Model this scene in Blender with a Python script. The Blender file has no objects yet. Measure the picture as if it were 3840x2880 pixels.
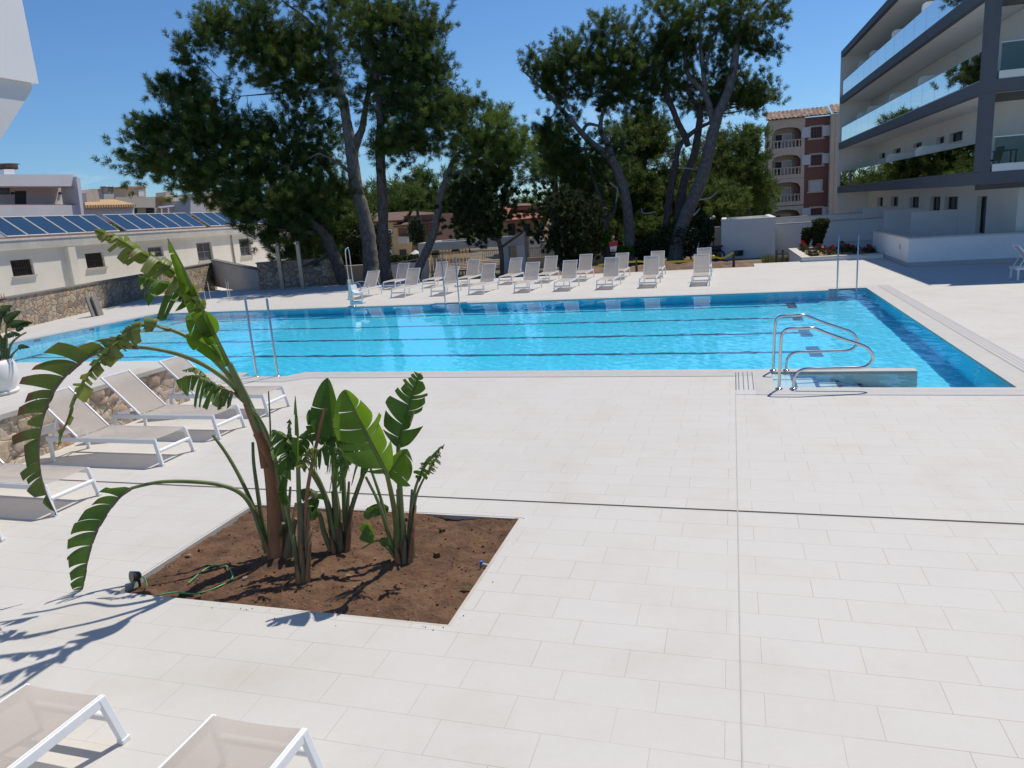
import bpy, bmesh, math, random
import numpy as np
from mathutils import Matrix, Vector

random.seed(7)
rng = np.random.default_rng(7)
R = math.radians
sc = bpy.context.scene
COL = sc.collection

# ------------------------------------------------------------------ camera
FPX, YAW, PITCH, ROLL, EYE = 2758.93, -0.298748, 0.226111, -0.0704955, 2.82
_fw = np.array([math.sin(YAW)*math.cos(PITCH), math.cos(YAW)*math.cos(PITCH), -math.sin(PITCH)])
_r0 = np.array([math.cos(YAW), -math.sin(YAW), 0.0])
_u0 = np.cross(_r0, _fw)
CR = _r0*math.cos(ROLL) + _u0*math.sin(ROLL)          # camera right
CU = -_r0*math.sin(ROLL) + _u0*math.cos(ROLL)         # camera up
CP = np.array([0.0, 0.0, EYE])
cam = bpy.data.cameras.new('camera')
cam.sensor_width = 36.0
cam.lens = FPX/3840*36.0
cam.clip_start, cam.clip_end = 0.05, 3000.0
cam_o = bpy.data.objects.new('camera', cam)
COL.objects.link(cam_o)
_m = Matrix((CR, CU, -_fw)).transposed().to_4x4()
_m.translation = Vector(CP)
cam_o.matrix_world = _m
sc.camera = cam_o

# ------------------------------------------------------------------ sky, sun, exposure
SUN_EL, SUN_AZ = 60.0, math.degrees(math.atan2(0.46, 1.0))
world = bpy.data.worlds.new('World')
sc.world = world
world.use_nodes = True
wn = world.node_tree
sky = wn.nodes.new('ShaderNodeTexSky')
sky.sky_type = 'NISHITA'
sky.sun_disc = False
sky.sun_elevation = R(SUN_EL)
sky.sun_rotation = R(SUN_AZ)
sky.altitude = 0.0
sky.air_density = 1.0
sky.dust_density = 0.15
sky.ozone_density = 4.5
_tint = wn.nodes.new('ShaderNodeMix'); _tint.data_type = 'RGBA'; _tint.blend_type = 'MULTIPLY'; _tint.inputs[0].default_value = 1.0
_tint.inputs[7].default_value = (0.575, 0.79, 0.99, 1)          # deep clear blue of a dry day
wn.links.new(sky.outputs[0], _tint.inputs[6])
# a few small fair weather clouds low over the horizon
_tc = wn.nodes.new('ShaderNodeTexCoord'); _mp = wn.nodes.new('ShaderNodeMapping'); _mp.inputs['Scale'].default_value = (3.2, 3.2, 11.0)
wn.links.new(_tc.outputs['Generated'], _mp.inputs['Vector'])
_cn = wn.nodes.new('ShaderNodeTexNoise'); _cn.inputs['Scale'].default_value = 2.4; _cn.inputs['Detail'].default_value = 7.0; _cn.inputs['Roughness'].default_value = 0.62
wn.links.new(_mp.outputs[0], _cn.inputs['Vector'])
_cr = wn.nodes.new('ShaderNodeValToRGB'); _cr.color_ramp.elements[0].position = 0.585; _cr.color_ramp.elements[1].position = 0.74
wn.links.new(_cn.outputs[0], _cr.inputs[0])
_sx = wn.nodes.new('ShaderNodeSeparateXYZ'); wn.links.new(_tc.outputs['Generated'], _sx.inputs[0])
_er = wn.nodes.new('ShaderNodeValToRGB'); _er.color_ramp.elements[0].position = 0.0; _er.color_ramp.elements[0].color = (.55, .55, .55, 1)
_er.color_ramp.elements[1].position = 0.15; _er.color_ramp.elements[1].color = (0, 0, 0, 1)
wn.links.new(_sx.outputs[2], _er.inputs[0])
_mm = wn.nodes.new('ShaderNodeMath'); _mm.operation = 'MULTIPLY'; wn.links.new(_cr.outputs[0], _mm.inputs[0]); wn.links.new(_er.outputs[0], _mm.inputs[1])
_cm = wn.nodes.new('ShaderNodeMix'); _cm.data_type = 'RGBA'
wn.links.new(_mm.outputs[0], _cm.inputs[0]); wn.links.new(_tint.outputs[2], _cm.inputs[6]); _cm.inputs[7].default_value = (8.0, 8.6, 9.6, 1)
wn.links.new(_cm.outputs[2], wn.nodes['Background'].inputs[0])
wn.nodes['Background'].inputs[1].default_value = 0.084
sun = bpy.data.lights.new('sun', 'SUN')
sun.energy = 3.3
sun.angle = R(0.53)
sun.color = (1.0, 0.925, 0.81)
sun.cycles.is_caustics_light = True
sun_o = bpy.data.objects.new('sun', sun)
COL.objects.link(sun_o)
_sd = Vector((math.sin(R(SUN_AZ))*math.cos(R(SUN_EL)), math.cos(R(SUN_AZ))*math.cos(R(SUN_EL)), math.sin(R(SUN_EL))))
sun_o.rotation_euler = _sd.to_track_quat('Z', 'Y').to_euler()
sc.view_settings.view_transform = 'Standard'
sc.view_settings.look = 'None'
sc.view_settings.exposure = 0.38
sc.view_settings.gamma = 1.0
sc.view_settings.use_curve_mapping = False
sc.cycles.max_bounces = 14
sc.cycles.transparent_max_bounces = 24
sc.cycles.transmission_bounces = 10
sc.cycles.glossy_bounces = 6
sc.cycles.diffuse_bounces = 4
sc.cycles.sample_clamp_indirect = 8.0

# ------------------------------------------------------------------ measuring: a point of a 2212 px wide view -> the place
SC = 3840/2212
def ray(x, y):
    return CR*((x*SC-1920)/FPX) - CU*((y*SC-1440)/FPX) + _fw
def G(x, y, z=0.0):                       # on the level z
    d = ray(x, y); return CP + d*((z-EYE)/d[2])
def PY(x, y, Y):                          # on the plane Y
    d = ray(x, y); return CP + d*(Y/d[1])
def PX(x, y, X):
    d = ray(x, y); return CP + d*(X/d[0])
def PD(x, y, dep):                        # at a distance
    return CP + ray(x, y)*dep
def pxm(dep): return dep*SC/FPX           # metres per px at a distance
def dep_of(p): return float((np.array(p)-CP) @ _fw)

# ------------------------------------------------------------------ object helpers
def tag(o, label=None, cat=None, group=None, kind=None):
    if label: o['label'] = label
    if cat: o['category'] = cat
    if group: o['group'] = group
    if kind: o['kind'] = kind
    return o

def thing(name, label, cat, loc=(0, 0, 0), rz=0.0, group=None):
    o = bpy.data.objects.new(name, None)
    o.empty_display_size = 0.2
    COL.objects.link(o)
    o.location = loc
    o.rotation_euler = (0, 0, rz)
    return tag(o, label, cat, group)

def world_loc(o):
    p = Vector((0, 0, 0))
    while o is not None:
        p = p + o.location; o = o.parent
    return p

class MB:
    def __init__(self):
        self.v, self.f, self.m, self.s = [], [], [], []
    def add(self, vs, fs, mi=0, sm=False):
        b = len(self.v)
        self.v += [tuple(map(float, p)) for p in vs]
        for f in fs:
            self.f.append(tuple(b+i for i in f)); self.m.append(mi); self.s.append(sm)
        return self
    def box(self, x0, x1, y0, y1, z0, z1, mi=0):
        vs = [(x0, y0, z0), (x1, y0, z0), (x1, y1, z0), (x0, y1, z0), (x0, y0, z1), (x1, y0, z1), (x1, y1, z1), (x0, y1, z1)]
        return self.add(vs, [(3, 2, 1, 0), (4, 5, 6, 7), (0, 1, 5, 4), (1, 2, 6, 5), (2, 3, 7, 6), (3, 0, 4, 7)], mi)
    def frame(self, o, ex, ey, ez, a, b, c, mi=0):       # box in a frame: o + [a]ex + [b]ey + [c]ez
        o, ex, ey, ez = (np.array(q, float) for q in (o, ex, ey, ez))
        vs = [o+ex*i+ey*j+ez*k for k in c for (i, j) in ((a[0], b[0]), (a[1], b[0]), (a[1], b[1]), (a[0], b[1]))]
        return self.add(vs, [(3, 2, 1, 0), (4, 5, 6, 7), (0, 1, 5, 4), (1, 2, 6, 5), (2, 3, 7, 6), (3, 0, 4, 7)], mi)
    def bar(self, p, q, w, h, mi=0, up=(0, 0, 1)):       # square bar from p to q
        p, q = np.array(p, float), np.array(q, float)
        d = q-p; L = np.linalg.norm(d); d = d/L
        upv = np.array(up, float)
        if abs(d @ upv) > 0.98: upv = np.array((1.0, 0, 0))
        sd = np.cross(d, upv); sd /= np.linalg.norm(sd)
        u = np.cross(sd, d)
        return self.frame(p, d, sd, u, (0, L), (-w/2, w/2), (-h/2, h/2), mi)
    def prism(self, poly, z0, z1, mi=0):
        n = len(poly)
        vs = [(p[0], p[1], z0) for p in poly]+[(p[0], p[1], z1) for p in poly]
        return self.add(vs, [tuple(range(n))[::-1], tuple(range(n, 2*n))]+[(i, (i+1) % n, n+(i+1) % n, n+i) for i in range(n)], mi)
    def tube(self, pts, r, n=8, mi=0, cap=True, sm=True):
        pts = [np.array(p, float) for p in pts]
        k = len(pts)
        rs = [r]*k if np.isscalar(r) else list(r)
        ref = None; vs = []
        for i in range(k):
            t = pts[min(i+1, k-1)]-pts[max(i-1, 0)]
            t = t/(np.linalg.norm(t)+1e-12)
            if ref is None:
                ref = np.array((0, 0, 1.0)) if abs(t[2]) < 0.9 else np.array((1.0, 0, 0))
            a = ref - t*(ref @ t); a /= (np.linalg.norm(a)+1e-12)
            ref = a
            b = np.cross(t, a)
            for j in range(n):
                th = 2*math.pi*j/n
                vs.append(pts[i]+(a*math.cos(th)+b*math.sin(th))*rs[i])
        fs = [(i*n+j, i*n+(j+1) % n, (i+1)*n+(j+1) % n, (i+1)*n+j) for i in range(k-1) for j in range(n)]
        self.add(vs, fs, mi, sm)
        if cap:
            self.add(vs[:n], [tuple(range(n))[::-1]], mi)
            self.add(vs[-n:], [tuple(range(n))], mi)
        return self
    def lathe(self, prof, c=(0, 0, 0), n=20, mi=0, sm=True):
        vs = [(c[0]+p[0]*math.cos(2*math.pi*j/n), c[1]+p[0]*math.sin(2*math.pi*j/n), c[2]+p[1]) for p in prof for j in range(n)]
        fs = [(i*n+j, i*n+(j+1) % n, (i+1)*n+(j+1) % n, (i+1)*n+j) for i in range(len(prof)-1) for j in range(n)]
        return self.add(vs, fs, mi, sm)
    def ball(self, c, r, n=10, mi=0, sz=1.0):
        pr = [(r*math.sin(math.pi*i/n)+1e-4, -r*sz*math.cos(math.pi*i/n)) for i in range(n+1)]
        return self.lathe(pr, c, max(8, n), mi)
    def build(self, name, mats, parent=None, bevel=0.0):
        if not isinstance(mats, (list, tuple)): mats = [mats]
        V = np.array(self.v, float)
        if parent is not None:
            org = np.array(world_loc(parent))
            loc = (0, 0, 0)
        else:
            org = np.array([(V[:, 0].min()+V[:, 0].max())/2, (V[:, 1].min()+V[:, 1].max())/2, V[:, 2].min()])
            loc = tuple(org)
        me = bpy.data.meshes.new(name)
        me.from_pydata((V-org).tolist(), [], self.f)
        for m in mats: me.materials.append(m)
        me.polygons.foreach_set('material_index', self.m)
        me.polygons.foreach_set('use_smooth', self.s)
        me.update()
        o = bpy.data.objects.new(name, me)
        COL.objects.link(o)
        o.location = loc
        if parent is not None: o.parent = parent
        if bevel > 0:
            b = o.modifiers.new('bevel', 'BEVEL'); b.width = bevel; b.segments = 2; b.limit_method = 'ANGLE'; b.angle_limit = R(40)
        return o

def copy_tree(o, parent=None):
    c = o.copy(); COL.objects.link(c)
    c.parent = parent
    for ch in list(o.children): copy_tree(ch, c)
    return c

def bulk(name, V, F, mat, parent=None, tint=None, k=3):      # many small faces from arrays
    V = np.asarray(V, np.float32).reshape(-1, 3)
    F = np.asarray(F, np.int32).reshape(-1, k)
    org = np.array(world_loc(parent)) if parent is not None else np.array([V[:, 0].mean(), V[:, 1].mean(), V[:, 2].min()])
    me = bpy.data.meshes.new(name)
    me.vertices.add(len(V)); me.loops.add(F.size); me.polygons.add(len(F))
    me.vertices.foreach_set('co', (V-org).astype(np.float32).ravel())
    me.loops.foreach_set('vertex_index', F.ravel())
    me.polygons.foreach_set('loop_start', np.arange(0, F.size, k, dtype=np.int32))
    me.polygons.foreach_set('loop_total', np.full(len(F), k, np.int32))
    me.materials.append(mat)
    if tint is not None:
        a = me.attributes.new('tint', 'FLOAT', 'FACE')
        a.data.foreach_set('value', np.asarray(tint, np.float32))
    me.update(calc_edges=True)
    o = bpy.data.objects.new(name, me)
    COL.objects.link(o)
    if parent is not None: o.parent = parent
    else: o.location = tuple(org)
    return o

def spline(pts, n=16):                     # Catmull-Rom through points
    P = [np.array(p, float) for p in pts]
    P = [2*P[0]-P[1]]+P+[2*P[-1]-P[-2]]
    out = []
    for i in range(1, len(P)-2):
        for t in np.linspace(0, 1, n, endpoint=False):
            a, b, c, d = P[i-1:i+3]
            out.append(0.5*((2*b)+(-a+c)*t+(2*a-5*b+4*c-d)*t*t+(-a+3*b-3*c+d)*t**3))
    out.append(P[-2])
    return out

def holed_wall(mb, o, ex, en, u0, u1, z0, z1, holes, depth, mi=0):
    """front of a wall in the plane o + u ex + z up, facing en, with rectangular openings and their reveals"""
    o, ex, en = (np.array(q, float) for q in (o, ex, en))
    us = sorted({u0, u1, *[h[0] for h in holes], *[h[1] for h in holes]}); zs_ = sorted({z0, z1, *[h[2] for h in holes], *[h[3] for h in holes]})
    P = lambda u, z, d=0.0: o+ex*u+np.array((0, 0, z-o[2]))-en*d
    for a, b_ in zip(us[:-1], us[1:]):
        for c, d in zip(zs_[:-1], zs_[1:]):
            if any(h[0] <= (a+b_)/2 <= h[1] and h[2] <= (c+d)/2 <= h[3] for h in holes): continue
            mb.add([P(a, c), P(b_, c), P(b_, d), P(a, d)], [(0, 1, 2, 3)], mi)
    for a, b_, c, d in holes:
        for (p, q) in (((a, c), (a, d)), ((b_, d), (b_, c)), ((a, d), (b_, d)), ((b_, c), (a, c))):
            mb.add([P(*p), P(*q), P(*q, depth), P(*p, depth)], [(0, 1, 2, 3)], mi)
    return mb

# ------------------------------------------------------------------ materials
def new_mat(name):
    m = bpy.data.materials.new(name); m.use_nodes = True
    return m, m.node_tree, m.node_tree.nodes['Principled BSDF']
def N(nt, kind, **kw):
    n = nt.nodes.new(kind)
    for k, v in kw.items():
        if k in n.inputs.keys(): n.inputs[k].default_value = v
        else: setattr(n, k, v)
    return n
def coords(nt, scale=(1, 1, 1), src='Object', rot=(0, 0, 0), loc=(0, 0, 0)):
    t = nt.nodes.new('ShaderNodeTexCoord'); mp = nt.nodes.new('ShaderNodeMapping')
    mp.inputs['Scale'].default_value = scale; mp.inputs['Rotation'].default_value = rot; mp.inputs['Location'].default_value = loc
    nt.links.new(t.outputs[src], mp.inputs['Vector'])
    return mp.outputs[0]
def ramp(nt, fac, stops):
    r = nt.nodes.new('ShaderNodeValToRGB')
    el = r.color_ramp.elements
    while len(el) < len(stops): el.new(0.5)
    for e, (p, c) in zip(el, stops):
        e.position = p; e.color = (*c, 1) if len(c) == 3 else c
    nt.links.new(fac, r.inputs[0])
    return r.outputs[0]
def mixc(nt, fac, a, b, mode='MIX'):
    n = nt.nodes.new('ShaderNodeMix'); n.data_type = 'RGBA'; n.blend_type = mode
    for sock, val in ((0, fac), (6, a), (7, b)):
        if isinstance(val, (int, float)): n.inputs[sock].default_value = val
        elif isinstance(val, tuple): n.inputs[sock].default_value = (*val, 1)
        else: nt.links.new(val, n.inputs[sock])
    return n.outputs[2]
def bump(nt, h, strength=0.3, dist=0.02):
    b = nt.nodes.new('ShaderNodeBump'); b.inputs['Strength'].default_value = strength; b.inputs['Distance'].default_value = dist
    nt.links.new(h, b.inputs['Height'])
    return b.outputs[0]
def pm(name, c, rough=0.6, var=0.12, scale=3.0, bmp=0.0, bscale=40.0, metal=0.0, spec=0.5, dirt=None, stretch=(1, 1, 1)):
    m, nt, b = new_mat(name)
    vec = coords(nt, stretch)
    n = N(nt, 'ShaderNodeTexNoise', Scale=scale, Detail=6.0, Roughness=0.6)
    nt.links.new(vec, n.inputs['Vector'])
    lo = tuple(max(0, x*(1-var)) for x in c); hi = tuple(min(1, x*(1+var)) for x in c)
    colr = ramp(nt, n.outputs[0], [(0.3, lo), (0.7, hi)])
    if dirt:
        n2 = N(nt, 'ShaderNodeTexNoise', Scale=scale*0.35, Detail=8.0, Roughness=0.7)
        nt.links.new(vec, n2.inputs['Vector'])
        colr = mixc(nt, ramp(nt, n2.outputs[0], [(0.5, (0, 0, 0)), (0.72, (1, 1, 1))]), colr, dirt)
    nt.links.new(colr, b.inputs['Base Color'])
    b.inputs['Roughness'].default_value = rough
    b.inputs['Metallic'].default_value = metal
    b.inputs['Specular IOR Level'].default_value = spec
    if bmp > 0:
        n3 = N(nt, 'ShaderNodeTexNoise', Scale=bscale, Detail=5.0)
        nt.links.new(vec, n3.inputs['Vector'])
        nt.links.new(bump(nt, n3.outputs[0], bmp), b.inputs['Normal'])
    return m

def tile_mat():
    m, nt, b = new_mat('limestone_tiles')
    vec = coords(nt, loc=(0.10, 0.105, 0), src='Object')
    br = N(nt, 'ShaderNodeTexBrick')
    br.offset, br.offset_frequency, br.squash = 0.36, 2, 1.0
    for k, v in (('Scale', 1.0), ('Mortar Size', 0.0018), ('Mortar Smooth', 0.15), ('Bias', 0.0), ('Brick Width', 0.598), ('Row Height', 0.2935)):
        br.inputs[k].default_value = v
    br.inputs['Color1'].default_value = (0.0, 0, 0, 1); br.inputs['Color2'].default_value = (1, 1, 1, 1); br.inputs['Mortar'].default_value = (0.5, .5, .5, 1)
    nt.links.new(vec, br.inputs['Vector'])
    base = ramp(nt, br.outputs['Color'], [(0.0, (0.551, 0.532, 0.498)), (0.5, (0.556, 0.539, 0.507)), (1.0, (0.561, 0.545, 0.515))])
    n1 = N(nt, 'ShaderNodeTexNoise', Scale=1.3, Detail=7.0, Roughness=0.62)
    nt.links.new(vec, n1.inputs['Vector'])
    c1 = mixc(nt, ramp(nt, n1.outputs[0], [(0.50, (0, 0, 0)), (0.80, (0.55, 0.55, 0.55))]), base, (0.485, 0.435, 0.365))
    n2 = N(nt, 'ShaderNodeTexNoise', Scale=24.0, Detail=6.0, Roughness=0.7)
    nt.links.new(vec, n2.inputs['Vector'])
    c2 = mixc(nt, 0.5, c1, ramp(nt, n2.outputs[0], [(0.3, (0.93, 0.93, 0.93)), (0.7, (1.0, 1.0, 1.0))]), 'MULTIPLY')
    n6 = N(nt, 'ShaderNodeTexNoise', Scale=0.33, Detail=9.0, Roughness=0.68, Distortion=0.6)
    nt.links.new(vec, n6.inputs['Vector'])
    c2 = mixc(nt, 1.0, c2, ramp(nt, n6.outputs[0], [(0.32, (0.945, 0.94, 0.93)), (0.5, (1, 1, 1)), (0.68, (1.02, 1.02, 1.02))]), 'MULTIPLY')
    n7 = N(nt, 'ShaderNodeTexNoise', Scale=6.5, Detail=10.0, Roughness=0.8)
    nt.links.new(vec, n7.inputs['Vector'])
    c2 = mixc(nt, ramp(nt, n7.outputs[0], [(0.66, (0, 0, 0)), (0.80, (0.5, 0.5, 0.5))]), c2, (0.40, 0.35, 0.28))
    n4 = N(nt, 'ShaderNodeTexVoronoi', Scale=1.7)
    nt.links.new(vec, n4.inputs['Vector'])
    c2 = mixc(nt, ramp(nt, n4.outputs[0], [(0.0, (1, 1, 1)), (0.013, (0, 0, 0))]), c2, (0.22, 0.19, 0.16))
    n5 = N(nt, 'ShaderNodeTexNoise', Scale=0.9, Detail=3.0)
    nt.links.new(vec, n5.inputs['Vector'])
    jf = nt.nodes.new('ShaderNodeMath'); jf.operation = 'MULTIPLY'
    nt.links.new(br.outputs['Fac'], jf.inputs[0]); nt.links.new(ramp(nt, n5.outputs[0], [(0.3, (0.35, .35, .35)), (0.65, (1, 1, 1))]), jf.inputs[1])
    col = mixc(nt, jf.outputs[0], c2, (0.30, 0.26, 0.21))
    nt.links.new(col, b.inputs['Base Color'])
    b.inputs['Roughness'].default_value = 0.62
    b.inputs['Specular IOR Level'].default_value = 0.3
    inv = nt.nodes.new('ShaderNodeMath'); inv.operation = 'SUBTRACT'; inv.inputs[0].default_value = 1.0
    nt.links.new(br.outputs['Fac'], inv.inputs[1])
    nt.links.new(bump(nt, inv.outputs[0], 0.25, 0.004), b.inputs['Normal'])
    return m

def stone_mat(name, scale, tones, mortar, bmp=0.9, dist=0.06, edge=0.05):
    m, nt, b = new_mat(name)
    vec = coords(nt, (1, 1, 1.25))
    nz = N(nt, 'ShaderNodeTexNoise', Scale=2.2, Detail=2.0)
    nt.links.new(vec, nz.inputs['Vector'])
    off = nt.nodes.new('ShaderNodeVectorMath'); off.operation = 'SCALE'; off.inputs['Scale'].default_value = 0.35
    nt.links.new(nz.outputs['Color'], off.inputs[0])
    ad = nt.nodes.new('ShaderNodeVectorMath'); nt.links.new(vec, ad.inputs[0]); nt.links.new(off.outputs[0], ad.inputs[1])
    v1 = N(nt, 'ShaderNodeTexVoronoi', Scale=scale, Randomness=0.9); nt.links.new(ad.outputs[0], v1.inputs['Vector'])
    v2 = N(nt, 'ShaderNodeTexVoronoi', feature='DISTANCE_TO_EDGE', Scale=scale, Randomness=0.9); nt.links.new(ad.outputs[0], v2.inputs['Vector'])
    sep = nt.nodes.new('ShaderNodeSeparateColor'); nt.links.new(v1.outputs['Color'], sep.inputs[0])
    st = [(i/(len(tones)-1), t) for i, t in enumerate(tones)]
    c = ramp(nt, sep.outputs[0], st)
    fn = N(nt, 'ShaderNodeTexNoise', Scale=scale*5, Detail=8.0, Roughness=0.7); nt.links.new(vec, fn.inputs['Vector'])
    c = mixc(nt, 0.75, c, ramp(nt, fn.outputs[0], [(0.25, (0.6, 0.57, 0.53)), (0.7, (1.15, 1.12, 1.08))]), 'MULTIPLY')
    mask = ramp(nt, v2.outputs['Distance'], [(0.0, (1, 1, 1)), (edge, (0, 0, 0))])
    nt.links.new(mixc(nt, mask, c, mortar), b.inputs['Base Color'])
    b.inputs['Roughness'].default_value = 0.88
    h = ramp(nt, v2.outputs['Distance'], [(0.0, (0, 0, 0)), (edge*2.6, (0.8, 0.8, 0.8)), (0.5, (1, 1, 1))])
    h2 = mixc(nt, 0.25, h, fn.outputs[0])
    nt.links.new(bump(nt, h2, bmp, dist), b.inputs['Normal'])
    return m

def foliage_mat(name, dark, light, transl=0.35, rough=0.6):
    m, nt, b = new_mat(name)
    at = nt.nodes.new('ShaderNodeAttribute'); at.attribute_name = 'tint'
    c = ramp(nt, at.outputs['Fac'], [(0.0, dark), (1.0, light)])
    nt.links.new(c, b.inputs['Base Color']); b.inputs['Roughness'].default_value = rough
    b.inputs['Specular IOR Level'].default_value = 0.25
    tr = nt.nodes.new('ShaderNodeBsdfTranslucent'); nt.links.new(c, tr.inputs['Color'])
    mx = nt.nodes.new('ShaderNodeMixShader'); mx.inputs[0].default_value = transl
    nt.links.new(b.outputs[0], mx.inputs[1]); nt.links.new(tr.outputs[0], mx.inputs[2])
    nt.links.new(mx.outputs[0], nt.nodes['Material Output'].inputs[0])
    return m

def leaf_mat(name, c1, c2, dry, dry_amt=0.62, transl=0.4):
    m, nt, b = new_mat(name)
    vec = coords(nt)
    n = N(nt, 'ShaderNodeTexNoise', Scale=5.0, Detail=5.0); nt.links.new(vec, n.inputs['Vector'])
    c = ramp(nt, n.outputs[0], [(0.3, c1), (0.7, c2)])
    uv = nt.nodes.new('ShaderNodeAttribute'); uv.attribute_name = 'uvw'          # x along the blade, y out from the rib
    sp = nt.nodes.new('ShaderNodeSeparateXYZ'); nt.links.new(uv.outputs['Vector'], sp.inputs[0])
    wv = nt.nodes.new('ShaderNodeMath'); wv.operation = 'MULTIPLY'; wv.inputs[1].default_value = 260.0; nt.links.new(sp.outputs[0], wv.inputs[0])
    sn = nt.nodes.new('ShaderNodeMath'); sn.operation = 'SINE'; nt.links.new(wv.outputs[0], sn.inputs[0])
    n2 = N(nt, 'ShaderNodeTexNoise', Scale=9.0, Detail=4.0); nt.links.new(vec, n2.inputs['Vector'])
    ed = nt.nodes.new('ShaderNodeMath'); ed.operation = 'MULTIPLY'; nt.links.new(sp.outputs[1], ed.inputs[0]); nt.links.new(n2.outputs[0], ed.inputs[1])
    c = mixc(nt, ramp(nt, ed.outputs[0], [(dry_amt-0.06, (0, 0, 0)), (dry_amt, (1, 1, 1))]), c, dry)
    nt.links.new(c, b.inputs['Base Color'])
    b.inputs['Roughness'].default_value = 0.46
    b.inputs['Specular IOR Level'].default_value = 0.45
    nt.links.new(bump(nt, sn.outputs[0], 0.25, 0.002), b.inputs['Normal'])
    tr = nt.nodes.new('ShaderNodeBsdfTranslucent')
    nt.links.new(mixc(nt, 1.0, c, (1.15, 1.25, 0.45), 'MULTIPLY'), tr.inputs['Color'])
    mx = nt.nodes.new('ShaderNodeMixShader'); mx.inputs[0].default_value = transl
    nt.links.new(b.outputs[0], mx.inputs[1]); nt.links.new(tr.outputs[0], mx.inputs[2])
    nt.links.new(mx.outputs[0], nt.nodes['Material Output'].inputs[0])
    return m

def roof_mat(name, c1, c2, ang, period=0.22):
    m, nt, b = new_mat(name)
    vec = coords(nt, rot=(0, 0, ang))
    w = N(nt, 'ShaderNodeTexWave', wave_type='BANDS', bands_direction='X', Scale=1.0/period/3.1416*1.57, Distortion=0.0)
    nt.links.new(vec, w.inputs['Vector'])
    n = N(nt, 'ShaderNodeTexNoise', Scale=2.5, Detail=5.0); nt.links.new(vec, n.inputs['Vector'])
    vr = N(nt, 'ShaderNodeTexVoronoi', Scale=3.0); nt.links.new(vec, vr.inputs['Vector'])
    sp = nt.nodes.new('ShaderNodeSeparateColor'); nt.links.new(vr.outputs['Color'], sp.inputs[0])
    c = mixc(nt, 0.35, ramp(nt, n.outputs[0], [(0.3, c1), (0.7, c2)]), ramp(nt, sp.outputs[0], [(0, c1), (1, c2)]))
    nt.links.new(c, b.inputs['Base Color']); b.inputs['Roughness'].default_value = 0.85
    nt.links.new(bump(nt, w.outputs[0], 0.9, 0.06), b.inputs['Normal'])
    return m

def glass_mat(name, tint=(0.86, 0.93, 0.92), ior=1.52, rough=0.0):
    m, nt, b = new_mat(name)
    nt.nodes.remove(b)
    t = nt.nodes.new('ShaderNodeBsdfTransparent'); t.inputs[0].default_value = (*tint, 1)
    g = nt.nodes.new('ShaderNodeBsdfGlossy'); g.inputs['Roughness'].default_value = rough
    fr = N(nt, 'ShaderNodeFresnel', IOR=ior)
    mx = nt.nodes.new('ShaderNodeMixShader')
    nt.links.new(fr.outputs[0], mx.inputs[0]); nt.links.new(t.outputs[0], mx.inputs[1]); nt.links.new(g.outputs[0], mx.inputs[2])
    nt.links.new(mx.outputs[0], nt.nodes['Material Output'].inputs[0])
    return m

M_tile = tile_mat()
M_coping = pm('grey_coping_stone', (0.47, 0.452, 0.425), 0.55, 0.07, 5, 0.1, 60)
M_lime = pm('limestone', (0.53, 0.51, 0.47), 0.6, 0.06, 3, 0.08, 60, dirt=(0.43, 0.38, 0.30))
M_render = pm('white_render', (0.80, 0.795, 0.785), 0.8, 0.03, 2, 0.12, 120, dirt=(0.75, 0.735, 0.71))
M_white = pm('white_powder_coat', (0.80, 0.81, 0.82), 0.32, 0.02, 5)
M_sling = None
M_steel = pm('stainless_steel', (0.62, 0.61, 0.60), 0.16, 0.05, 8, metal=1.0)
M_soil = pm('dark_soil', (0.110, 0.056, 0.028), 0.95, 0.45, 7, 1.0, 28, dirt=(0.165, 0.092, 0.050))
M_dark = pm('dark_metal', (0.03, 0.03, 0.033), 0.45, 0.1, 4)
M_void = pm('dark_interior', (0.018, 0.017, 0.017), 0.5, 0.3, 1)
M_bark = pm('pine_bark', (0.085, 0.068, 0.058), 0.95, 0.5, 9, 0.9, 22, stretch=(1, 1, 0.35))
M_bark_grey = pm('grey_pine_bark', (0.165, 0.145, 0.13), 0.95, 0.45, 9, 0.9, 22, stretch=(1, 1, 0.35))
M_deadwood = pm('bleached_wood', (0.42, 0.38, 0.33), 0.9, 0.3, 12)
M_needle = foliage_mat('pine_needles', (0.036, 0.066, 0.018), (0.155, 0.220, 0.046), 0.46)
M_needle_light = foliage_mat('young_pine_needles', (0.080, 0.130, 0.028), (0.180, 0.260, 0.050), 0.48)
M_juniper = foliage_mat('juniper_foliage', (0.024, 0.040, 0.016), (0.065, 0.095, 0.032), 0.3)
M_shrub = foliage_mat('broad_shrub_foliage', (0.03, 0.07, 0.015), (0.10, 0.22, 0.03), 0.4, 0.4)
# ================================================================== THE SETTING
def struct(name, mb, mats, parent=None, bevel=0.0, label=None):
    o = mb.build(name, mats, parent, bevel)
    if parent is None: o['kind'] = 'structure'
    if label: o['label'] = label
    return o

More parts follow.
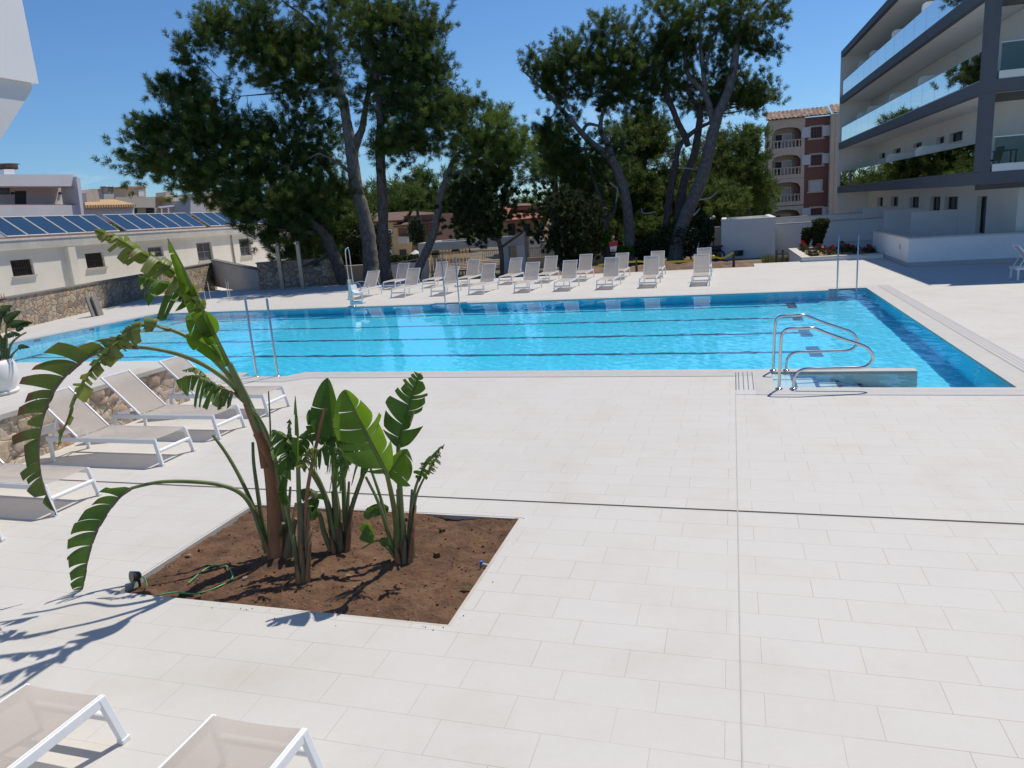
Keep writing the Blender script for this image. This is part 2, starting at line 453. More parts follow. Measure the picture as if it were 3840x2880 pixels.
# ground of the neighbourhood, below the pool deck
m_earth, nt, b = new_mat('dry_earth')
vec = coords(nt)
n1 = N(nt, 'ShaderNodeTexNoise', Scale=0.25, Detail=8.0, Roughness=0.65); nt.links.new(vec, n1.inputs['Vector'])
nt.links.new(ramp(nt, n1.outputs[0], [(0.3, (0.075, 0.07, 0.035)), (0.55, (0.16, 0.125, 0.085)), (0.75, (0.24, 0.20, 0.15))]), b.inputs['Base Color'])
b.inputs['Roughness'].default_value = 0.95
mb = MB()
gx = [-1500, -300, -80, 60, 300, 1500]; gy = [-200, -20, 32.62, 80, 300, 1500]
idx = {}
for j, y in enumerate(gy):
    for i, x in enumerate(gx): idx[(i, j)] = len(mb.v); mb.v.append((x, y, -0.55))
for j in range(len(gy)-1):
    for i in range(len(gx)-1):
        mb.f.append((idx[(i, j)], idx[(i+1, j)], idx[(i+1, j+1)], idx[(i, j+1)])); mb.m.append(0); mb.s.append(False)
# leave the ground open under the deck and the pool (the deck carries that part)
mb.f = [f for f in mb.f if not (sum(mb.v[i][0] for i in f)/4 > -300 and sum(mb.v[i][0] for i in f)/4 < 300 and sum(mb.v[i][1] for i in f)/4 < 32 and sum(mb.v[i][1] for i in f)/4 > -20)]
for x0, x1 in ((-300, -31), (16, 300)):
    mb.add([(x0, -20, -0.55), (x1, -20, -0.55), (x1, 32.62, -0.55), (x0, 32.62, -0.55)], [(0, 1, 2, 3)])
mb.m = [0]*len(mb.f); mb.s = [False]*len(mb.f)
struct('ground', mb, m_earth)

# pool outline (water's edge)
PX0, PX1, PYN, PYF, FLOOR = -21.45, 3.79, 12.77, 23.47, -1.50
OUT = [(PX0, PYN), (-9.63, PYN), (-9.55, 12.40), (-8.52, 12.40), (-8.30, PYN), (2.78, PYN), (2.78, 12.55), (0.61, 12.55), (0.61, 11.47),
       (PX1, 11.47), (PX1, 23.80), (2.74, 23.80), (2.74, PYF), (-8.60, PYF), (-8.72, 23.75), (-9.87, 23.75), (-10.0, PYF), (PX0, PYF)]
CN = [(-21.85, 12.50), (-9.95, 12.50), (-9.75, 12.18), (-8.35, 12.18), (-7.98, 12.50), (0.33, 12.50), (0.33, 11.28), (4.17, 11.28), (4.17, 24.26)]
CF = [(2.40, 24.26), (2.40, 23.80), (-8.25, 23.80), (-8.45, 24.08), (-10.1, 24.08), (-10.3, 23.80), (-21.85, 23.80)]

deck = MB()
def rect(x0, x1, y0, y1, z=0.0): deck.add([(x0, y0, z), (x1, y0, z), (x1, y1, z), (x0, y1, z)], [(0, 1, 2, 3)])
BX0, BX1, BY0, BY1 = -4.92, -1.92, 4.34, 6.27                  # planting bed
YD = 32.62
rect(-31, BX0, -6, 11.28); rect(BX0, BX1, -6, BY0); rect(BX0, BX1, BY1, 11.28); rect(BX1, 16, -6, 11.28)
rect(-31, -21.85, 11.28, YD); rect(4.17, 16, 11.28, YD)
deck.add([(-21.85, 11.28, 0), (0.33, 11.28, 0), (0.33, 12.50, 0), (-7.98, 12.50, 0), (-8.35, 12.18, 0), (-9.75, 12.18, 0), (-9.95, 12.5, 0), (-21.85, 12.5, 0)], [tuple(range(8))])
deck.add([(4.17, 24.26, 0), (4.17, YD, 0), (-21.85, YD, 0), (-21.85, 23.8, 0), (-10.3, 23.8, 0), (-10.1, 24.08, 0), (-8.45, 24.08, 0), (-8.25, 23.8, 0), (2.4, 23.8, 0), (2.4, 24.26, 0)], [tuple(range(10))])
# deck running on past its far edge beside the flower bed, and the edge faces
rect(0.9, 6.2, YD, 34.15)
for (xa, ya, xb, yb) in ((-31, YD, 0.9, YD), (0.9, YD, 0.9, 34.15), (0.9, 34.15, 6.2, 34.15)):
    deck.add([(xa, ya, 0), (xb, yb, 0), (xb, yb, -0.6), (xa, ya, -0.6)], [(0, 1, 2, 3)])
deck_o = struct('pool_deck', deck, M_tile)

# narrow dark drain slot and a pale movement joint across the deck
sl = MB(); sl.add([(-9.0, 6.652, 0.004), (16, 6.652, 0.004), (16, 6.674, 0.004), (-9.0, 6.674, 0.004)], [(0, 1, 2, 3)])
struct('drain_slot', sl, pm('slot_shadow_gap', (0.06, 0.055, 0.05), 0.8))
jl = MB(); jl.add([(0.042, -4, 0.005), (0.051, -4, 0.005), (0.051, 11.2, 0.005), (0.042, 11.2, 0.005)], [(0, 1, 2, 3)])
jl.add([(-0.765, 24.3, 0.005), (-0.750, 24.3, 0.005), (-0.750, 32.6, 0.005), (-0.765, 32.6, 0.005)], [(0, 1, 2, 3)])
struct('movement_joint', jl, pm('grey_sealant', (0.40, 0.40, 0.40), 0.7))

# coping
cp = MB()
def slab(poly, z0=-0.10, z1=0.0): cp.prism(poly, z0, z1)
slab([(-21.85, 12.50), (-9.95, 12.50), (-9.75, 12.18), (-8.35, 12.18), (-7.98, 12.50), (0.33, 12.50), (0.33, PYN), (-8.30, PYN), (-8.52, 12.40), (-9.55, 12.40), (-9.63, PYN), (-21.85, PYN)])
slab([(0.33, 11.28), (4.17, 11.28), (4.17, 11.47), (0.61, 11.47), (0.61, 12.55), (2.78, 12.55), (2.78, PYN), (0.33, PYN)])
slab([(PX1, 11.47), (4.17, 11.47), (4.17, 24.26), (2.40, 24.26), (2.40, 23.80), (-8.25, 23.80), (-8.45, 24.08), (-10.1, 24.08), (-10.3, 23.80), (-21.85, 23.80), (-21.85, PYN), (PX0, PYN), (PX0, PYF),
      (-10.0, PYF), (-9.87, 23.75), (-8.72, 23.75), (-8.60, PYF), (2.74, PYF), (2.74, 23.80), (PX1, 23.80)])
struct('pool_coping', cp, M_coping)

# overflow grate round the pool: white strips with dark slots
def offset(path, d):
    out = []
    for i, p in enumerate(path):
        ns = []
        for a, q in ((i-1, i), (i, i+1)):
            if a < 0 or q >= len(path): continue
            e = np.array(path[q])-np.array(path[a]); e = e/np.linalg.norm(e); ns.append(np.array((e[1], -e[0])))
        n = sum(ns); n = n/np.linalg.norm(n); n = n/max(0.4, n @ ns[0])
        out.append(np.array(p)+n*d)
    return out
def strip(mb, path, d0, d1, z, mi=0, dash=None):
    a, b2 = offset(path, d0), offset(path, d1)
    for i in range(len(path)-1):
        if dash is None:
            mb.add([(*a[i], z), (*b2[i], z), (*b2[i+1], z), (*a[i+1], z)], [(0, 1, 2, 3)], mi)
        else:
            L = np.linalg.norm(a[i+1]-a[i]); k = max(1, int(L/dash))
            for j in range(k):
                t0, t1 = j/k, (j+0.68)/k
                q = [a[i]+(a[i+1]-a[i])*t0, b2[i]+(b2[i+1]-b2[i])*t0, b2[i]+(b2[i+1]-b2[i])*t1, a[i]+(a[i+1]-a[i])*t1]
                mb.add([(*p, z) for p in q], [(0, 1, 2, 3)], mi)
M_grate = pm('wet_white_grate', (0.64, 0.625, 0.60), 0.32, 0.05, 12, 0.15, 45)
M_slot = pm('grate_slot', (0.16, 0.155, 0.15), 0.6)
gr = thing('overflow_grate', 'white slotted overflow grate along the pool edge, wet beside the steps', 'grate', (0.33, 12.5, 0))
mb = MB(); strip(mb, CN, 0.0, 0.27, 0.004); mb.build('grate_strip', M_grate, gr)
mb = MB()
for d in (0.012, 0.085, 0.155, 0.225, 0.268):
    strip(mb, CN[:6], d, d+0.005, 0.008)
    strip(mb, CN[5:7], d, d+0.014, 0.0085, 0, 0.085)
    strip(mb, CN[6:], d, d+0.005, 0.008)
mb.build('slot', M_slot, gr)

# basin with lane markings, the stair niche and its steps
m_pool, nt, b = new_mat('pool_mosaic')
vec = coords(nt)
n1 = N(nt, 'ShaderNodeTexNoise', Scale=0.6, Detail=3.0); nt.links.new(vec, n1.inputs['Vector'])
nt.links.new(ramp(nt, n1.outputs[0], [(0.3, (0.085, 0.73, 0.975)), (0.7, (0.095, 0.76, 0.985))]), b.inputs['Base Color'])
b.inputs['Roughness'].default_value = 0.6
m_step = pm('pale_pool_tile', (0.60, 0.78, 0.82), 0.6, 0.04, 4)
m_lane = pm('navy_mosaic', (0.03, 0.11, 0.22), 0.6, 0.1, 4)
bs = MB()
n = len(OUT)
bs.add([(x, y, -0.10) for x, y in OUT]+[(x, y, FLOOR) for x, y in OUT], [(i, (i+1) % n, n+(i+1) % n, n+i) for i in range(n)]+[tuple(range(n, 2*n))])
bs.m[6] = bs.m[7] = bs.m[8] = 1
bs.box(2.0, 2.002, 11.5, 11.502, FLOOR+.01, FLOOR+.012, 1)
basin = struct('pool_basin', bs, [m_pool, m_step])
basin.cycles.is_caustics_receiver = True
LANES = (16.06, 18.15, 20.31, 22.41)
for y in LANES:
    mb = MB(); z = FLOOR+0.005
    mb.add([(-19.35, y-0.09, z), (1.50, y-0.09, z), (1.50, y+0.09, z), (-19.35, y+0.09, z)], [(0, 1, 2, 3)])
    for xe in (-19.6, 1.50):
        mb.add([(xe, y-0.5, z), (xe+0.25, y-0.5, z), (xe+0.25, y+0.5, z), (xe, y+0.5, z)], [(0, 1, 2, 3)])
    mb.add([(PX0+0.006, y-0.12, -0.15), (PX0+0.006, y+0.12, -0.15), (PX0+0.006, y+0.12, -0.75), (PX0+0.006, y-0.12, -0.75)], [(0, 1, 2, 3)])
    mb.add([(PX0+0.007, y-0.45, -0.32), (PX0+0.007, y+0.45, -0.32), (PX0+0.007, y+0.45, -0.38), (PX0+0.007, y-0.45, -0.38)], [(0, 1, 2, 3)])
    o = mb.build('lane_line', m_lane, basin); o.cycles.is_caustics_receiver = True
mb = MB(); ns = MB()
for k in range(6):
    x0 = 0.612+0.34*k; zt = -0.06-0.19*k
    mb.box(x0, x0+0.345, 11.475, 12.545, FLOOR+0.002, zt)
    ns.box(x0+0.285, x0+0.347, 11.52, 12.50, zt+0.001, zt+0.006)
o = mb.build('stair', m_step, basin); o.cycles.is_caustics_receiver = True
o = ns.build('step_nosing', m_lane, basin); o.cycles.is_caustics_receiver = True

# water: one rippled sheet with real refraction (the sun is focused through it)
m_water, nt, b = new_mat('water'); nt.nodes.remove(b)
g = N(nt, 'ShaderNodeBsdfGlass', IOR=1.29, Roughness=0.0)
g.inputs['Color'].default_value = (0.97, 1.0, 1.0, 1)
nt.links.new(g.outputs[0], nt.nodes['Material Output'].inputs[0])
nx, ny = 900, 440
xs = np.linspace(PX0-0.05, PX1+0.05, nx); ys = np.linspace(11.42, 23.9, ny)
XX, YY = np.meshgrid(xs, ys)
Z = np.zeros_like(XX)
wr = np.random.default_rng(11)
for i in range(60):
    a = wr.uniform(0, 2*math.pi); lam = wr.choice([0.14, 0.17, 0.22, 0.3, 0.5, 1.1])*wr.uniform(0.85, 1.2)
    Z += 0.00042*lam*np.sin(2*math.pi/lam*(XX*math.cos(a)+YY*math.sin(a))+wr.uniform(0, 7))
Z *= 0.75+0.35*np.sin(XX*0.31+1.3)*np.sin(YY*0.45+XX*0.12)
V = np.stack([XX, YY, Z-0.028], -1).reshape(-1, 3)
J, I = np.meshgrid(np.arange(ny-1), np.arange(nx-1), indexing='ij')
q = np.stack([J*nx+I, J*nx+I+1, (J+1)*nx+I+1, (J+1)*nx+I], -1).reshape(-1, 4)
cx = V[q].mean(1)
keep = (cx[:, 1] > 12.36) | (cx[:, 0] > 0.5)
F = q[keep]
used = np.unique(F); rm = np.full(len(V), -1); rm[used] = np.arange(len(used))
water = bulk('water', V[used], rm[F], m_water, k=4)
water.data.shade_smooth(); water['kind'] = 'structure'
water.cycles.is_caustics_caster = True

# soil of the planting bed, with its limestone lining
gx, gy = 130, 90
xs = np.linspace(BX0+0.03, BX1-0.03, gx); ys = np.linspace(BY0+0.03, BY1-0.03, gy)
XX, YY = np.meshgrid(xs, ys); Z = np.full_like(XX, -0.042)
sr = np.random.default_rng(5)
for i in range(40):
    a = sr.uniform(0, 6.28); lam = sr.uniform(0.12, 0.9)
    Z += 0.005*lam**0.7*np.sin(2*math.pi/lam*(XX*math.cos(a)+YY*math.sin(a))+sr.uniform(0, 7))
Z += sr.normal(0, 0.004, Z.shape)+0.022*np.clip((YY-BY1+.5)/.5, 0, 1)
for (px, py) in ((605, 1205), (655, 1262), (735, 1200), (870, 1215)):
    p = G(px, py); Z += 0.05*np.exp(-((XX-p[0])**2+(YY-p[1])**2)/0.05)
V = np.stack([XX, YY, Z], -1).reshape(-1, 3)
J, I = np.meshgrid(np.arange(gy-1), np.arange(gx-1), indexing='ij')
F = np.stack([J*gx+I, J*gx+I+1, (J+1)*gx+I+1, (J+1)*gx+I], -1).reshape(-1, 4)
soil = bulk('soil', V, F, M_soil, k=4); soil['kind'] = 'structure'; soil.data.shade_smooth()
ln = MB()
for (x0, x1, y0, y1) in ((BX0, BX1, BY0, BY0+0.03), (BX0, BX1, BY1-0.03, BY1), (BX0, BX0+0.03, BY0+0.03, BY1-0.03), (BX1-0.03, BX1, BY0+0.03, BY1-0.03)):
    ln.box(x0, x1, y0, y1, -0.3, -0.002)
struct('bed_lining', ln, M_lime)
SX_, SY_, SZ_ = xs.copy(), ys.copy(), Z.copy(); SGX, SGY = gx, gy
def soil_z(x, y):
    i = int(np.clip(round((x-SX_[0])/(SX_[1]-SX_[0])), 0, SGX-1)); j = int(np.clip(round((y-SY_[0])/(SY_[1]-SY_[0])), 0, SGY-1))
    return float(SZ_[j, i])
# clods and crumbs lying on the soil
mb = MB(); cr = random.Random(3)
for i in range(900):
    x, y = cr.uniform(BX0+.06, BX1-.06), cr.uniform(BY0+.06, BY1-.06)
    r = cr.choice([.004, .005, .006, .008, .012])*cr.uniform(.7, 1.3)
    if i < 9: r = cr.uniform(0.03, 0.05)
    z = soil_z(x, y)+r*0.3
    pts = [(x+r*cr.uniform(.6, 1.2)*math.cos(a)*math.cos(e), y+r*cr.uniform(.6, 1.2)*math.sin(a)*math.cos(e), z+r*.8*math.sin(e)) for e in (-.6, .6) for a in (0, 1.57, 3.14, 4.71)]
    mb.add(pts, [(0, 1, 2, 3), (7, 6, 5, 4), (0, 4, 5, 1), (1, 5, 6, 2), (2, 6, 7, 3), (3, 7, 4, 0)], 0 if i % 7 else 1)
for i in range(45):                                   # earth spilled over the edge on to the paving
    if i % 3: x, y = cr.uniform(BX0, BX1), BY0-abs(cr.gauss(0, .05))
    else: x, y = BX1+abs(cr.gauss(0, .05)), cr.uniform(BY0, BY1)
    r = cr.choice([.002, .003, .004, .006]); z = r*.5+.001
    pts = [(x+r*cr.uniform(.6, 1.2)*math.cos(a)*math.cos(e), y+r*cr.uniform(.6, 1.2)*math.sin(a)*math.cos(e), z+r*.8*math.sin(e)) for e in (-.6, .6) for a in (0, 1.57, 3.14, 4.71)]
    mb.add(pts, [(0, 1, 2, 3), (7, 6, 5, 4), (0, 4, 5, 1), (1, 5, 6, 2), (2, 6, 7, 3), (3, 7, 4, 0)], 0)
o = mb.build('soil_clods', [M_soil, pm('pale_pebble', (0.25, 0.19, 0.14), 0.9)]); o['kind'] = 'stuff'; o['label'] = 'crumbs and clods of brown earth strewn over the bed'; 

# mound of bare earth beyond the far edge of the deck
gx2, gy2 = 90, 30
xs2 = np.linspace(-8.5, 1.9, gx2); ys2 = np.linspace(YD+0.02, 40.5, gy2)
XX, YY = np.meshgrid(xs2, ys2)
Z = -0.5+0.42*np.clip((YY-YD)/1.2, 0, 1)*np.clip((41-YY)/5, 0, 1)*np.clip((1.9-XX)/2.5, 0.12, 1)
for i in range(24):
    a = sr.uniform(0, 6.28); lam = sr.uniform(0.4, 2.4)
    Z += 0.014*lam*np.sin(2*math.pi/lam*(XX*math.cos(a)+YY*math.sin(a))+sr.uniform(0, 7))
V = np.stack([XX, YY, Z], -1).reshape(-1, 3)
J, I = np.meshgrid(np.arange(gy2-1), np.arange(gx2-1), indexing='ij')
F = np.stack([J*gx2+I, J*gx2+I+1, (J+1)*gx2+I+1, (J+1)*gx2+I], -1).reshape(-1, 4)
o = bulk('earth_bank', V, F, pm('reddish_earth', (0.19, 0.115, 0.07), 0.95, 0.4, 1.5, 0.8, 9, dirt=(0.05, 0.042, 0.035)), k=4); o['kind'] = 'structure'; o.data.shade_smooth()
# ================================================================== POOL FURNITURE
m_sl, nt, b = new_mat('beige_sling_mesh')
vec = coords(nt, (1, 1, 1))
w1 = N(nt, 'ShaderNodeTexNoise', Scale=380.0, Detail=2.0); nt.links.new(vec, w1.inputs['Vector'])
w2 = N(nt, 'ShaderNodeTexNoise', Scale=2.5, Detail=5.0); nt.links.new(vec, w2.inputs['Vector'])
c = mixc(nt, 0.6, ramp(nt, w2.outputs[0], [(0.3, (0.60, 0.54, 0.485)), (0.7, (0.645, 0.585, 0.53))]), ramp(nt, w1.outputs[0], [(0.35, (0.8, .8, .8)), (0.6, (1, 1, 1))]), 'MULTIPLY')
nt.links.new(c, b.inputs['Base Color']); b.inputs['Roughness'].default_value = 0.75
tr = nt.nodes.new('ShaderNodeBsdfTranslucent'); nt.links.new(c, tr.inputs['Color'])
mx = nt.nodes.new('ShaderNodeMixShader'); mx.inputs[0].default_value = 0.46
nt.links.new(b.outputs[0], mx.inputs[1]); nt.links.new(tr.outputs[0], mx.inputs[2])
tp = nt.nodes.new('ShaderNodeBsdfTransparent'); mx2 = nt.nodes.new('ShaderNodeMixShader'); mx2.inputs[0].default_value = 0.13
nt.links.new(mx.outputs[0], mx2.inputs[1]); nt.links.new(tp.outputs[0], mx2.inputs[2])
nt.links.new(mx2.outputs[0], nt.nodes['Material Output'].inputs[0])
M_sling = m_sl

def sling(mb, a0, a1, b0, b1, n=10, sag=0.012):    # sheet between rails a (y=-) and b (y=+), sagging a little
    a0, a1, b0, b1 = (np.array(q, float) for q in (a0, a1, b0, b1))
    nrm = np.cross(a1-a0, b0-a0); nrm /= np.linalg.norm(nrm)
    if nrm[2] < 0: nrm = -nrm
    vs = []
    for i in range(n+1):
        for j in range(9):
            t, s_ = i/n, j/8
            p = (a0+(a1-a0)*t)*(1-s_)+(b0+(b1-b0)*t)*s_
            vs.append(p-nrm*sag*4*s_*(1-s_)*(0.55+0.45*math.sin(math.pi*min(1, t*1.0))))
    mb.add(vs, [(i*9+j, i*9+j+1, (i+1)*9+j+1, (i+1)*9+j) for i in range(n) for j in range(8)], 0, True)

def make_lounger(ang=48.0, flat=False):
    # foot end at +x, the sling seat at 0.33 m, back hinged at x = -0.33
    t = thing('sun_lounger', 'white sun lounger', 'sun lounger')
    W, Z = 0.275, 0.325
    fr = MB()
    for sy in (-1, 1):
        fr.bar((-0.86, sy*W, Z-0.01), (0.925, sy*W, Z-0.01), 0.032, 0.058)
        fr.bar((-0.86, sy*(W-0.003), Z+0.022), (0.925, sy*(W-0.003), Z+0.022), 0.012, 0.010)      # sling keder rail
    fr.bar((-0.845, -W+0.017, Z-0.015), (-0.845, W-0.017, Z-0.015), 0.03, 0.045)
    fr.bar((-0.36, -W+0.017, Z-0.03), (-0.36, W-0.017, Z-0.03), 0.025, 0.025)
    fr.build('frame', M_white, t, 0.006)
    xb = MB(); xb.tube([(0.95, -W, 0.185), (0.95, W, 0.185)], 0.026, 10); xb.build('crossbar', M_white, t)
    for sy in (-1, 1):
        for x0, x1, xt in ((0.91, 0.985, 1), (-0.80, -0.80, 0)):
            l = MB(); y1 = sy*(W+0.02)
            l.bar((x0, sy*W, Z+0.015), (x1, y1, 0.012), 0.034, 0.05, up=(1, 0, 0.01))
            lo = l.build('leg', M_white, t, 0.006)
            k = MB(); k.box(x1-0.03, x1+0.03, y1-0.022, y1+0.022, 0.0, 0.03); k.build('foot_cap', M_white, lo, 0.004)
    s_ = MB(); sling(s_, (-0.33, -W+0.008, Z+0.022), (0.92, -W+0.008, Z+0.022), (-0.33, W-0.008, Z+0.022), (0.92, W-0.008, Z+0.022), 14, 0.02)
    s_.build('seat', M_sling, t)
    a = R(ang); L = 0.80
    hx, hz = -0.345, Z+0.025
    tx, tz = hx-L*math.cos(a), hz+L*math.sin(a)
    b_ = MB(); sling(b_, (hx, -W+0.012, hz), (tx, -W+0.012, tz), (hx, W-0.012, hz), (tx, W-0.012, tz), 10, 0.01)
    bo = b_.build('backrest', M_sling, t)
    bf = MB()
    for sy in (-1, 1): bf.bar((hx, sy*(W-0.01), hz-0.004), (tx, sy*(W-0.01), tz-0.004), 0.024, 0.03)
    bf.bar((tx+0.008, -W+0.024, tz-0.014), (tx+0.008, W-0.024, tz-0.014), 0.024, 0.024)
    bf.build('back_frame', M_white, bo, 0.005)
    for sy in (-1, 1):
        st = MB(); st.bar((hx-L*0.55*math.cos(a), sy*(W-0.045), hz+L*0.55*math.sin(a)-0.03), (-0.80, sy*(W-0.045), Z-0.02), 0.014, 0.022)
        st.build('support_strut', M_white, bo, 0.003)
    return t

lg_low = make_lounger(44.0)
lg_ups = [make_lounger(52.0), make_lounger(48.5), make_lounger(56.0)]; lg_up = lg_ups[0]
used = set()
def lounger(proto, x, y, rz, label, group):
    o = proto if proto.name not in used else copy_tree(proto)
    used.add(proto.name)
    o.location = (x, y, 0); o.rotation_euler = (0, 0, rz); tag(o, label, 'sun lounger', group)
    return o
# row by the stone terrace, feet pointing right (+x)
gA = 'sun loungers along the stone terrace'
for i, (y0, lb) in enumerate(((4.45, 'white framed beige lounger of which only one leg tip shows at the left picture edge'),
                              (5.68, 'beige lounger cut by the left edge, under the brown tip of the drooping torn leaf'),
                              (7.27, 'whole beige lounger left of the planting bed, in front of the bare stone facing'),
                              (8.38, 'second farthest lounger of the terrace row, its foot end beside the leaning stem'),
                              (9.56, 'farthest lounger of the terrace row, partly behind the curled drooping leaf'))):
    lounger(lg_low, -7.97, y0+0.30, [0.01, -0.012, 0.0, 0.012, 0.02][i], lb, gA)
# two in the foreground, feet pointing away from the camera
gB = 'foreground sun loungers'
lounger(lg_low, -3.68, 1.88, R(90), 'large foreground lounger cut by the bottom left corner of the picture', gB)
lounger(lg_low, -2.37, 1.86, R(90), 'foreground lounger at the bottom edge, right of the corner one', gB)
# beyond the pool, feet towards the pool
gC = 'front row of loungers beyond the pool'
fx = (-14.46, -12.62, -10.96, -9.42, -7.65, -6.17, -4.60, -3.12, -1.34)
lbC = ('lounger beyond the pool standing right behind the pool lift', 'front row lounger just right of the pool lift, before the dark trunk', 'front row lounger seen through the two rods of the far ladder',
       'front row lounger just right of the far ladder rods', 'front row lounger before the white pergola\'s right posts', 'front row lounger in front of the small juniper trunk',
       'front row lounger in line with the red topped sign', 'front row lounger second from the right, left of the yellow tape bow', 'rightmost front row lounger, standing alone before the white block wall')
for x, lb in zip(fx, lbC): lounger(random.choice(lg_ups), x+0.295, 25.95+0.97, R(-90)+rng.uniform(-.02, .02), lb, gC)
gD = 'back row of loungers beyond the pool'
bx = (-14.57, -12.71, -11.20, -9.27, -7.70, -6.19, -4.67, -3.20, -1.36)
lbD = ('back row lounger nearest the big pine trunks', 'back row lounger in front of the leaning slender trunk', 'back row lounger before the slatted pergola wall', 'back row lounger left of the pergola\'s front right post',
       'back row lounger between the pergola\'s right posts', 'back row lounger before the dark juniper bush', 'back row lounger below the red topped sign', 'back row lounger before the big forked pine trunk', 'rightmost back row lounger, hidden by the front one')
for x, lb in zip(bx, lbD): lounger(random.choice(lg_ups), x+0.295, 29.27+0.97, R(-90)+rng.uniform(-.02, .02), lb, gD)
# one at the right edge of the picture in the building's shade
_q = G(3817/SC, 1051/SC)
o = lounger(lg_up, float(_q[0])+.80, float(_q[1])+.30, 0.0, 'lounger at the right picture edge in the building\'s shade', 'sun loungers in the shade')

# hand rails of the stair: a bent steel tube each
def handrail(Y, shift, label):
    z6 = lambda x, y: PY((2740+x*.4973)/SC, (1100+y*.4973)/SC, 11.34)
    key = [(365, 728), (372, 560), (378, 400), (388, 318), (412, 282), (450, 268), (540, 266), (628, 265), (700, 292), (820, 336), (940, 376), (1012, 402), (1052, 432), (1074, 478), (1062, 522), (1030, 550), (985, 562), (850, 566), (700, 570), (580, 572), (520, 590), (486, 628), (476, 680), (474, 728)]
    pts = [z6(*k) for k in key]
    for p in pts: p[1] = Y
    pts[0][2] = 0.0; pts[-1][2] = 0.0
    for p in pts: p[0] += shift
    t = thing('handrail', label, 'handrail', (float(pts[0][0]), Y, 0))
    mb = MB(); mb.tube(spline(pts, 5), 0.022, 12); mb.build('bent_tube', M_steel, t)
    for p in (pts[0], pts[-1]):
        k = MB(); k.lathe([(0.055, 0.004), (0.055, 0.010), (0.03, 0.022), (0.023, 0.022)], (p[0], Y, 0), 18); k.build('flange', M_steel, t)
    t['group'] = 'stainless stair handrails'
    return t
handrail(11.37, 0.0, 'stainless stair handrail nearest the camera, with its shadow on the grate')
handrail(12.64, -0.02, 'stainless stair handrail farther back, on the low coping of the stair niche')

# ladders: two upright rods and the steps under water
def ladder(a, b_, outw, label):
    a, b_ = np.array(a, float), np.array(b_, float)
    t = thing('pool_ladder', label, 'pool ladder', (float((a[0]+b_[0])/2), float((a[1]+b_[1])/2), 0.0), group='pool ladders of upright steel rods')
    for p in (a, b_):
        mb = MB(); mb.tube([(p[0], p[1], -0.95), (p[0], p[1], 1.535), (p[0], p[1], 1.555)], [0.0225, 0.0225, 0.012], 12); r_ = mb.build('rod', M_steel, t)
        k = MB(); k.lathe([(0.05, -0.004), (0.05, 0.008), (0.028, 0.02), (0.023, 0.02)], (p[0], p[1], -0.012), 14); k.build('collar', M_steel, r_)
    for k in range(4):
        mb = MB(); z = -0.06-0.25*k
        e = (b_-a)/np.linalg.norm(b_-a); nrm = np.array((-e[1], e[0]))
        mb.frame((a[0], a[1], z), (*e, 0), (*nrm, 0), (0, 0, 1), (0.02, np.linalg.norm(b_-a)-0.02), (-0.05, 0.05), (-0.014, 0.014)); mb.build('step', M_steel, t)
    return t
ladder((-9.20, 12.44), (-8.71, 12.44), 1, 'pool ladder with two tall rods in the near bay, left of the leafy bed')
ladder((-9.50, 23.70), (-8.99, 23.70), 1, 'pool ladder with two tall rods in the middle of the far edge')
ladder((2.99, 23.72), (3.52, 23.72), 1, 'pool ladder with two tall rods at the far right corner of the pool')

# pool lift for bathers with reduced mobility
Yl = 23.66
zl = lambda x, y, Y=Yl: PY((1200+x*.3617)/SC, (850+y*.3617)/SC, Y)
base = zl(340, 855); base[2] = 0
lift = thing('pool_lift', 'steel pool lift with white seat and foot tray at the far edge', 'pool lift', tuple(base))
mb = MB(); mb.tube([(base[0], Yl, 0), (base[0], Yl, 0.95)], 0.075, 14); mb.tube([(base[0], Yl, 0.93), (base[0], Yl, 0.97)], 0.085, 14)
mb.lathe([(0.16, 0), (0.16, 0.015), (0.08, 0.02)], tuple(base), 16); mb.build('mast', M_steel, lift)
mb = MB(); mb.tube(spline([(base[0]-0.02, Yl, 0.9), (base[0]-0.03, Yl, 1.5), (base[0]-0.02, Yl, 1.97), (base[0]+0.05, Yl, 2.06), (base[0]+0.12, Yl, 1.97), (base[0]+0.13, Yl, 1.4), (base[0]+0.14, Yl, 0.75)], 6), 0.021, 10); mb.build('loop_handle', M_steel, lift)
s0 = base+np.array((0.16, -0.05, 0))
seat = MB()
sp = [(0.0, 0.78), (0.03, 0.60), (0.09, 0.52), (0.25, 0.50), (0.42, 0.53)]
for i in range(4):
    seat.frame((s0[0], s0[1], 0), ((sp[i+1][0]-sp[i][0]), 0, (sp[i+1][1]-sp[i][1])), (0, 1, 0), (-(sp[i+1][1]-sp[i][1])*.12, 0, (sp[i+1][0]-sp[i][0])*.12+0.02), (0, 1), (-0.22, 0.22), (0, 1)) if False else seat.add(
        [(s0[0]+sp[i][0], s0[1]-.22, sp[i][1]), (s0[0]+sp[i+1][0], s0[1]-.22, sp[i+1][1]), (s0[0]+sp[i+1][0], s0[1]+.22, sp[i+1][1]), (s0[0]+sp[i][0], s0[1]+.22, sp[i][1]),
         (s0[0]+sp[i][0]-.03, s0[1]-.22, sp[i][1]-.03), (s0[0]+sp[i+1][0]-.03, s0[1]-.22, sp[i+1][1]-.03), (s0[0]+sp[i+1][0]-.03, s0[1]+.22, sp[i+1][1]-.03), (s0[0]+sp[i][0]-.03, s0[1]+.22, sp[i][1]-.03)],
        [(0, 1, 2, 3), (7, 6, 5, 4), (0, 4, 5, 1), (2, 6, 7, 3), (1, 5, 6, 2), (3, 7, 4, 0)])
seat.build('seat', M_white, lift, 0.01)
mb = MB()
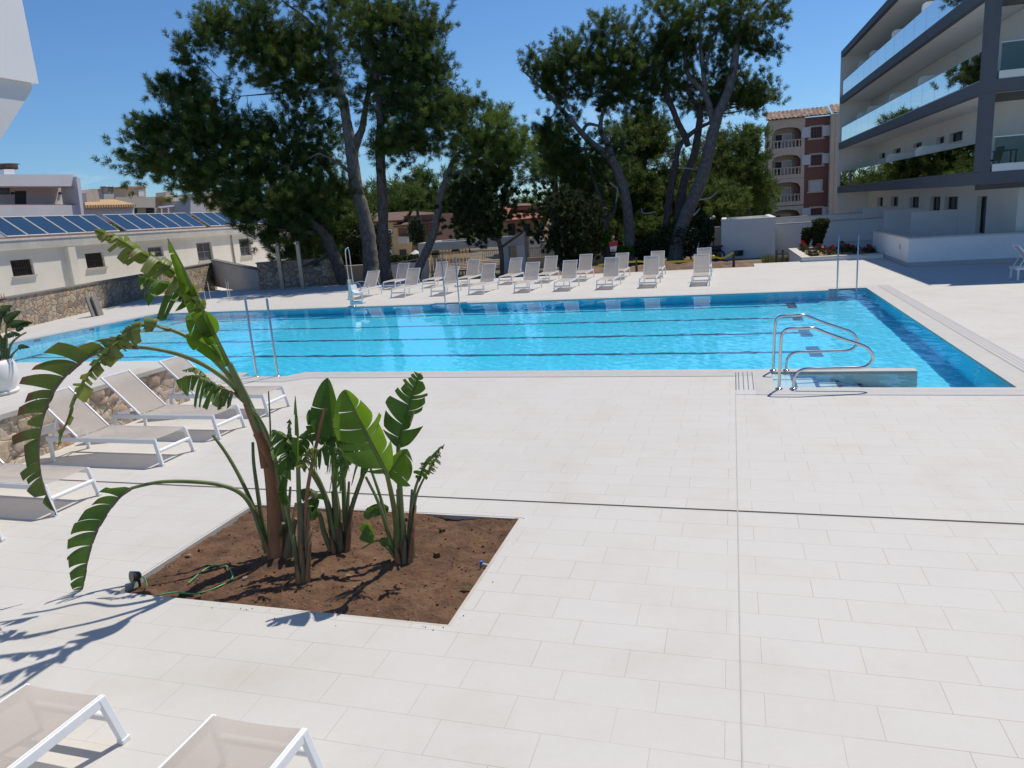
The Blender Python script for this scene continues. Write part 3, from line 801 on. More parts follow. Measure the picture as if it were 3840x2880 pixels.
for sy in (-.25, .25):
    mb.tube(spline([(s0[0]-0.12, s0[1]+sy, 0.80), (s0[0]+0.1, s0[1]+sy, 0.86), (s0[0]+0.36, s0[1]+sy, 0.82), (s0[0]+0.42, s0[1]+sy, 0.62)], 5), 0.014, 8)
mb.build('armrest', pm('blue_grey_tube', (0.28, 0.36, 0.42), 0.4), lift)
mb = MB(); mb.box(s0[0]-0.02, s0[0]+0.42, s0[1]-.26, s0[1]+.02, 0.10, 0.20); mb.bar((s0[0]+.38, s0[1]-.1, .5), (s0[0]+.36, s0[1]-.12, .18), .03, .03); mb.build('foot_tray', M_white, lift, 0.012)

# curved steel rails at the far left corner
za = zz_ = lambda x, y: ((700+x*.3617)/SC, (500+y*.3617)/SC)
for (k0, k1, lb) in (((125, 1610), (200, 1659), 'low bent steel rail at the far left pool corner, left one'), ((190, 1640), (440, 1659), 'longer bent steel rail sloping to the far left pool corner')):
    pa = G(*za(k0[0], k0[1]+130)); pb = G(*za(k1[0], k1[1]+80))
    Yr = float(pb[1]); pa2 = PY(*za(*k0), Yr+1.0)
    mb = MB(); x0, x1 = float(pa[0]), float(pb[0])
    pts = [(x0, Yr+0.9, 0.0), (x0+0.02, Yr+0.85, 0.55), (x0+(x1-x0)*.25, Yr+.7, .82), (x0+(x1-x0)*.85, Yr+.1, .92), (x1-0.02, Yr, .78), (x1, Yr, 0.0)]
    mb.tube(spline(pts, 6), 0.02, 10)
    tag(mb.build('corner_rail', M_steel), lb, 'handrail', 'steel rails at the far left corner')
# ================================================================== LEFT SIDE: terrace, walls, house with collectors
tones = [(0.52, 0.41, 0.29), (0.62, 0.52, 0.40), (0.46, 0.40, 0.33), (0.66, 0.58, 0.47), (0.54, 0.45, 0.37), (0.50, 0.31, 0.20), (0.60, 0.54, 0.46), (0.60, 0.45, 0.29), (0.50, 0.45, 0.40)]
M_stone = stone_mat('rubble_masonry', 2.9, tones, (0.40, 0.34, 0.27), 0.8, 0.04, 0.02)
tones2 = [(0.40, 0.31, 0.21), (0.48, 0.39, 0.29), (0.22, 0.19, 0.17), (0.52, 0.44, 0.34), (0.38, 0.32, 0.26), (0.44, 0.27, 0.18), (0.46, 0.40, 0.33), (0.50, 0.38, 0.25), (0.26, 0.24, 0.22)]
M_stone2 = stone_mat('boulder_masonry', 3.3, tones2, (0.20, 0.17, 0.14), 1.0, 0.07, 0.03)

TX, TY1, TZ = -9.24, 10.5, 0.73
ter = thing('raised_terrace', 'raised white terrace with rough stone facing beside the loungers', 'terrace', (TX, 8.0, 0))
# stone face as a real relief
mb = MB(); nyy, nzz = 300, 18
vr = random.Random(4)
seeds = [(vr.uniform(-4, TY1), vr.uniform(0, TZ-.08), vr.uniform(0.0, .05)) for _ in range(190)]
sy = np.array([q[0] for q in seeds]); sz = np.array([q[1] for q in seeds]); sd_ = np.array([q[2] for q in seeds])
vs = []
for j in range(nzz+1):
    for i in range(nyy+1):
        y = -4+(TY1+4)*i/nyy; z = (TZ-.075)*j/nzz
        d = (sy-y)**2+((sz-z)*1.2)**2
        k = np.argsort(d)[:2]; e = math.sqrt(d[k[1]])-math.sqrt(d[k[0]])
        vs.append((TX-0.015+min(1, e/0.035)*0.028+sd_[k[0]]*.7*min(1, e/.07), y, z))
mb.add(vs, [(j*(nyy+1)+i, j*(nyy+1)+i+1, (j+1)*(nyy+1)+i+1, (j+1)*(nyy+1)+i) for j in range(nzz) for i in range(nyy)], 0, True)
mb.build('stone_facing', M_stone, ter)
mb = MB(); mb.box(-34, TX-0.05, -4, TY1-0.03, -0.2, TZ-0.08); mb.build('core', M_render, ter)
mb = MB(); mb.box(TX-0.34, TX+0.05, -4, TY1, TZ-0.075, TZ); mb.build('coping', M_lime, ter, 0.006)
mb = MB(); mb.box(-34, TX-0.345, -4, TY1, TZ-0.07, TZ-0.003); mb.build('terrace_top', M_tile, ter)
mb = MB(); mb.box(TX+.045, TX+.06, 7.5, 7.82, .28, .40); mb.build('vent_cover', pm('grey_vent', (0.4, .4, .4), .5), ter, .004)

# white pot with bird-of-paradise on the terrace
zp = lambda x, y: ((x*.2894)/SC, (1080+y*.2894)/SC)
pc = G(*zp(-60, 1385), TZ); pc = np.array((pc[0]-0.05, pc[1]+0.05, TZ))
pot = thing('plant_pot', 'tall white rounded pot at the left edge, planted with bird of paradise', 'plant pot', tuple(pc))
hr = pxm(dep_of(pc)); Hp = 440*.2894/SC*hr; Rp = 285*.2894/SC*hr
mb = MB(); mb.lathe([(Rp*.80, 0.03), (Rp*.97, Hp*.35), (Rp*1.02, Hp*.6), (Rp*.98, Hp*.85), (Rp*.88, Hp), (Rp*.82, Hp), (Rp*.8, Hp*.93), (0.001, Hp*.93)], tuple(pc), 40)
mb.build('body', pm('white_pot', (0.74, 0.74, 0.72), 0.55, 0.03, 3, 0.05, 60), pot)
mb = MB(); mb.lathe([(0.001, 0.0), (Rp*.90, 0.0), (Rp*.96, 0.035), (Rp*.93, 0.05), (Rp*.75, 0.045)], tuple(pc), 40); mb.build('saucer', pm('white_saucer', (0.72, 0.72, 0.70), 0.6, 0.03), pot)
mb = MB(); mb.lathe([(0.001, Hp*.945), (Rp*.8, Hp*.94)], tuple(pc), 30); mb.build('potting_soil', M_soil, pot)

# stone wall behind the pool's left end
zA = lambda x, y: ((x*.2894)/SC, (1080+y*.2894)/SC)
w0, w1 = G(*zA(-300, 670)), G(*zA(150, 550)); dirw = (G(330, 640.5)-G(60, 706)); dirw[2] = 0; dirw /= np.linalg.norm(dirw)
nrm = np.array((dirw[1], -dirw[0], 0))                     # towards the pool
o0 = G(60, 706)
sw = thing('stone_wall', 'long boulder wall with dark coping behind the left end of the pool', 'wall', tuple(o0))
mb = MB(); L0, L1 = -14.0, 13.0
def view_x(p):
    v = np.array(p)-CP; return (v@CR)/(v@_fw)*FPX/SC+1106
while view_x(o0+dirw*L1) < 466: L1 += .25
mb.frame(o0, dirw, -nrm, (0, 0, 1), (L0, L1), (0, 0.45), (-0.5, 1.12)); mb.build('masonry', M_stone2, sw)
mb = MB(); mb.frame(o0, dirw, -nrm, (0, 0, 1), (L0, L1), (-0.04, 0.5), (1.12, 1.17)); mb.build('coping', pm('dark_coping', (0.17, 0.155, 0.14), 0.8, 0.25, 6), sw)
# right hand piece with a sloping wing behind the showers
a, b2 = G(562, 626), G(729, 612.5)
dx = (b2-a); L = np.linalg.norm(dx); dx /= L; ny_ = np.array((-dx[1], dx[0], 0))
sw2 = thing('stone_wall', 'shorter boulder wall behind the two shower posts, left of the leaning pine', 'wall', tuple(a))
mb = MB(); mb.frame(a, dx, ny_, (0, 0, 1), (0, L), (0, 0.4), (-0.3, 1.30)); mb.build('masonry', M_stone2, sw2)
mb = MB(); mb.frame(a, dx, ny_, (0, 0, 1), (-0.05, L+0.05), (-0.04, 0.44), (1.30, 1.35)); mb.build('coping', pm('grey_coping', (0.20, 0.185, 0.17), 0.8, 0.25, 6), sw2)
# sloped stair string wall between both pieces, white plaster behind with tree shade put into its grey
pA, pB = o0+dirw*(L1-.35)+nrm*-.05, a
sv = thing('stair_wall', 'sloping plastered wall of the garden stair between the two boulder walls', 'wall', tuple((pA+pB)/2*np.array((1, 1, 0))))
dd = pB-pA; LL = np.linalg.norm(dd); dd /= LL; nn_ = np.array((-dd[1], dd[0], 0))
mb = MB(); mb.add([tuple(pA+np.array((0, 0, z))+nn_*t) for t in (0.05, 0.3) for z in (-.3, 1.32)]+[tuple(pB+np.array((0, 0, z))+nn_*t) for t in (0.05, 0.3) for z in (-.3, 0.95)], [(0, 1, 5, 4), (2, 6, 7, 3), (1, 3, 7, 5)]); mb.build('plaster', pm('tree_shade_plaster', (.42, .40, .37), .9, .1, 1.5), sv)
mb = MB(); mb.bar(pA+np.array((0, 0, 1.36))+nn_*.17, pB+np.array((0, 0, .99))+nn_*.17, .36, .06); mb.build('coping', pm('dark_stair_coping', (0.15, 0.14, 0.13), .8), sv)
# two spare paving slabs leaning on the wall
for i, (xa, lb) in enumerate(((985, 'left one of two grey paving slabs leaning against the boulder wall'), (1195, 'right one of two grey paving slabs leaning against the boulder wall'))):
    q = G(*zA(*((1165, 378), (1240, 365))[i])); mb = MB()
    up = -nrm*0.16+np.array((0, 0, 0.92)); up /= np.linalg.norm(up); tk = np.cross(dirw, up)
    mb.frame(q+nrm*0.10, dirw, up, tk, (0, 0.40), (0, .80), (-0.03, 0.03), 0)
    tag(mb.build('paving_slab', pm('grey_slab', (0.22, 0.205, 0.185), 0.8, 0.2, 5), None, 0.004), lb, 'paving slab', 'leaning paving slabs')

# shower posts
M_shower = pm('dull_shower_steel', (0.36, 0.32, 0.27), 0.42, 0.15, 3, metal=0.7)
zs = lambda x, y: ((700+x*.3617)/SC, (500+y*.3617)/SC)
for (xb, yb, xt, yt, lb) in ((1000, 1618, 925, 1140, 'left stainless shower post before the boulder wall'), (1210, 1610, 1140, 1120, 'right stainless shower post before the boulder wall, with taller head')):
    q = G(*zs(xb, yb)); tp = PY(*zs(xt, yt), q[1]); h = float(tp[2]); w = 0.10
    t = thing('shower_post', lb, 'shower', tuple(q), group='shower posts')
    mb = MB(); mb.box(q[0]-w, q[0]+w, q[1]-.05, q[1]+.05, 0, h); mb.build('column', M_shower, t, 0.006)
    mb = MB(); mb.box(q[0]-.07, q[0]+.07, q[1]-.22, q[1]-.05, h-.10, h-.06); mb.lathe([(.06, -.02), (.06, 0), (.01, .01)], (q[0], q[1]-.17, h-.11), 14); mb.build('shower_head', M_steel, t)
    mb = MB(); mb.lathe([(.035, 0), (.035, .05), (.01, .06)], (q[0], q[1]-.11, 1.0), 12); mb.build('push_button', M_steel, t)

# house with the solar collectors
A0 = PD(-30, 530, 35.0)
hd = np.array((math.sin(R(-3.0)), math.cos(R(-3.0)), 0)); hn = np.array((hd[1], -hd[0], 0))   # along the wall / outwards
def on_wall(x, y, off=0.0):           # where a view line meets the house wall
    o = A0+hn*off; d = ray(x, y)
    return CP + d*(((o-CP) @ hn)/(d @ hn))
z2 = lambda x, y: ((x*.3617)/SC, (500+y*.3617)/SC)
house = thing('collector_house', 'long low cream house with a row of solar collectors on its roof', 'house', (float(A0[0]), float(A0[1])+8, -0.55))
fas_b = on_wall(*z2(400, 1200), 0.19)[2]; fas_t = on_wall(*z2(400, 1098), 0.19)[2]
M_cream = pm('cream_plaster', (0.84, 0.785, 0.68), 0.9, 0.05, 0.8, 0.1, 60, dirt=(0.72, 0.65, 0.54))
pa_ = A0.copy(); pa_[2] = 0
mb = MB(); mb.frame(pa_, hd, hn, (0, 0, 1), (-16, 34), (-7, -0.22), (-0.6, fas_b+0.02)); 
# openings: recessed windows cut as dark boxes set in a reveal
wins = [((140, 1300, 330, 1488), 0), ((907, 1232, 1068, 1402), 0), ((1547, 1170, 1685, 1290), 1), ((2062, 1125, 2190, 1328), 1)]
zt3 = lambda x, y: ((700+x*.3617)/SC, (500+y*.3617)/SC)
def _hole(q0, q1):
    (xa, za_), (xb, zb_) = sorted(((float((q0-pa_) @ hd), float(q0[2])), (float((q1-pa_) @ hd), float(q1[2]))))
    return (xa, xb, min(za_, zb_), max(za_, zb_))
_wins = [(_hole(on_wall(*z2(x0, y1)), on_wall(*z2(x1, y0))), kd) for (x0, y0, x1, y1), kd in wins]+[(_hole(on_wall(*zt3(565, 1275)), on_wall(*zt3(655, 1085))), 1)]
holed_wall(mb, pa_, hd, hn, -16, 34, -0.6, fas_b+.02, [h for h, _ in _wins], 0.221)
for u_ in (-16, 34): mb.frame(pa_, hd, hn, (0, 0, 1), (u_-.001, u_+.001), (-.22, -.001), (-.6, fas_b+.02))
mb.build('wall', M_cream, house)
M_fasc = pm('weathered_fascia', (0.62, 0.59, 0.53), 0.9, 0.1, 1.2, 0.1, 50, dirt=(0.50, 0.46, 0.40))
mb = MB(); mb.frame(pa_, hd, hn, (0, 0, 1), (-16, 34), (-7, 0.19), (fas_b+0.025, fas_t)); mb.build('fascia', M_fasc, house)
mb = MB(); mb.frame(pa_, hd, hn, (0, 0, 1), (-16, 34), (-7, 0.22), (fas_t+0.003, fas_t+0.10)); mb.build('gutter', pm('white_gutter', (0.72, 0.71, 0.70), .6), house)
mb = MB(); mb.frame(pa_, hd, hn, (0, 0, 1), (-16, 34), (-6.9, 0.10), (fas_t+0.103, fas_t+0.17)); mb.build('roof', pm('terracotta_roof', (0.33, 0.16, 0.11), .85, .3, 4), house)
M_sash = pm('brown_grille', (0.10, 0.062, 0.048), 0.6)
M_alu = pm('aluminium_frame', (0.44, 0.44, 0.43), 0.4, 0.05, 6, metal=0.6)
for (xa, xb, zl_, zh_), kind in _wins:
    f = MB()
    for (u0, u1, v0, v1) in ((xa+.003, xa+.06, zl_+.003, zh_-.003), (xb-.06, xb-.003, zl_+.003, zh_-.003), (xa+.06, xb-.06, zh_-.06, zh_-.003), (xa+.06, xb-.06, zl_+.003, zl_+.05)):
        f.frame(pa_, hd, hn, (0, 0, 1), (u0, u1), (-.20, -.15), (v0, v1))
    fo = f.build('window', M_sash if kind == 0 else M_alu, house)
    s = MB(); s.frame(pa_, hd, hn, (0, 0, 1), (xa-.08, xb+.08), (-.14, 0.09), (zl_-.07, zl_+.002)); s.build('sill', M_lime, fo)
    v = MB(); v.frame(pa_, hd, hn, (0, 0, 1), (xa+.05, xb-.05), (-.19, -.18), (zl_+.04, zh_-.05)); v.build('pane', M_void if kind == 0 else pm('grey_blind', (.10, .10, .10), .6, .2, 1), fo)
    g_ = MB(); n_ = 9 if kind == 0 else 2
    for k in range(1, n_): g_.frame(pa_, hd, hn, (0, 0, 1), (xa+(xb-xa)*k/n_-.012, xa+(xb-xa)*k/n_+.012), (-.13, -.11), (zl_+.003, zh_-.003))
    g_.frame(pa_, hd, hn, (0, 0, 1), (xa+.003, xb-.003), (-.109, -.095), ((zl_+zh_)/2-.02, (zl_+zh_)/2+.02)); g_.build('grille', M_sash if kind == 0 else M_alu, fo)
for (x, y) in ((752, 1400),):
    q = on_wall(*z2(x, y)); u = float((q-pa_) @ hd); mb = MB(); mb.frame(pa_, hd, hn, (0, 0, 1), (u-.28, u+.22), (0.003, 0.22), (-0.55, fas_b)); mb.build('pilaster', M_cream, house)
    mb = MB(); p = pa_+hd*(u+.3)+hn*.06; mb.tube([(p[0], p[1], -.5), (p[0], p[1], fas_b)], .05, 8); mb.build('downpipe', M_fasc, house)
q = on_wall(*zt3(490, 1300)); u = float((q-pa_) @ hd); p = pa_+hd*u+hn*.06
mb = MB(); mb.tube([(p[0], p[1], -.5), (p[0], p[1], fas_b)], .055, 8); mb.build('downpipe', pm('rust_stained_pipe', (0.42, 0.34, 0.25), .8, .3, 2), house)
# collectors
m_coll, nt, b = new_mat('collector_glass')
b.inputs['Base Color'].default_value = (0.022, 0.052, 0.10, 1); b.inputs['Roughness'].default_value = 0.08; b.inputs['Specular IOR Level'].default_value = 0.6
zb0 = fas_t+0.20
ptop = on_wall(*z2(500, 858), -1.4)[2]
up = -hn*1.5+np.array((0, 0, ptop-zb0)); Lp = np.linalg.norm(up); up /= Lp; nr = np.cross(hd, up)
if nr[2] < 0: nr = -nr
q0 = on_wall(*z2(65, 1085), 0.1); u_ref = float((q0-pa_) @ hd)
q1 = on_wall(*z2(1255, 1022), 0.1); w_ = (float((q1-pa_) @ hd)-u_ref-0.1)/6.0
uu = u_ref-6*w_-0.25-w_*.2
for arr in range(6):
    for k in range(6):
        u0 = uu+k*w_
        org = pa_+hd*u0+hn*0.1+np.array((0, 0, zb0))
        f = MB()
        for (a0, a1, c0, c1) in ((0.015, 0.05, 0, Lp), (w_-.05, w_-.015, 0, Lp), (.05, w_-.05, 0, .05), (.05, w_-.05, Lp-.05, Lp)):
            f.frame(org, hd, up, nr, (a0, a1), (c0, c1), (-.05, .03))
        fo = f.build('solar_collector', M_alu, house)
        v = MB(); v.frame(org, hd, up, nr, (.05, w_-.05), (.05, Lp-.05), (-.04, .012)); v.build('collector_pane', m_coll, fo)
    uu += 6*w_+w_*0.42

yd = MB(); yd.frame(pa_, hd, hn, (0, 0, 1), (-16, 40), (0.01, 10), (-0.9, -0.52)); struct('bounce_yard', yd, pm('bounce_concrete', (0.62, 0.60, 0.55), .9, .08, 1.5))  # unseen pale yard, added to bounce sunlight on to the house wall
# ================================================================== HOTEL WING ON THE RIGHT
M_grey = pm('anthracite_render', (0.105, 0.112, 0.127), 0.7, 0.06, 2)
M_hwall = pm('hotel_white_render', (0.80, 0.785, 0.745), 0.85, 0.03, 1.5, 0.1, 80)
M_bglass = glass_mat('balcony_glass', (0.52, 0.62, 0.61), 1.38)
M_frame = pm('black_window_frame', (0.035, 0.035, 0.04), 0.4)
M_curtain = pm('pale_curtain', (0.30, 0.31, 0.32), 0.9, 0.25, 1.2, stretch=(6, 6, 0.2))
HC = np.array((7.75, 28.60))                       # outer corner
hu = np.array((math.sin(R(-1.71)), math.cos(R(-1.71)), 0))          # along the pool front, away from the camera
hv = np.array((hu[1], -hu[0], 0))                  # into the building (towards +x)
HO = np.array((HC[0], HC[1], 0.0))
LEN, DEPTH = 27.8, 26.0
SLAB = (2.70, 5.58, 8.50, 11.42)                   # underside of each slab edge
hotel = thing('hotel_building', 'white hotel wing with dark slab edges and glass balconies, in shade at right', 'building', (HC[0]+6, HC[1]+10, 0))
def hb(mb, u, v, z, mi=0): return mb.frame(HO, hu, hv, (0, 0, 1), u, v, z, mi)
SET = 1.95                                         # depth of the balconies

mb = MB(); hb(mb, (LEN+.003, LEN+0.25), (0.02, DEPTH), (-0.6, 11.80)); mb.build('end_wall', M_hwall, hotel)
def on_front(x, y, v):                              # where a view line meets the plane v metres behind the pool front
    o = HO+hv*v; d = ray(x, y)
    return CP+d*(((o-CP) @ hv)/(d @ hv))
U3 = float((on_front(1945, 0, 0)-HO) @ hu)-0.8      # the top storey is set back from the near corner
for i, z in enumerate(SLAB):
    U0 = 0.0 if i < 3 else U3
    th = 0.40 if i < 3 else 0.36
    e = MB()
    hb(e, (U0, LEN), (0.0, 0.22), (z, z+th)); hb(e, (U0, U0+0.22), (0.221, DEPTH), (z, z+th)); e.build('slab_edge', M_grey, hotel)
    s_ = MB(); hb(s_, (U0+0.222, LEN), (0.222, DEPTH), (z+0.02, z+th-0.06)); s_.build('balcony_slab' if i < 3 else 'roof', M_hwall, hotel)
    if i < 3:
        k = MB(); hb(k, (0.30, LEN-.05), (0.06, 0.16), (z+th+.002, z+th+0.06)); k.build('rail_base', pm('anodised_profile', (0.33, 0.35, 0.36), .35, .05, metal=.7), hotel)
        k = MB(); hb(k, (0.02, 0.34), (0.46, DEPTH), (z+th+.002, z+th+0.24)); k.build('balcony_kerb', M_hwall, hotel)
        n_ = 15; L1 = (LEN-.4)/n_
        for j in range(n_):
            g_ = MB(); hb(g_, (0.34+j*L1+.012, 0.34+(j+1)*L1-.012), (0.10, 0.12), (z+th+0.03, z+th+0.95)); g_.build('glass_panel', M_bglass, hotel)
        for j in range(5):
            g_ = MB(); hb(g_, (0.10, 0.12), (0.50+j*1.9+.01, 0.50+(j+1)*1.9-.01), (z+th+0.25, z+th+1.08)); g_.build('glass_panel', M_bglass, hotel)
        g_ = MB(); hb(g_, (0.085, 0.135), (0.46, 10), (z+th+1.08, z+th+1.115)); g_.build('handrail', pm('steel_rail', (0.6, 0.6, 0.58), .3, .03, metal=.8), hotel)
    if i == 3: continue
    d_ = MB(); hb(d_, (0.62, 0.80), (0.222, DEPTH-2), (z-0.24, z+0.018)) if i > 0 else hb(d_, (0.62, 0.80), (0.222, 5.2), (z-0.17, z+0.018)); d_.build('downstand_beam', pm('dark_soffit_beam', (0.10, 0.10, 0.10), .7), hotel)
mb = MB(); hb(mb, (SET, LEN), (SET+.23, DEPTH), (-0.6, SLAB[2]+0.01)); hb(mb, (SET-.001, SET+.001), (SET, SET+.23), (-.6, SLAB[2]+.01)); hb(mb, (U3+SET, LEN), (SET, DEPTH), (SLAB[2]+.34, SLAB[3]-0.01)); mb.build('wall', M_hwall, hotel)
c = MB(); hb(c, (0.02, 0.38), (0.02, 0.40), (SLAB[0]+.41, SLAB[1]-.002)); hb(c, (0.02, 0.38), (0.02, 0.40), (SLAB[1]+.402, SLAB[2]-.002)); c.build('corner_column', M_grey, hotel)
# low partitions between the balconies and on the terrace
def on_front(x, y, v):                              # where a view line meets the plane v metres behind the pool front
    o = HO+hv*v; d = ray(x, y)
    return CP+d*(((o-CP) @ hv)/(d @ hv))
z7 = lambda x, y: ((3040+x*.3617)/SC, (0+y*.3617)/SC)
z8 = lambda x, y: ((3040+x*.3617)/SC, (600+y*.3617)/SC)
for fl, pts in ((2, ((1145, 165), (835, 430), (607, 640), (492, 735))), (1, ((1110, 900), (806, 1085), (583, 1195), (478, 1245))), (0, ((1085, 1610), (785, 1650)))):
    for (x, y) in pts:
        u = float((on_front(*z7(x, y), 0.13)-HO) @ hu); z = SLAB[fl]+0.34
        mb = MB(); pr = [(0.14, 0), (SET+.01, 0), (SET+.01, 1.42), (0.34, 1.42)]+[(0.14+0.2*(1-math.sin(a)), 1.22+0.2*math.cos(a)) for a in np.linspace(0.1, 1.57, 6)]
        P0 = [HO+hu*(u-.06)+hv*a+np.array((0, 0, z+h)) for a, h in pr]; P1 = [p+hu*.12 for p in P0]; n_ = len(pr)
        mb.add(P0+P1, [tuple(range(n_))[::-1], tuple(range(n_, 2*n_))]+[(i, (i+1) % n_, n_+(i+1) % n_, n_+i) for i in range(n_)])
        mb.build('balcony_partition', M_render, hotel)
OPEN = [(z8, 690, 385, 752, 480, 'window'), (z8, 830, 380, 906, 482, 'window'), (z8, 1022, 380, 1122, 496, 'window'), (z8, 1232, 378, 1346, 524, 'window'), (z8, 1385, 378, 1530, 514, 'window'), (z8, 1700, 375, 1830, 760, 'balcony_door'),
        (z7, 712, 1578, 772, 1650, 'window'), (z7, 855, 1528, 935, 1600, 'window'), (z7, 1060, 1470, 1152, 1540, 'window'), (z7, 1300, 1408, 1386, 1500, 'window'), (z7, 1430, 1352, 1578, 1485, 'window'),
        (z7, 1765, 1272, 1892, 1680, 'balcony_door'), (z7, 1480, 630, 1625, 870, 'balcony_door'), (z7, 1820, 450, 1950, 900, 'balcony_door')]
HOLES = []
for fn, x0, y0, x1, y1, nm in OPEN:
    a, b_ = on_front(*fn(x0, y1), SET), on_front(*fn(x1, y0), SET)
    ua, ub = sorted((float((a-HO) @ hu), float((b_-HO) @ hu))); za_, zb_ = sorted((float(a[2]), float(b_[2])))
    fl_ = max([0.02]+[z+.42 for z in SLAB if z < zb_]); za_ = max(za_, fl_)
    ua = max(ua, SET+.3); ub = max(ub, ua+.5)
    HOLES.append((ua, ub, za_, zb_))
    f = MB()
    for (q0, q1, r0, r1) in ((ua+.003, ua+.06, za_+.003, zb_-.003), (ub-.06, ub-.003, za_+.003, zb_-.003), (ua+.06, ub-.06, zb_-.06, zb_-.003), (ua+.06, ub-.06, za_+.003, za_+.05), ((ua+ub)/2-.025, (ua+ub)/2+.025, za_+.05, zb_-.06)):
        hb(f, (q0, q1), (SET+.17, SET+.22), (r0, r1))
    fo = f.build(nm, M_frame, hotel)
    p = MB(); hb(p, (ua+.06, ub-.06), (SET+.215, SET+.218), (za_+.05, zb_-.06)); p.build('pane', pm('dark_window_glass', (0.05, 0.055, 0.058), 0.06, .2, 1), fo)
    k = MB(); hb(k, (ua+.07, (ua+ub)/2-.03), (SET+.211, SET+.213), (za_+.05, zb_-.07)); k.build('curtain', M_curtain, fo)
wf = MB(); holed_wall(wf, HO+hv*SET, hu, -hv, SET, LEN, -0.6, SLAB[2]+.01, [h for h in HOLES if h[3] < SLAB[2]+.1], .23)
wf.build('wall', M_hwall, hotel)
# furniture on the first balcony and the ground floor terrace
M_wicker = pm('dark_wicker', (0.035, 0.028, 0.022), 0.8, .3, 30)
def chair(loc, rz, label, mat, group):
    t = thing('terrace_chair', label, 'chair', loc, rz, group)
    o = np.array(loc)
    s_ = MB(); s_.box(o[0]-.24, o[0]+.24, o[1]-.24, o[1]+.24, o[2]+.40, o[2]+.45); s_.build('seat', mat, t, .01)
    s_ = MB(); s_.frame((o[0]-.24, o[1]+.2, o[2]+.45), (1, 0, 0), (0, .25, 1), (0, 1, -.25), (0, .48), (0, .42), (0, .04)); s_.build('backrest', mat, t, .01)
    for sx in (-.21, .21):
        for sy in (-.21, .21):
            l = MB(); l.tube([(o[0]+sx, o[1]+sy, o[2]), (o[0]+sx*.95, o[1]+sy*.95, o[2]+.4)], .016, 6); l.build('leg', mat, t)
    return t
def table(loc, label, mat, r=.42):
    t = thing('terrace_table', label, 'table', loc); o = np.array(loc)
    s_ = MB(); s_.box(o[0]-r, o[0]+r, o[1]-r, o[1]+r, o[2]+.70, o[2]+.74); s_.build('tabletop', mat, t, .01)
    for sx in (-r+.05, r-.05):
        for sy in (-r+.05, r-.05):
            l = MB(); l.box(o[0]+sx-.02, o[0]+sx+.02, o[1]+sy-.02, o[1]+sy+.02, o[2], o[2]+.70); l.build('leg', mat, t)
b1 = HO+hu*1.1+hv*0.9; zf = SLAB[0]+.36
table((float(b1[0]+.3), float(b1[1]+.15), zf), 'dark table on the first floor balcony, just right of the corner column', M_wicker, .3)
chair((float(b1[0]-.15), float(b1[1]+.1), zf), R(-80), 'dark chair beside the balcony table', M_wicker, None)
lg = copy_tree(lg_low); lg.location = (float(b1[0]+1.55), float(b1[1]-.05), zf+.02); lg.rotation_euler = (0, 0, R(170)); tag(lg, 'pale lounger on the first floor balcony behind the glass', 'sun lounger', 'balcony loungers')
tt = PX(*z8(1395, 760), 9.3)
_t = G(*z8(1395, 712), .74)
table((float(_t[0]), float(_t[1]), 0.0), 'dark table on the ground floor terrace behind the white wall', M_dark, .36)
chair((float(_t[0])+1.0, float(_t[1])-.1, 0.0), R(-90), 'dark chair right of the terrace table', M_dark, None)

# white terrace wall in front of the wing
TWX, TWY = 6.05, 29.62
q = PX(*z8(1010, 806), TWX); TWZ = float(PY(*z8(1010, 806), TWY)[2])
tw = thing('terrace_wall', 'white L shaped terrace wall with pale coping before the hotel wing', 'wall', (TWX, TWY, 0))
M_plinth = pm('limestone_plinth', (0.46, 0.44, 0.41), .8, .06, 3)
mb = MB(); mb.box(TWX, 16, TWY, TWY+.22, 0.16, TWZ-.06); mb.box(TWX, TWX+.22, TWY+.221, 36.8, 0.16, TWZ-.06); mb.build('wall_body', M_render, tw)
mb = MB(); mb.box(TWX-.012, 16, TWY-.012, TWY+.22, 0, 0.159); mb.box(TWX-.012, TWX+.22, TWY+.221, 36.8, -.5, 0.159); mb.build('plinth', M_plinth, tw)
mb = MB(); mb.box(TWX-.03, 16, TWY-.03, TWY+.27, TWZ-.058, TWZ); mb.box(TWX-.03, TWX+.27, TWY+.272, 36.8, TWZ-.058, TWZ); mb.build('coping', M_lime, tw, .005)
mb = MB(); mb.box(TWX-.012, TWX-.002, 30.95, 31.12, .55, .72); mb.build('wall_light', pm('grey_lamp_cover', (.35, .33, .34), .5), tw)
fl = MB(); fl.box(TWX+.22, 16, TWY+.22, 60, -.3, 0.0); struct('terrace_floor', fl, M_tile)
# partition walls on the terrace, seen over the wall
for i, (x, y0, y1) in enumerate(((1050, 540, 660), (760, 525, 660), (545, 500, 690), (448, 500, 600))):
    u = float((on_front(*z8(x, y0), 0.13)-HO) @ hu)
    mb = MB(); hb(mb, (u, u+.12), (0.15, SET-.004), (0.0, float(on_front(*z8(x, y0), .13)[2]))); mb.build('terrace_partition', M_render, hotel)

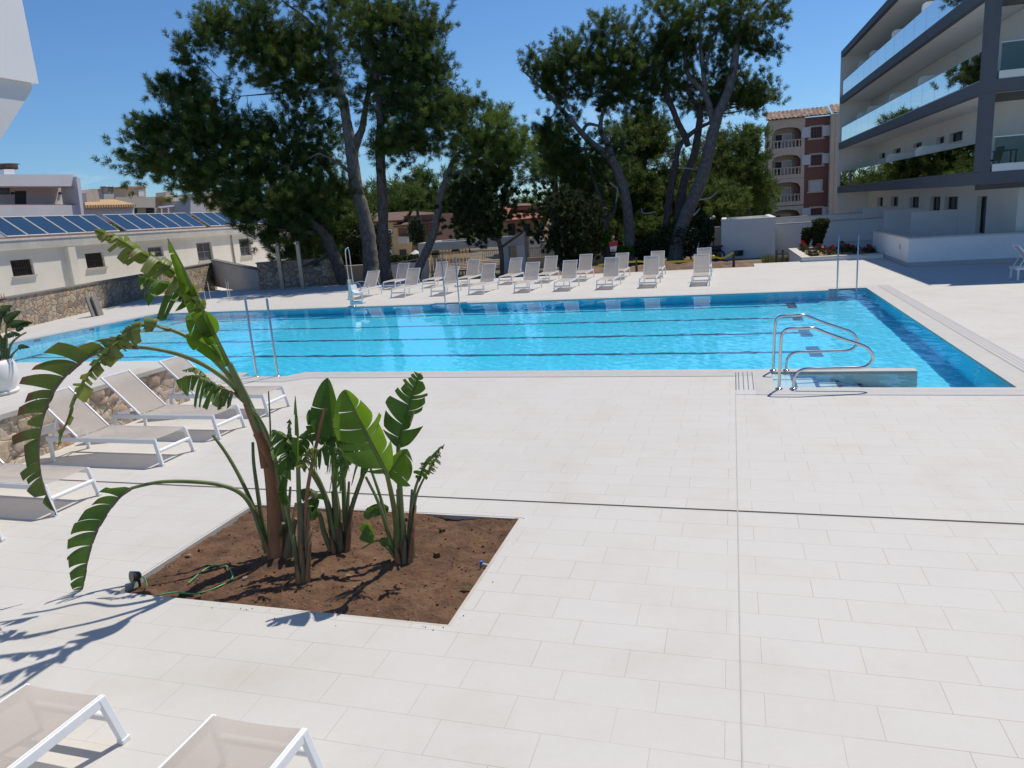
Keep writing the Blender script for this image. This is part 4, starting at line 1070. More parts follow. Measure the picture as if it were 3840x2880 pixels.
# raised flower bed with roses and two clipped shrubs
zr = lambda x, y: ((2600+x*.31645)/SC, (800+y*.31645)/SC)
f0 = G(*zr(1290, 576)); f1 = G(*zr(2085, 545)); FZ = float(PY(*zr(1290, 522), f0[1])[2])
bk = G(*zr(1130, 414), FZ)
bx0, by0, by1 = float(f0[0]), float(f0[1]), float(bk[1]); bx0b = float(bk[0])
bed = thing('flower_bed', 'raised white walled bed with pale coping, full of red roses', 'flower bed', (bx0, by0, 0))
mb = MB()
mb.add([(bx0, by0, -.6), (TWX-.04, by0, -.6), (TWX-.04, by0, FZ-.05), (bx0, by0, FZ-.05), (bx0, by0+.25, -.6), (TWX-.04, by0+.25, -.6), (TWX-.04, by0+.25, FZ-.05), (bx0, by0+.25, FZ-.05)], [(0, 1, 2, 3), (7, 6, 5, 4), (0, 3, 7, 4), (1, 5, 6, 2), (3, 2, 6, 7)])
mb.add([(bx0-.004, by0+.252, -.8), (bx0b, by1, -.8), (bx0b, by1, FZ-.05), (bx0-.004, by0+.252, FZ-.05), (bx0+.3, by0+.252, -.8), (bx0b+.3, by1, -.8), (bx0b+.3, by1, FZ-.05), (bx0+.3, by0+.252, FZ-.05)], [(0, 3, 2, 1), (4, 5, 6, 7), (3, 7, 6, 2), (1, 2, 6, 5)])
mb.build('bed_wall', M_render, bed)
mb = MB()
mb.prism([(bx0-.03, by0-.03), (TWX-.04, by0-.03), (TWX-.04, by0+.28), (bx0+.33, by0+.28), (bx0b+.33, by1), (bx0b-.03, by1)], FZ-.048, FZ); mb.build('coping', M_lime, bed, .004)
mb = MB(); mb.box(bx0b, TWX-.04, by1, by1+.3, -.8, FZ-.03); mb.build('back_kerb', M_lime, bed)
mb = MB(); mb.prism([(bx0+.31, by0+.26), (TWX-.04, by0+.26), (TWX-.04, by1), (bx0b+.31, by1)], FZ-.3, FZ-.07); mb.build('bed_soil', pm('ochre_soil', (.22, .15, .085), .95, .35, 5, .8, 20), bed)

def leaf_cloud(n, centre, rad, size, up=0.2, rs=None, flat=False):      # n small leaf faces in an ellipsoid
    rs = rs or rng
    d = rs.normal(size=(n, 3)); d /= np.linalg.norm(d, axis=1)[:, None]
    r = rs.uniform(0.25, 1, n)**0.45
    c = np.array(centre)+d*r[:, None]*np.array(rad)
    a = rs.normal(size=(n, 3)); a[:, 2] += up; a /= np.linalg.norm(a, axis=1)[:, None]
    b_ = np.cross(a, rs.normal(size=(n, 3))); b_ /= np.linalg.norm(b_, axis=1)[:, None]
    L = size*rs.uniform(.6, 1.3, n)[:, None]; W = L*0.42
    V = np.stack([c, c+a*L*.5+b_*W, c+a*L, c+a*L*.5-b_*W], 1)
    return V.reshape(-1, 3)
def cloud_obj(name, Vs, mat, parent=None, tint=None):
    V = np.concatenate(Vs); n = len(V)//4
    F = np.arange(n*4).reshape(-1, 4)
    t = tint if tint is not None else np.clip(rng.normal(.45, .28, n), 0, 1)
    return bulk(name, V, F, mat, parent, t, k=4)
M_rose_leaf = foliage_mat('rose_leaves', (.03, .045, .02), (.12, .16, .08), .3)
M_rose = pm('red_rose_petal', (.62, .012, .03), .5, .2, 30)
M_stem = pm('green_stem', (.08, .11, .04), .7, .2, 8)
roses = ((1300, 345, 1.0), (1295, 385, 1.0), (1330, 470, .8), (1390, 490, .7), (1440, 480, .8), (1490, 370, 1.2), (1550, 430, .9), (1600, 470, .9), (1665, 460, 1.1), (1630, 410, .9), (1720, 420, .8), (1760, 335, .8), (1800, 430, 1.0), (1835, 385, 1.1), (1880, 430, 1.3), (1915, 460, .7), (2100, 450, 1.3), (2150, 465, .8))
for i, (x, y, k) in enumerate(roses):
    yy = by0+.6+(by1-by0-1.2)*min(1, max(0, (500-y)/150.0))
    p = PY(*zr(x, y), yy); p[0] = min(max(p[0], bx0+.45), TWX-.25)
    zb = FZ-.09; h = max(.22, float(p[2])-zb)
    t = thing('rose_bush', 'small rose bush with red blooms in the raised white bed', 'rose bush', (float(p[0]), float(yy), zb), group='rose bushes in the raised bed')
    c0 = np.array((p[0], yy, zb))
    mb = MB()
    for s_ in range(4): mb.tube([c0+np.array((0, 0, -.02)), c0+np.array((rng.uniform(-.15, .15), rng.uniform(-.15, .15), h*.9))], .008, 5)
    mb.build('stem', M_stem, t)
    cloud_obj('leaves', [leaf_cloud(int(110*k), c0+np.array((0, 0, h*.5)), (.24*k, .24*k, h*.5), .085)], M_rose_leaf, t)
    for s_ in range(2 if k > .8 else 1):
        b_ = MB(); cc = c0+np.array((rng.uniform(-.1, .1)*s_, rng.uniform(-.1, .1), h-.02+.08*s_*rng.uniform(-1, 1)))
        r0 = .075*k
        for j in range(9):
            a = j*2.4; rr = r0*(.35+.65*j/9)
            b_.add([cc+np.array((math.cos(a-.7)*rr, math.sin(a-.7)*rr, .0)), cc+np.array((math.cos(a+.7)*rr, math.sin(a+.7)*rr, 0)), cc+np.array((math.cos(a+.5)*rr*1.2, math.sin(a+.5)*rr*1.2, r0*.9)), cc+np.array((math.cos(a-.5)*rr*1.2, math.sin(a-.5)*rr*1.2, r0*.9))], [(0, 1, 2, 3)])
        b_.ball(cc, r0*.75, 6); b_.build('rose_bloom', M_rose, t)
m_clip = foliage_mat('clipped_shrub_foliage', (.03, .042, .012), (.10, .115, .035), .3)
for (x0, y0, x1, y1, Yo, lb) in ((1400, 75, 1595, 385, 1.2, 'taller clipped vase shaped shrub behind the roses'), (1285, 180, 1420, 400, .6, 'shorter clipped shrub left of the taller one behind the roses')):
    yy = by1+.25-Yo*.2; b0 = PY(*zr((x0+x1)/2-30, y1), yy); tp = PY(*zr((x0+x1)/2, y0), yy)
    wd = pxm(dep_of(b0))*(x1-x0)*.31645/SC; hh = float(tp[2])-FZ
    t = thing('clipped_shrub', lb, 'shrub', (float(b0[0]), float(yy), FZ-.1))
    c0 = np.array((b0[0], yy, FZ)); Vs = []
    for k in range(16):
        f = k/15; rr = wd*(.25+.27*f)
        Vs.append(leaf_cloud(420, c0+np.array((.15*f, 0, hh*(.08+.84*f))), (rr, rr, hh*.1), .09, .8))
    cloud_obj('foliage', Vs, m_clip, t)
    mb = MB()
    for k in range(5): mb.tube([c0+np.array((rng.uniform(-.05, .05), 0, -.1)), c0+np.array((rng.uniform(-.2, .2), rng.uniform(-.2, .2), hh*.6))], .025, 5)
    mb.build('stem', M_bark, t)

# block-like white service building and the walls behind the bed
pb0 = G(*zr(330, 538), -.5); Yb = float(pb0[1])
pl, pr_, pt = PY(*zr(332, 300), Yb), PY(*zr(972, 300), Yb), PY(*zr(650, 66), Yb)
blk = thing('service_block', 'plain white block with parapet beyond the deck, left of the flower bed', 'building', (float(pl[0]), Yb, -.55))
x0, x1, zt = float(pl[0]), float(pr_[0]), float(pt[2])
mb = MB(); mb.box(x0, x1, Yb, Yb+7.5, -.7, zt-.32); mb.build('wall', M_render, blk)
mb = MB()
for q in ((x0, x1, Yb, Yb+.22), (x0, x0+.22, Yb+.221, Yb+7.5), (x1-.22, x1, Yb+.221, Yb+7.5), (x0+.221, x1-.221, Yb+7.28, Yb+7.5)): mb.box(*q, zt-.318, zt-.03)
mb.build('parapet', M_render, blk)
mb = MB()
for q in ((x0-.03, x1+.03, Yb-.03, Yb+.25), (x0-.03, x0+.25, Yb+.252, Yb+7.53), (x1-.25, x1+.03, Yb+.252, Yb+7.53)): mb.box(*q, zt-.028, zt+.015)
mb.build('parapet_cap', pm('white_metal_cap', (.78, .79, .80), .4), blk)
Yw = Yb+2.2
wt = float(PY(*zr(1300, 105), Yw)[2]); wx1 = TWX+6
wl = thing('garden_wall', 'white low wall with pale coping between block and hotel, behind the shrubs', 'wall', (x1+2, Yw, -.55))
mb = MB(); mb.box(x1+.02, wx1, Yw, Yw+.25, -.7, wt-.05); mb.build('wall_body', M_render, wl)
mb = MB(); mb.box(x1+.02, wx1, Yw-.03, Yw+.28, wt-.048, wt); mb.build('coping', M_lime, wl)
Yw2 = Yw+3.2; wt2 = float(PY(*zr(1400, 25), Yw2)[2])
wl2 = thing('garden_wall', 'taller pale wall farther back, before the red and cream apartment block', 'wall', (x1+2, Yw2, -.55))
mb = MB(); mb.box(x1-.5, wx1, Yw2, Yw2+.25, -.7, wt2-.05); mb.build('wall_body', M_render, wl2)
mb = MB(); mb.box(x1-.5, wx1, Yw2-.03, Yw2+.28, wt2-.048, wt2); mb.build('coping', M_lime, wl2)
# cream boundary wall left of the block
Yc = Yb+5; ca, cb = PY(*zr(-10, 165), Yc), PY(*zr(275, 160), Yc)
cw = thing('boundary_wall', 'cream boundary wall with white cap left of the white block', 'wall', (float(ca[0]), Yc, -.6))
mb = MB(); mb.box(float(ca[0])-1.5, float(cb[0])+1, Yc, Yc+.2, -.7, float(cb[2])-.05); mb.build('wall_body', M_cream, cw)
mb = MB(); mb.box(float(ca[0])-1.5, float(cb[0])+1, Yc-.03, Yc+.23, float(cb[2])-.048, float(cb[2])); mb.build('cap', M_white, cw)
for (x, y, yb_, lb) in ((190, 68, 330, 'left globe street lamp behind the cream wall'), (238, 50, 330, 'right globe street lamp behind the cream wall')):
    p = PY(*zr(x, y), Yc-.6); r = 22*.31645/SC*pxm(dep_of(p)); t = thing('globe_lamp', lb, 'street lamp', (float(p[0]), Yc-.6, -.55), group='globe street lamps')
    mb = MB(); mb.tube([(p[0], Yc-.6, -.55), (p[0], Yc-.6, p[2]-r)], .035, 8); mb.build('pole', M_dark, t)
    mb = MB(); mb.ball(p, r, 12); mb.build('globe', pm('milky_globe', (.62, .62, .60), .25), t)
# parked scooter by the block, dark with white front
p = PY(*zr(150, 460), Yb-.4)
scx, scy = float(p[0]), Yb-.4; zg = -.55
t = thing('motor_scooter', 'dark motor scooter with pale front shield parked left of the white block', 'scooter', (scx, scy, zg))
mb = MB(); mb.tube(spline([(scx-.45, scy, zg+.45), (scx-.35, scy, zg+.32), (scx+.1, scy, zg+.3), (scx+.25, scy, zg+.62), (scx+.85, scy, zg+.68)], 5), [.08]*8+[.12]*8+[.16]*5, 10); mb.build('body', M_dark, t)
mb = MB(); mb.frame((scx-.52, scy-.2, zg+.3), (.2, 0, .98), (0, 1, 0), (-.98, 0, .2), (0, .75), (0, .4), (0, .05)); mb.build('front_shield', pm('pale_plastic', (.6, .62, .64), .3), t, .02)
mb = MB(); mb.box(scx+.2, scx+.95, scy-.16, scy+.16, zg+.74, zg+.84); mb.build('saddle', M_dark, t, .03)
mb = MB(); mb.tube([(scx-.42, scy-.35, zg+1.1), (scx-.36, scy, zg+1.05), (scx-.42, scy+.35, zg+1.1)], .02, 6); mb.build('handlebar', M_dark, t)
for xw in (-.6, .75):
    w_ = MB(); w_.tube([(scx+xw+.26*math.cos(a), scy, zg+.27+.26*math.sin(a)) for a in np.linspace(0, 6.283, 17)], .055, 6, cap=False); w_.build('wheel', M_dark, t)
# posts with yellow tape round the bare earth, buckets
posts = []
for (x, yt, yb_, lb) in ((478, 448, 604, 'dark post at the right end of the yellow tape, before the white block'), (-425, 790, 1100, 'dark post holding the yellow tape behind the loungers')):
    q = G(*zr(x, yb_)); 
    if lb.startswith('dark post holding'): q = G(*((2000+1070*.3617)/SC, (600+1150*.3617)/SC))
    top = PY(*zr(478, 448), q[1])[2] if x > 0 else .58
    mb = MB(); mb.tube([(q[0], q[1], -.4), (q[0], q[1], top)], .055, 8); tag(mb.build('tape_post', M_dark), lb, 'post', 'posts carrying the tape'); posts.append((q, top))
for x, y, lb in ((985, 435, 'left of two short dark posts beside the flower bed'), (1060, 430, 'right of two short dark posts beside the flower bed')):
    q = PY(*zr(x, y), by0+.9); mb = MB(); mb.tube([(q[0], q[1], -.6), (q[0], q[1], q[2])], .05, 8); tag(mb.build('short_post', M_dark), lb, 'post', 'short posts beside the bed')
M_tape = pm('yellow_tape', (.62, .47, .02), .5, .1, 12)
def tape(pts, label):
    mb = MB(); sp = spline(pts, 8)
    for a, b_ in zip(sp[:-1], sp[1:]): mb.add([a-np.array((0, 0, .04)), b_-np.array((0, .01, .04)), b_+np.array((0, .01, .04)), a+np.array((0, 0, .04))], [(0, 1, 2, 3)])
    o = mb.build('barrier_tape', M_tape); return tag(o, label, 'tape', 'yellow barrier tape')
(qa, ta), (qb, tb) = posts
mid = PY(*zr(235, 522), float(qa[1])-.2)
tape([np.array((qa[0], qa[1]-.06, ta-.06)), (qa*.45+mid*.55)*np.array((1, 1, 0))+np.array((0, 0, .30)), mid, np.array((qb[0]*.35+mid[0]*.65, qb[1], .33)), np.array((qb[0]*.7+mid[0]*.3, qb[1], .34)), np.array((qb[0]+.05, qb[1]-.06, .42))], 'yellow barrier tape sagging between the two dark posts')
lft = np.array((float(qb[0])-1.7, float(qb[1]), .34))
tape([np.array((qb[0]-.02, qb[1]-.06, .42)), np.array((qb[0]-.6, qb[1]-.04, .40)), lft], 'yellow barrier tape running left behind the sign end loungers')
mb = MB(); mb.ball(mid+np.array((0, -.03, .02)), .09, 6); tag(mb.build('tape_bow', M_tape), 'bunched yellow tape bow hanging beside the rightmost loungers', 'tape')
for (x, lb, c_) in ((505, 'blue bucket at the foot of the white block', (.05, .14, .22)), (560, 'dark green bucket at the foot of the white block', (.03, .06, .05))):
    q = PY(*zr(x, 536), Yb-.5); q[2] = -.35
    t = thing('bucket', lb, 'bucket', tuple(q)); mb = MB(); mb.lathe([(.001, 0), (.13, 0), (.17, .3), (.175, .31), (.155, .3), (.12, .02)], tuple(q), 16); mb.build('body', pm('bucket_plastic', c_, .5), t)
    mb = MB(); mb.tube([(q[0]+.16*math.cos(a), q[1], q[2]+.3-.1*math.sin(a)) for a in np.linspace(0, math.pi, 8)], .008, 5); mb.build('handle', M_dark, t)
# ================================================================== BEYOND THE DECK
zq = lambda ox, oy, k: (lambda x, y: ((ox+x*k)/SC, (oy+y*k)/SC))
z4 = zq(1400, 600, .3617); z3 = zq(700, 500, .3617); z2 = zq(0, 500, .3617); z5 = zq(2000, 600, .3617); za = zq(2640, 300, .3617); z1 = zq(0, 0, 1000/2212)
GZ = -0.55

# pergola with slatted back wall
YP = 39.9
M_perg = pm('pergola_white', (0.66, 0.66, 0.67), .6, .04, 3)
xl, xr = float(PY(*z4(460, 862), YP)[0]), float(PY(*z4(1392, 812), YP)[0])
zt_, zb_ = float(PY(*z4(900, 838), YP)[2]), float(PY(*z4(900, 922), YP)[2])
pg = thing('pergola', 'low white pergola with slatted cream back wall behind the far loungers', 'pergola', ((xl+xr)/2, YP, GZ))
def pp(mb, *a): mb.box(*a); return mb
for q in ((xl, xl+.42, YP, YP+.4), (xr-.40, xr, YP, YP+.4), (xl, xl+.42, YP+3, YP+3.4), (xr-.4, xr, YP+3, YP+3.4)):
    pp(MB(), *q, GZ-.3, zb_-.002).build('post', M_perg, pg)
mb = MB(); mb.box(xl, xr, YP, YP+.3, zb_, zt_); mb.box(xl, xl+.3, YP+.302, YP+3.1, zb_, zt_); mb.box(xr-.3, xr, YP+.302, YP+3.1, zb_, zt_); mb.box(xl, xr, YP+3.102, YP+3.4, zb_, zt_); mb.build('beam', M_perg, pg)
mb = MB(); mb.box(xl+.31, xr-.31, YP+.31, YP+1.2, zt_-.10, zt_-.03); mb.build('roof', pm('translucent_roof', (.62, .63, .64), .4, .03), pg)
M_slat, nt, b = new_mat('cream_boards')
b.inputs['Base Color'].default_value = (.74, .65, .52, 1); b.inputs['Roughness'].default_value = .8
tr = nt.nodes.new('ShaderNodeBsdfTranslucent'); tr.inputs['Color'].default_value = (.80, .70, .55, 1)
mx = nt.nodes.new('ShaderNodeMixShader'); mx.inputs[0].default_value = .6
nt.links.new(b.outputs[0], mx.inputs[1]); nt.links.new(tr.outputs[0], mx.inputs[2]); nt.links.new(mx.outputs[0], nt.nodes['Material Output'].inputs[0])
bw0, bw1 = float(PY(*z4(555, 1000), YP+2.6)[0]), float(PY(*z4(1010, 1000), YP+2.6)[0])
sl_ = MB(); n_ = 13
for i in range(n_):
    x = bw0+(bw1-bw0)*i/n_
    sl_.box(x, x+(bw1-bw0)/n_*.72, YP+2.5, YP+2.525, GZ-.2, zb_-.05)
sl_.build('slatted_wall', M_slat, pg)
mb = MB(); mb.box(bw0-.1, bw1, YP+2.58, YP+2.62, GZ+.2, GZ+.3); mb.box(bw0-.1, bw1, YP+2.58, YP+2.62, zb_-.2, zb_-.1); mb.build('wall_rail', pm('brown_backing', (.20, .145, .11), .8, .2), pg)
mb = MB(); bx0_, bx1_ = float(PY(*z4(1010, 1150), YP+1.5)[0]), xr-.5
for i in range(6): mb.box(bx0_-1.5, bx1_, YP+.6+.28*i, YP+.82+.28*i, GZ+.42+.07*i, GZ+.46+.07*i)
mb.build('bench_slats', pm('pinkish_deck_boards', (.52, .42, .36), .8, .1, 2), pg)
for (x, y) in ((642, 975), (852, 938)):
    p = PY(*z4(x, y), YP+2.4); mb = MB(); mb.box(p[0]-.24, p[0]+.24, YP+2.36, YP+2.48, p[2]-.06, p[2]+.08); mb.build('wall_lamp', M_dark, pg)
# end portal of the pergola, deeper beam
Y2 = 38.7
x0, x1 = xr-.02, float(PY(*z4(1562, 800), Y2)[0]); zt2_ = float(PY(*z4(1560, 742), Y2)[2]); zb2_ = float(PY(*z4(1540, 878), Y2)[2])
pg2 = thing('pergola_portal', 'deep white end portal adjoining the pergola on its right', 'pergola', (x1, Y2, GZ))
mb = MB(); mb.box(x1-.42, x1, Y2, Y2+.4, GZ-.3, zb2_-.002); mb.build('post', M_perg, pg2)
mb = MB(); mb.add([(x0, YP-.01, zb_), (x1, Y2, zb2_), (x1, Y2, zt2_), (x0, YP-.01, zt_), (x0, YP+.35, zb_), (x1, Y2+.4, zb2_), (x1, Y2+.4, zt2_), (x0, YP+.35, zt_)], [(0, 1, 2, 3), (7, 6, 5, 4), (3, 2, 6, 7), (1, 0, 4, 5), (2, 1, 5, 6), (0, 3, 7, 4)]); mb.build('beam', M_perg, pg2)
for (xx, yt, yb__, lb) in ((1675, 800, 1060, 'broad pale post behind the pergola portal'), (1803, 830, 1000, 'slim cream post behind the pergola, beside the juniper bush')):
    p = PY(*z4(xx, yt), 46); mb = MB(); mb.box(p[0]-.42, p[0]+.42, 46, 46.5, GZ-.3, p[2]); tag(mb.build('pale_post', M_perg), lb, 'post')

# low plastered wall behind the trunks and the hedge above it
Yl_ = 38.4
lw0, lw1, lw2 = PY(*z3(1560, 1377), Yl_), PY(*z3(2105, 1352), Yl_), PY(*z4(460, 1024), Yl_+1.0)
lwall = thing('low_wall', 'low beige wall with pale cap behind the big pine trunks', 'wall', (float(lw1[0]), Yl_, GZ))
mb = MB(); mb.box(lw0[0]-1, lw1[0], Yl_, Yl_+.2, GZ-.3, lw0[2]-.06); mb.build('wall_body', pm('beige_wall', (.42, .36, .31), .9, .06, 1), lwall)
mb = MB(); mb.box(lw0[0]-1, lw1[0], Yl_-.04, Yl_+.24, lw0[2]-.058, lw0[2]); mb.build('cap', M_lime, lwall)
lwall2 = thing('low_wall', 'pale low wall between the dark trunk and the pergola', 'wall', (float(lw2[0]), Yl_, GZ))
mb = MB(); mb.frame((lw1[0]+.02, Yl_, 0), (lw2[0]-lw1[0], 1.0, 0), (0, 1, 0), (0, 0, 1), (0, 1), (0, .2), (GZ-.3, lw1[2]-.06)); mb.build('wall_body', M_render, lwall2)
mb = MB(); mb.add([(lw1[0]+.02, Yl_-.04, lw1[2]-.05), (lw2[0], Yl_+.96, lw2[2]-.05), (lw2[0], Yl_+.96, lw2[2]), (lw1[0]+.02, Yl_-.04, lw1[2]), (lw1[0]+.02, Yl_+.25, lw1[2]-.05), (lw2[0], Yl_+1.25, lw2[2]-.05), (lw2[0], Yl_+1.25, lw2[2]), (lw1[0]+.02, Yl_+.25, lw1[2])], [(0, 1, 2, 3), (7, 6, 5, 4), (3, 2, 6, 7), (1, 0, 4, 5)]); mb.build('cap', M_lime, lwall2)
p0, p1 = PY(*z3(1600, 1300), 41.5), PY(*z4(465, 985), 41.5)
Vs = [leaf_cloud(9000, ((p0[0]+p1[0])/2, 41.5, (p0[2]+GZ)/2), ((p1[0]-p0[0])/2+.4, .55, 1), .13)]
V = Vs[0]; hx_ = (p1[0]-p0[0])/2+.4
n_ = 9000; cc = np.stack([rng.uniform(p0[0]-.3, p1[0]+.3, n_), rng.uniform(41.1, 41.9, n_), rng.uniform(GZ, float(p0[2])+.02, n_)], -1)
V = (V.reshape(-1, 4, 3)-V.reshape(-1, 4, 3).mean(1, keepdims=True)+cc[:, None]).reshape(-1, 3)
hg = cloud_obj('hedge', [V], M_juniper); tag(hg, 'dark clipped hedge behind the low beige wall', 'hedge')
wl3 = thing('boundary_wall', 'ochre boundary wall with railing right of the pergola, behind the loungers', 'wall', (-8, 44, GZ))
q0, q1 = PY(*z4(1130, 1040), 45), PY(*z5(800, 1010), 45)
mb = MB(); mb.box(q0[0], q1[0], 45, 45.2, GZ-.3, q0[2]); mb.build('wall_body', pm('ochre_wall', (.48, .39, .27), .9, .08, 1), wl3)
mb = MB()
for i in range(60): x = q0[0]+(q1[0]-q0[0])*i/59; mb.box(x-.012, x+.012, 45.08, 45.11, q0[2], q0[2]+.55)
mb.box(q0[0], q1[0], 45.07, 45.12, q0[2]+.55, q0[2]+.62); mb.build('railing', pm('pale_rail', (.35, .33, .3), .6), wl3)

# white parasols behind the hedge
M_canvas = pm('white_canvas', (.74, .74, .72), .8, .03)
for (x0, xc, x1, yt, yb__, lb) in ((380, 435, 500, 930, 975, 'white parasol above the hedge, left of the pergola'), (20, 65, 110, 985, 1008, 'white parasol top just over the hedge, beside the dark trunk')):
    p, e = PY(*z4(xc, yt), 44), PY(*z4(x1, yb__), 44); r = abs(float(e[0]-p[0]))*1.15
    t = thing('parasol', lb, 'parasol', (float(p[0]), 44, GZ), group='white parasols')
    mb = MB(); k = 8
    vs = [(p[0], 44, p[2])]+[(p[0]+r*math.cos(2*math.pi*i/k), 44+r*math.sin(2*math.pi*i/k), e[2]) for i in range(k)]+[(p[0]+r*math.cos(2*math.pi*i/k), 44+r*math.sin(2*math.pi*i/k), e[2]-.14) for i in range(k)]
    mb.add(vs, [(0, 1+i, 1+(i+1) % k) for i in range(k)]+[(1+i, 1+k+i, 1+k+(i+1) % k, 1+(i+1) % k) for i in range(k)]); mb.build('canopy', M_canvas, t)
    mb = MB(); mb.tube([(p[0], 44, GZ), (p[0], 44, p[2])], .03, 8); mb.build('pole', M_white, t)

# red topped sign board among the trunks
sp_ = PY(*z5(832, 890), 38.5); w_ = 46*.3617/SC*pxm(dep_of(sp_)); ht = float(PY(*z5(832, 838), 38.5)[2]); hb_ = float(PY(*z5(825, 948), 38.5)[2])
sg = thing('sign_board', 'white sign board with a red head strip among the pine trunks', 'sign', (float(sp_[0]), 38.5, GZ))
mb = MB(); mb.add([(sp_[0]-w_*.72, 38.5, hb_), (sp_[0]+w_*.5, 38.5, hb_), (sp_[0]+w_, 38.5, ht), (sp_[0]-w_, 38.5, ht-.06), (sp_[0]-w_*.72, 38.55, hb_), (sp_[0]+w_*.5, 38.55, hb_), (sp_[0]+w_, 38.55, ht), (sp_[0]-w_, 38.55, ht-.06)], [(0, 1, 2, 3), (7, 6, 5, 4), (3, 2, 6, 7), (1, 0, 4, 5), (2, 1, 5, 6), (0, 3, 7, 4)]); mb.build('board', M_white, sg)
mb = MB(); mb.add([(sp_[0]-w_*.97, 38.493, ht-.30), (sp_[0]+w_*.92, 38.493, ht-.26), (sp_[0]+w_, 38.493, ht), (sp_[0]-w_, 38.493, ht-.06)], [(0, 1, 2, 3)]); mb.build('red_strip', pm('sign_red', (.45, .03, .05), .5), sg)
mb = MB()
for k, (f0, f1) in enumerate(((-.55, .3), (-.6, .1), (-.5, .2), (-.5, -.1))): mb.box(sp_[0]+w_*f0, sp_[0]+w_*f1, 38.490, 38.496, ht-.5-.2*k, ht-.44-.2*k)
mb.build('text_lines', pm('grey_lettering', (.25, .25, .27), .6), sg)
mb = MB(); mb.tube([(sp_[0], 38.6, GZ), (sp_[0], 38.6, ht-.1)], .04, 6); mb.build('pole', M_dark, sg)

# ---- houses beyond the trees
M_brownroof = roof_mat('brown_roof_tiles', (.12, .062, .047), (.20, .105, .08), 0.0, .3)
M_redroof = roof_mat('red_roof_tiles', (.30, .085, .055), (.46, .17, .115), R(0), .36)
M_ochre = pm('ochre_plaster', (.50, .36, .20), .9, .08, .8)
M_brownwall = pm('brown_plaster', (.17, .09, .07), .9, .08, .8)
Yh = 62.0
h1 = thing('brown_house', 'ochre and brown house with brown tiled roofs seen between the pine trunks', 'house', (-30, Yh, GZ))
def ybox(mb, fn, x0, y0, x1, y1, Y, dp_, mi=0):
    a, c = PY(*fn(x0, y1), Y), PY(*fn(x1, y0), Y)
    return mb.box(min(a[0], c[0]), max(a[0], c[0]), Y, Y+dp_, min(a[2], c[2]), max(a[2], c[2]), mi)
ybox(MB(), z4, -160, 640, 245, 1120, Yh, 5).build('wall', M_ochre, h1)
ybox(MB(), z4, 246, 690, 370, 1180, Yh-.6, 5).build('bay_wall', M_ochre, h1)
ybox(MB(), z4, 371, 560, 620, 1180, Yh+1, 5).build('brown_wall', M_brownwall, h1)
def roof_slope(name, fn, pts, Y, dz, mat, par):      # a tilted tile sheet: front eave pts (2), back ridge at Y+dz
    a, b_ = PY(*fn(*pts[0]), Y-.4), PY(*fn(*pts[1]), Y-.4); c, d = PY(*fn(*pts[2]), Y+dz), PY(*fn(*pts[3]), Y+dz)
    n_ = np.array((0, 0, -.16)); mb = MB()
    mb.add([a, b_, c, d, a+n_, b_+n_, c+n_, d+n_], [(0, 1, 2, 3), (7, 6, 5, 4), (0, 4, 5, 1), (1, 5, 6, 2), (3, 2, 6, 7), (0, 3, 7, 4)])
    return mb.build(name, mat, par)
roof_slope('roof', z4, ((-160, 645), (300, 620), (370, 532), (-120, 560)), Yh, 4, M_brownroof, h1)
roof_slope('roof', z4, ((205, 685), (400, 662), (350, 632), (215, 640)), Yh-.6, 2.5, M_brownroof, h1)
roof_slope('roof', z4, ((340, 660), (640, 640), (640, 545), (410, 530)), Yh+1, 4, M_brownroof, h1)
for (x0, y0, x1, y1) in ((140, 715, 190, 808), (150, 945, 195, 1000)):
    f = ybox(MB(), z4, x0, y0, x1, y1, Yh-.06, .05).build('window', M_white, h1); ybox(MB(), z4, x0+10, y0+12, x1-8, y1-10, Yh-.07, .008).build('pane', M_void, f)
ybox(MB(), z4, 262, 700, 345, 790, Yh-.62, .015).build('balcony_opening', M_brownwall, h1)
ybox(MB(), z4, 258, 792, 345, 872, Yh-1.2, .5).build('balcony_rail', pm('pale_balusters', (.42, .39, .36), .8, .3, 14), h1)
ybox(MB(), z4, 275, 925, 340, 1000, Yh-.62, .015).build('arch_opening', M_void, h1)
h2 = thing('red_roofed_house', 'house with bright red tiled roofs above the pergola', 'house', (-14, 58, GZ))
roof_slope('roof', z4, ((1360, 628), (1760, 590), (1730, 505), (1310, 480)), 58, 4.5, M_redroof, h2)
roof_slope('roof', z4, ((1385, 478), (1640, 470), (1620, 446), (1410, 455)), 62.5, 3.5, M_brownroof, h2)
ybox(MB(), z4, 1430, 475, 1720, 528, 60.5, 3).build('upper_wall', pm('terracotta_plaster', (.36, .16, .10), .9, .08, 1), h2)
ybox(MB(), z4, 1365, 600, 1760, 1030, 58.2, 4).build('wall', M_ochre, h2)
for x in (1400, 1560, 1690): ybox(MB(), z4, x, 660, x+60, 790, 58.1, .05).build('window', M_void, h2)
h3 = thing('far_house', 'small house of which only orange gable and tiled roof show behind the junipers', 'house', (-6, 66, GZ))
ybox(MB(), z5, 335, 470, 500, 1000, 66, 5).build('wall', pm('orange_plaster', (.42, .23, .13), .9, .1, 1), h3)
roof_slope('roof', z5, ((330, 500), (700, 545), (680, 515), (370, 445)), 66, 4, M_redroof, h3)
ybox(MB(), z5, 500, 540, 700, 1000, 66.3, 5).build('side_wall', M_ochre, h3)

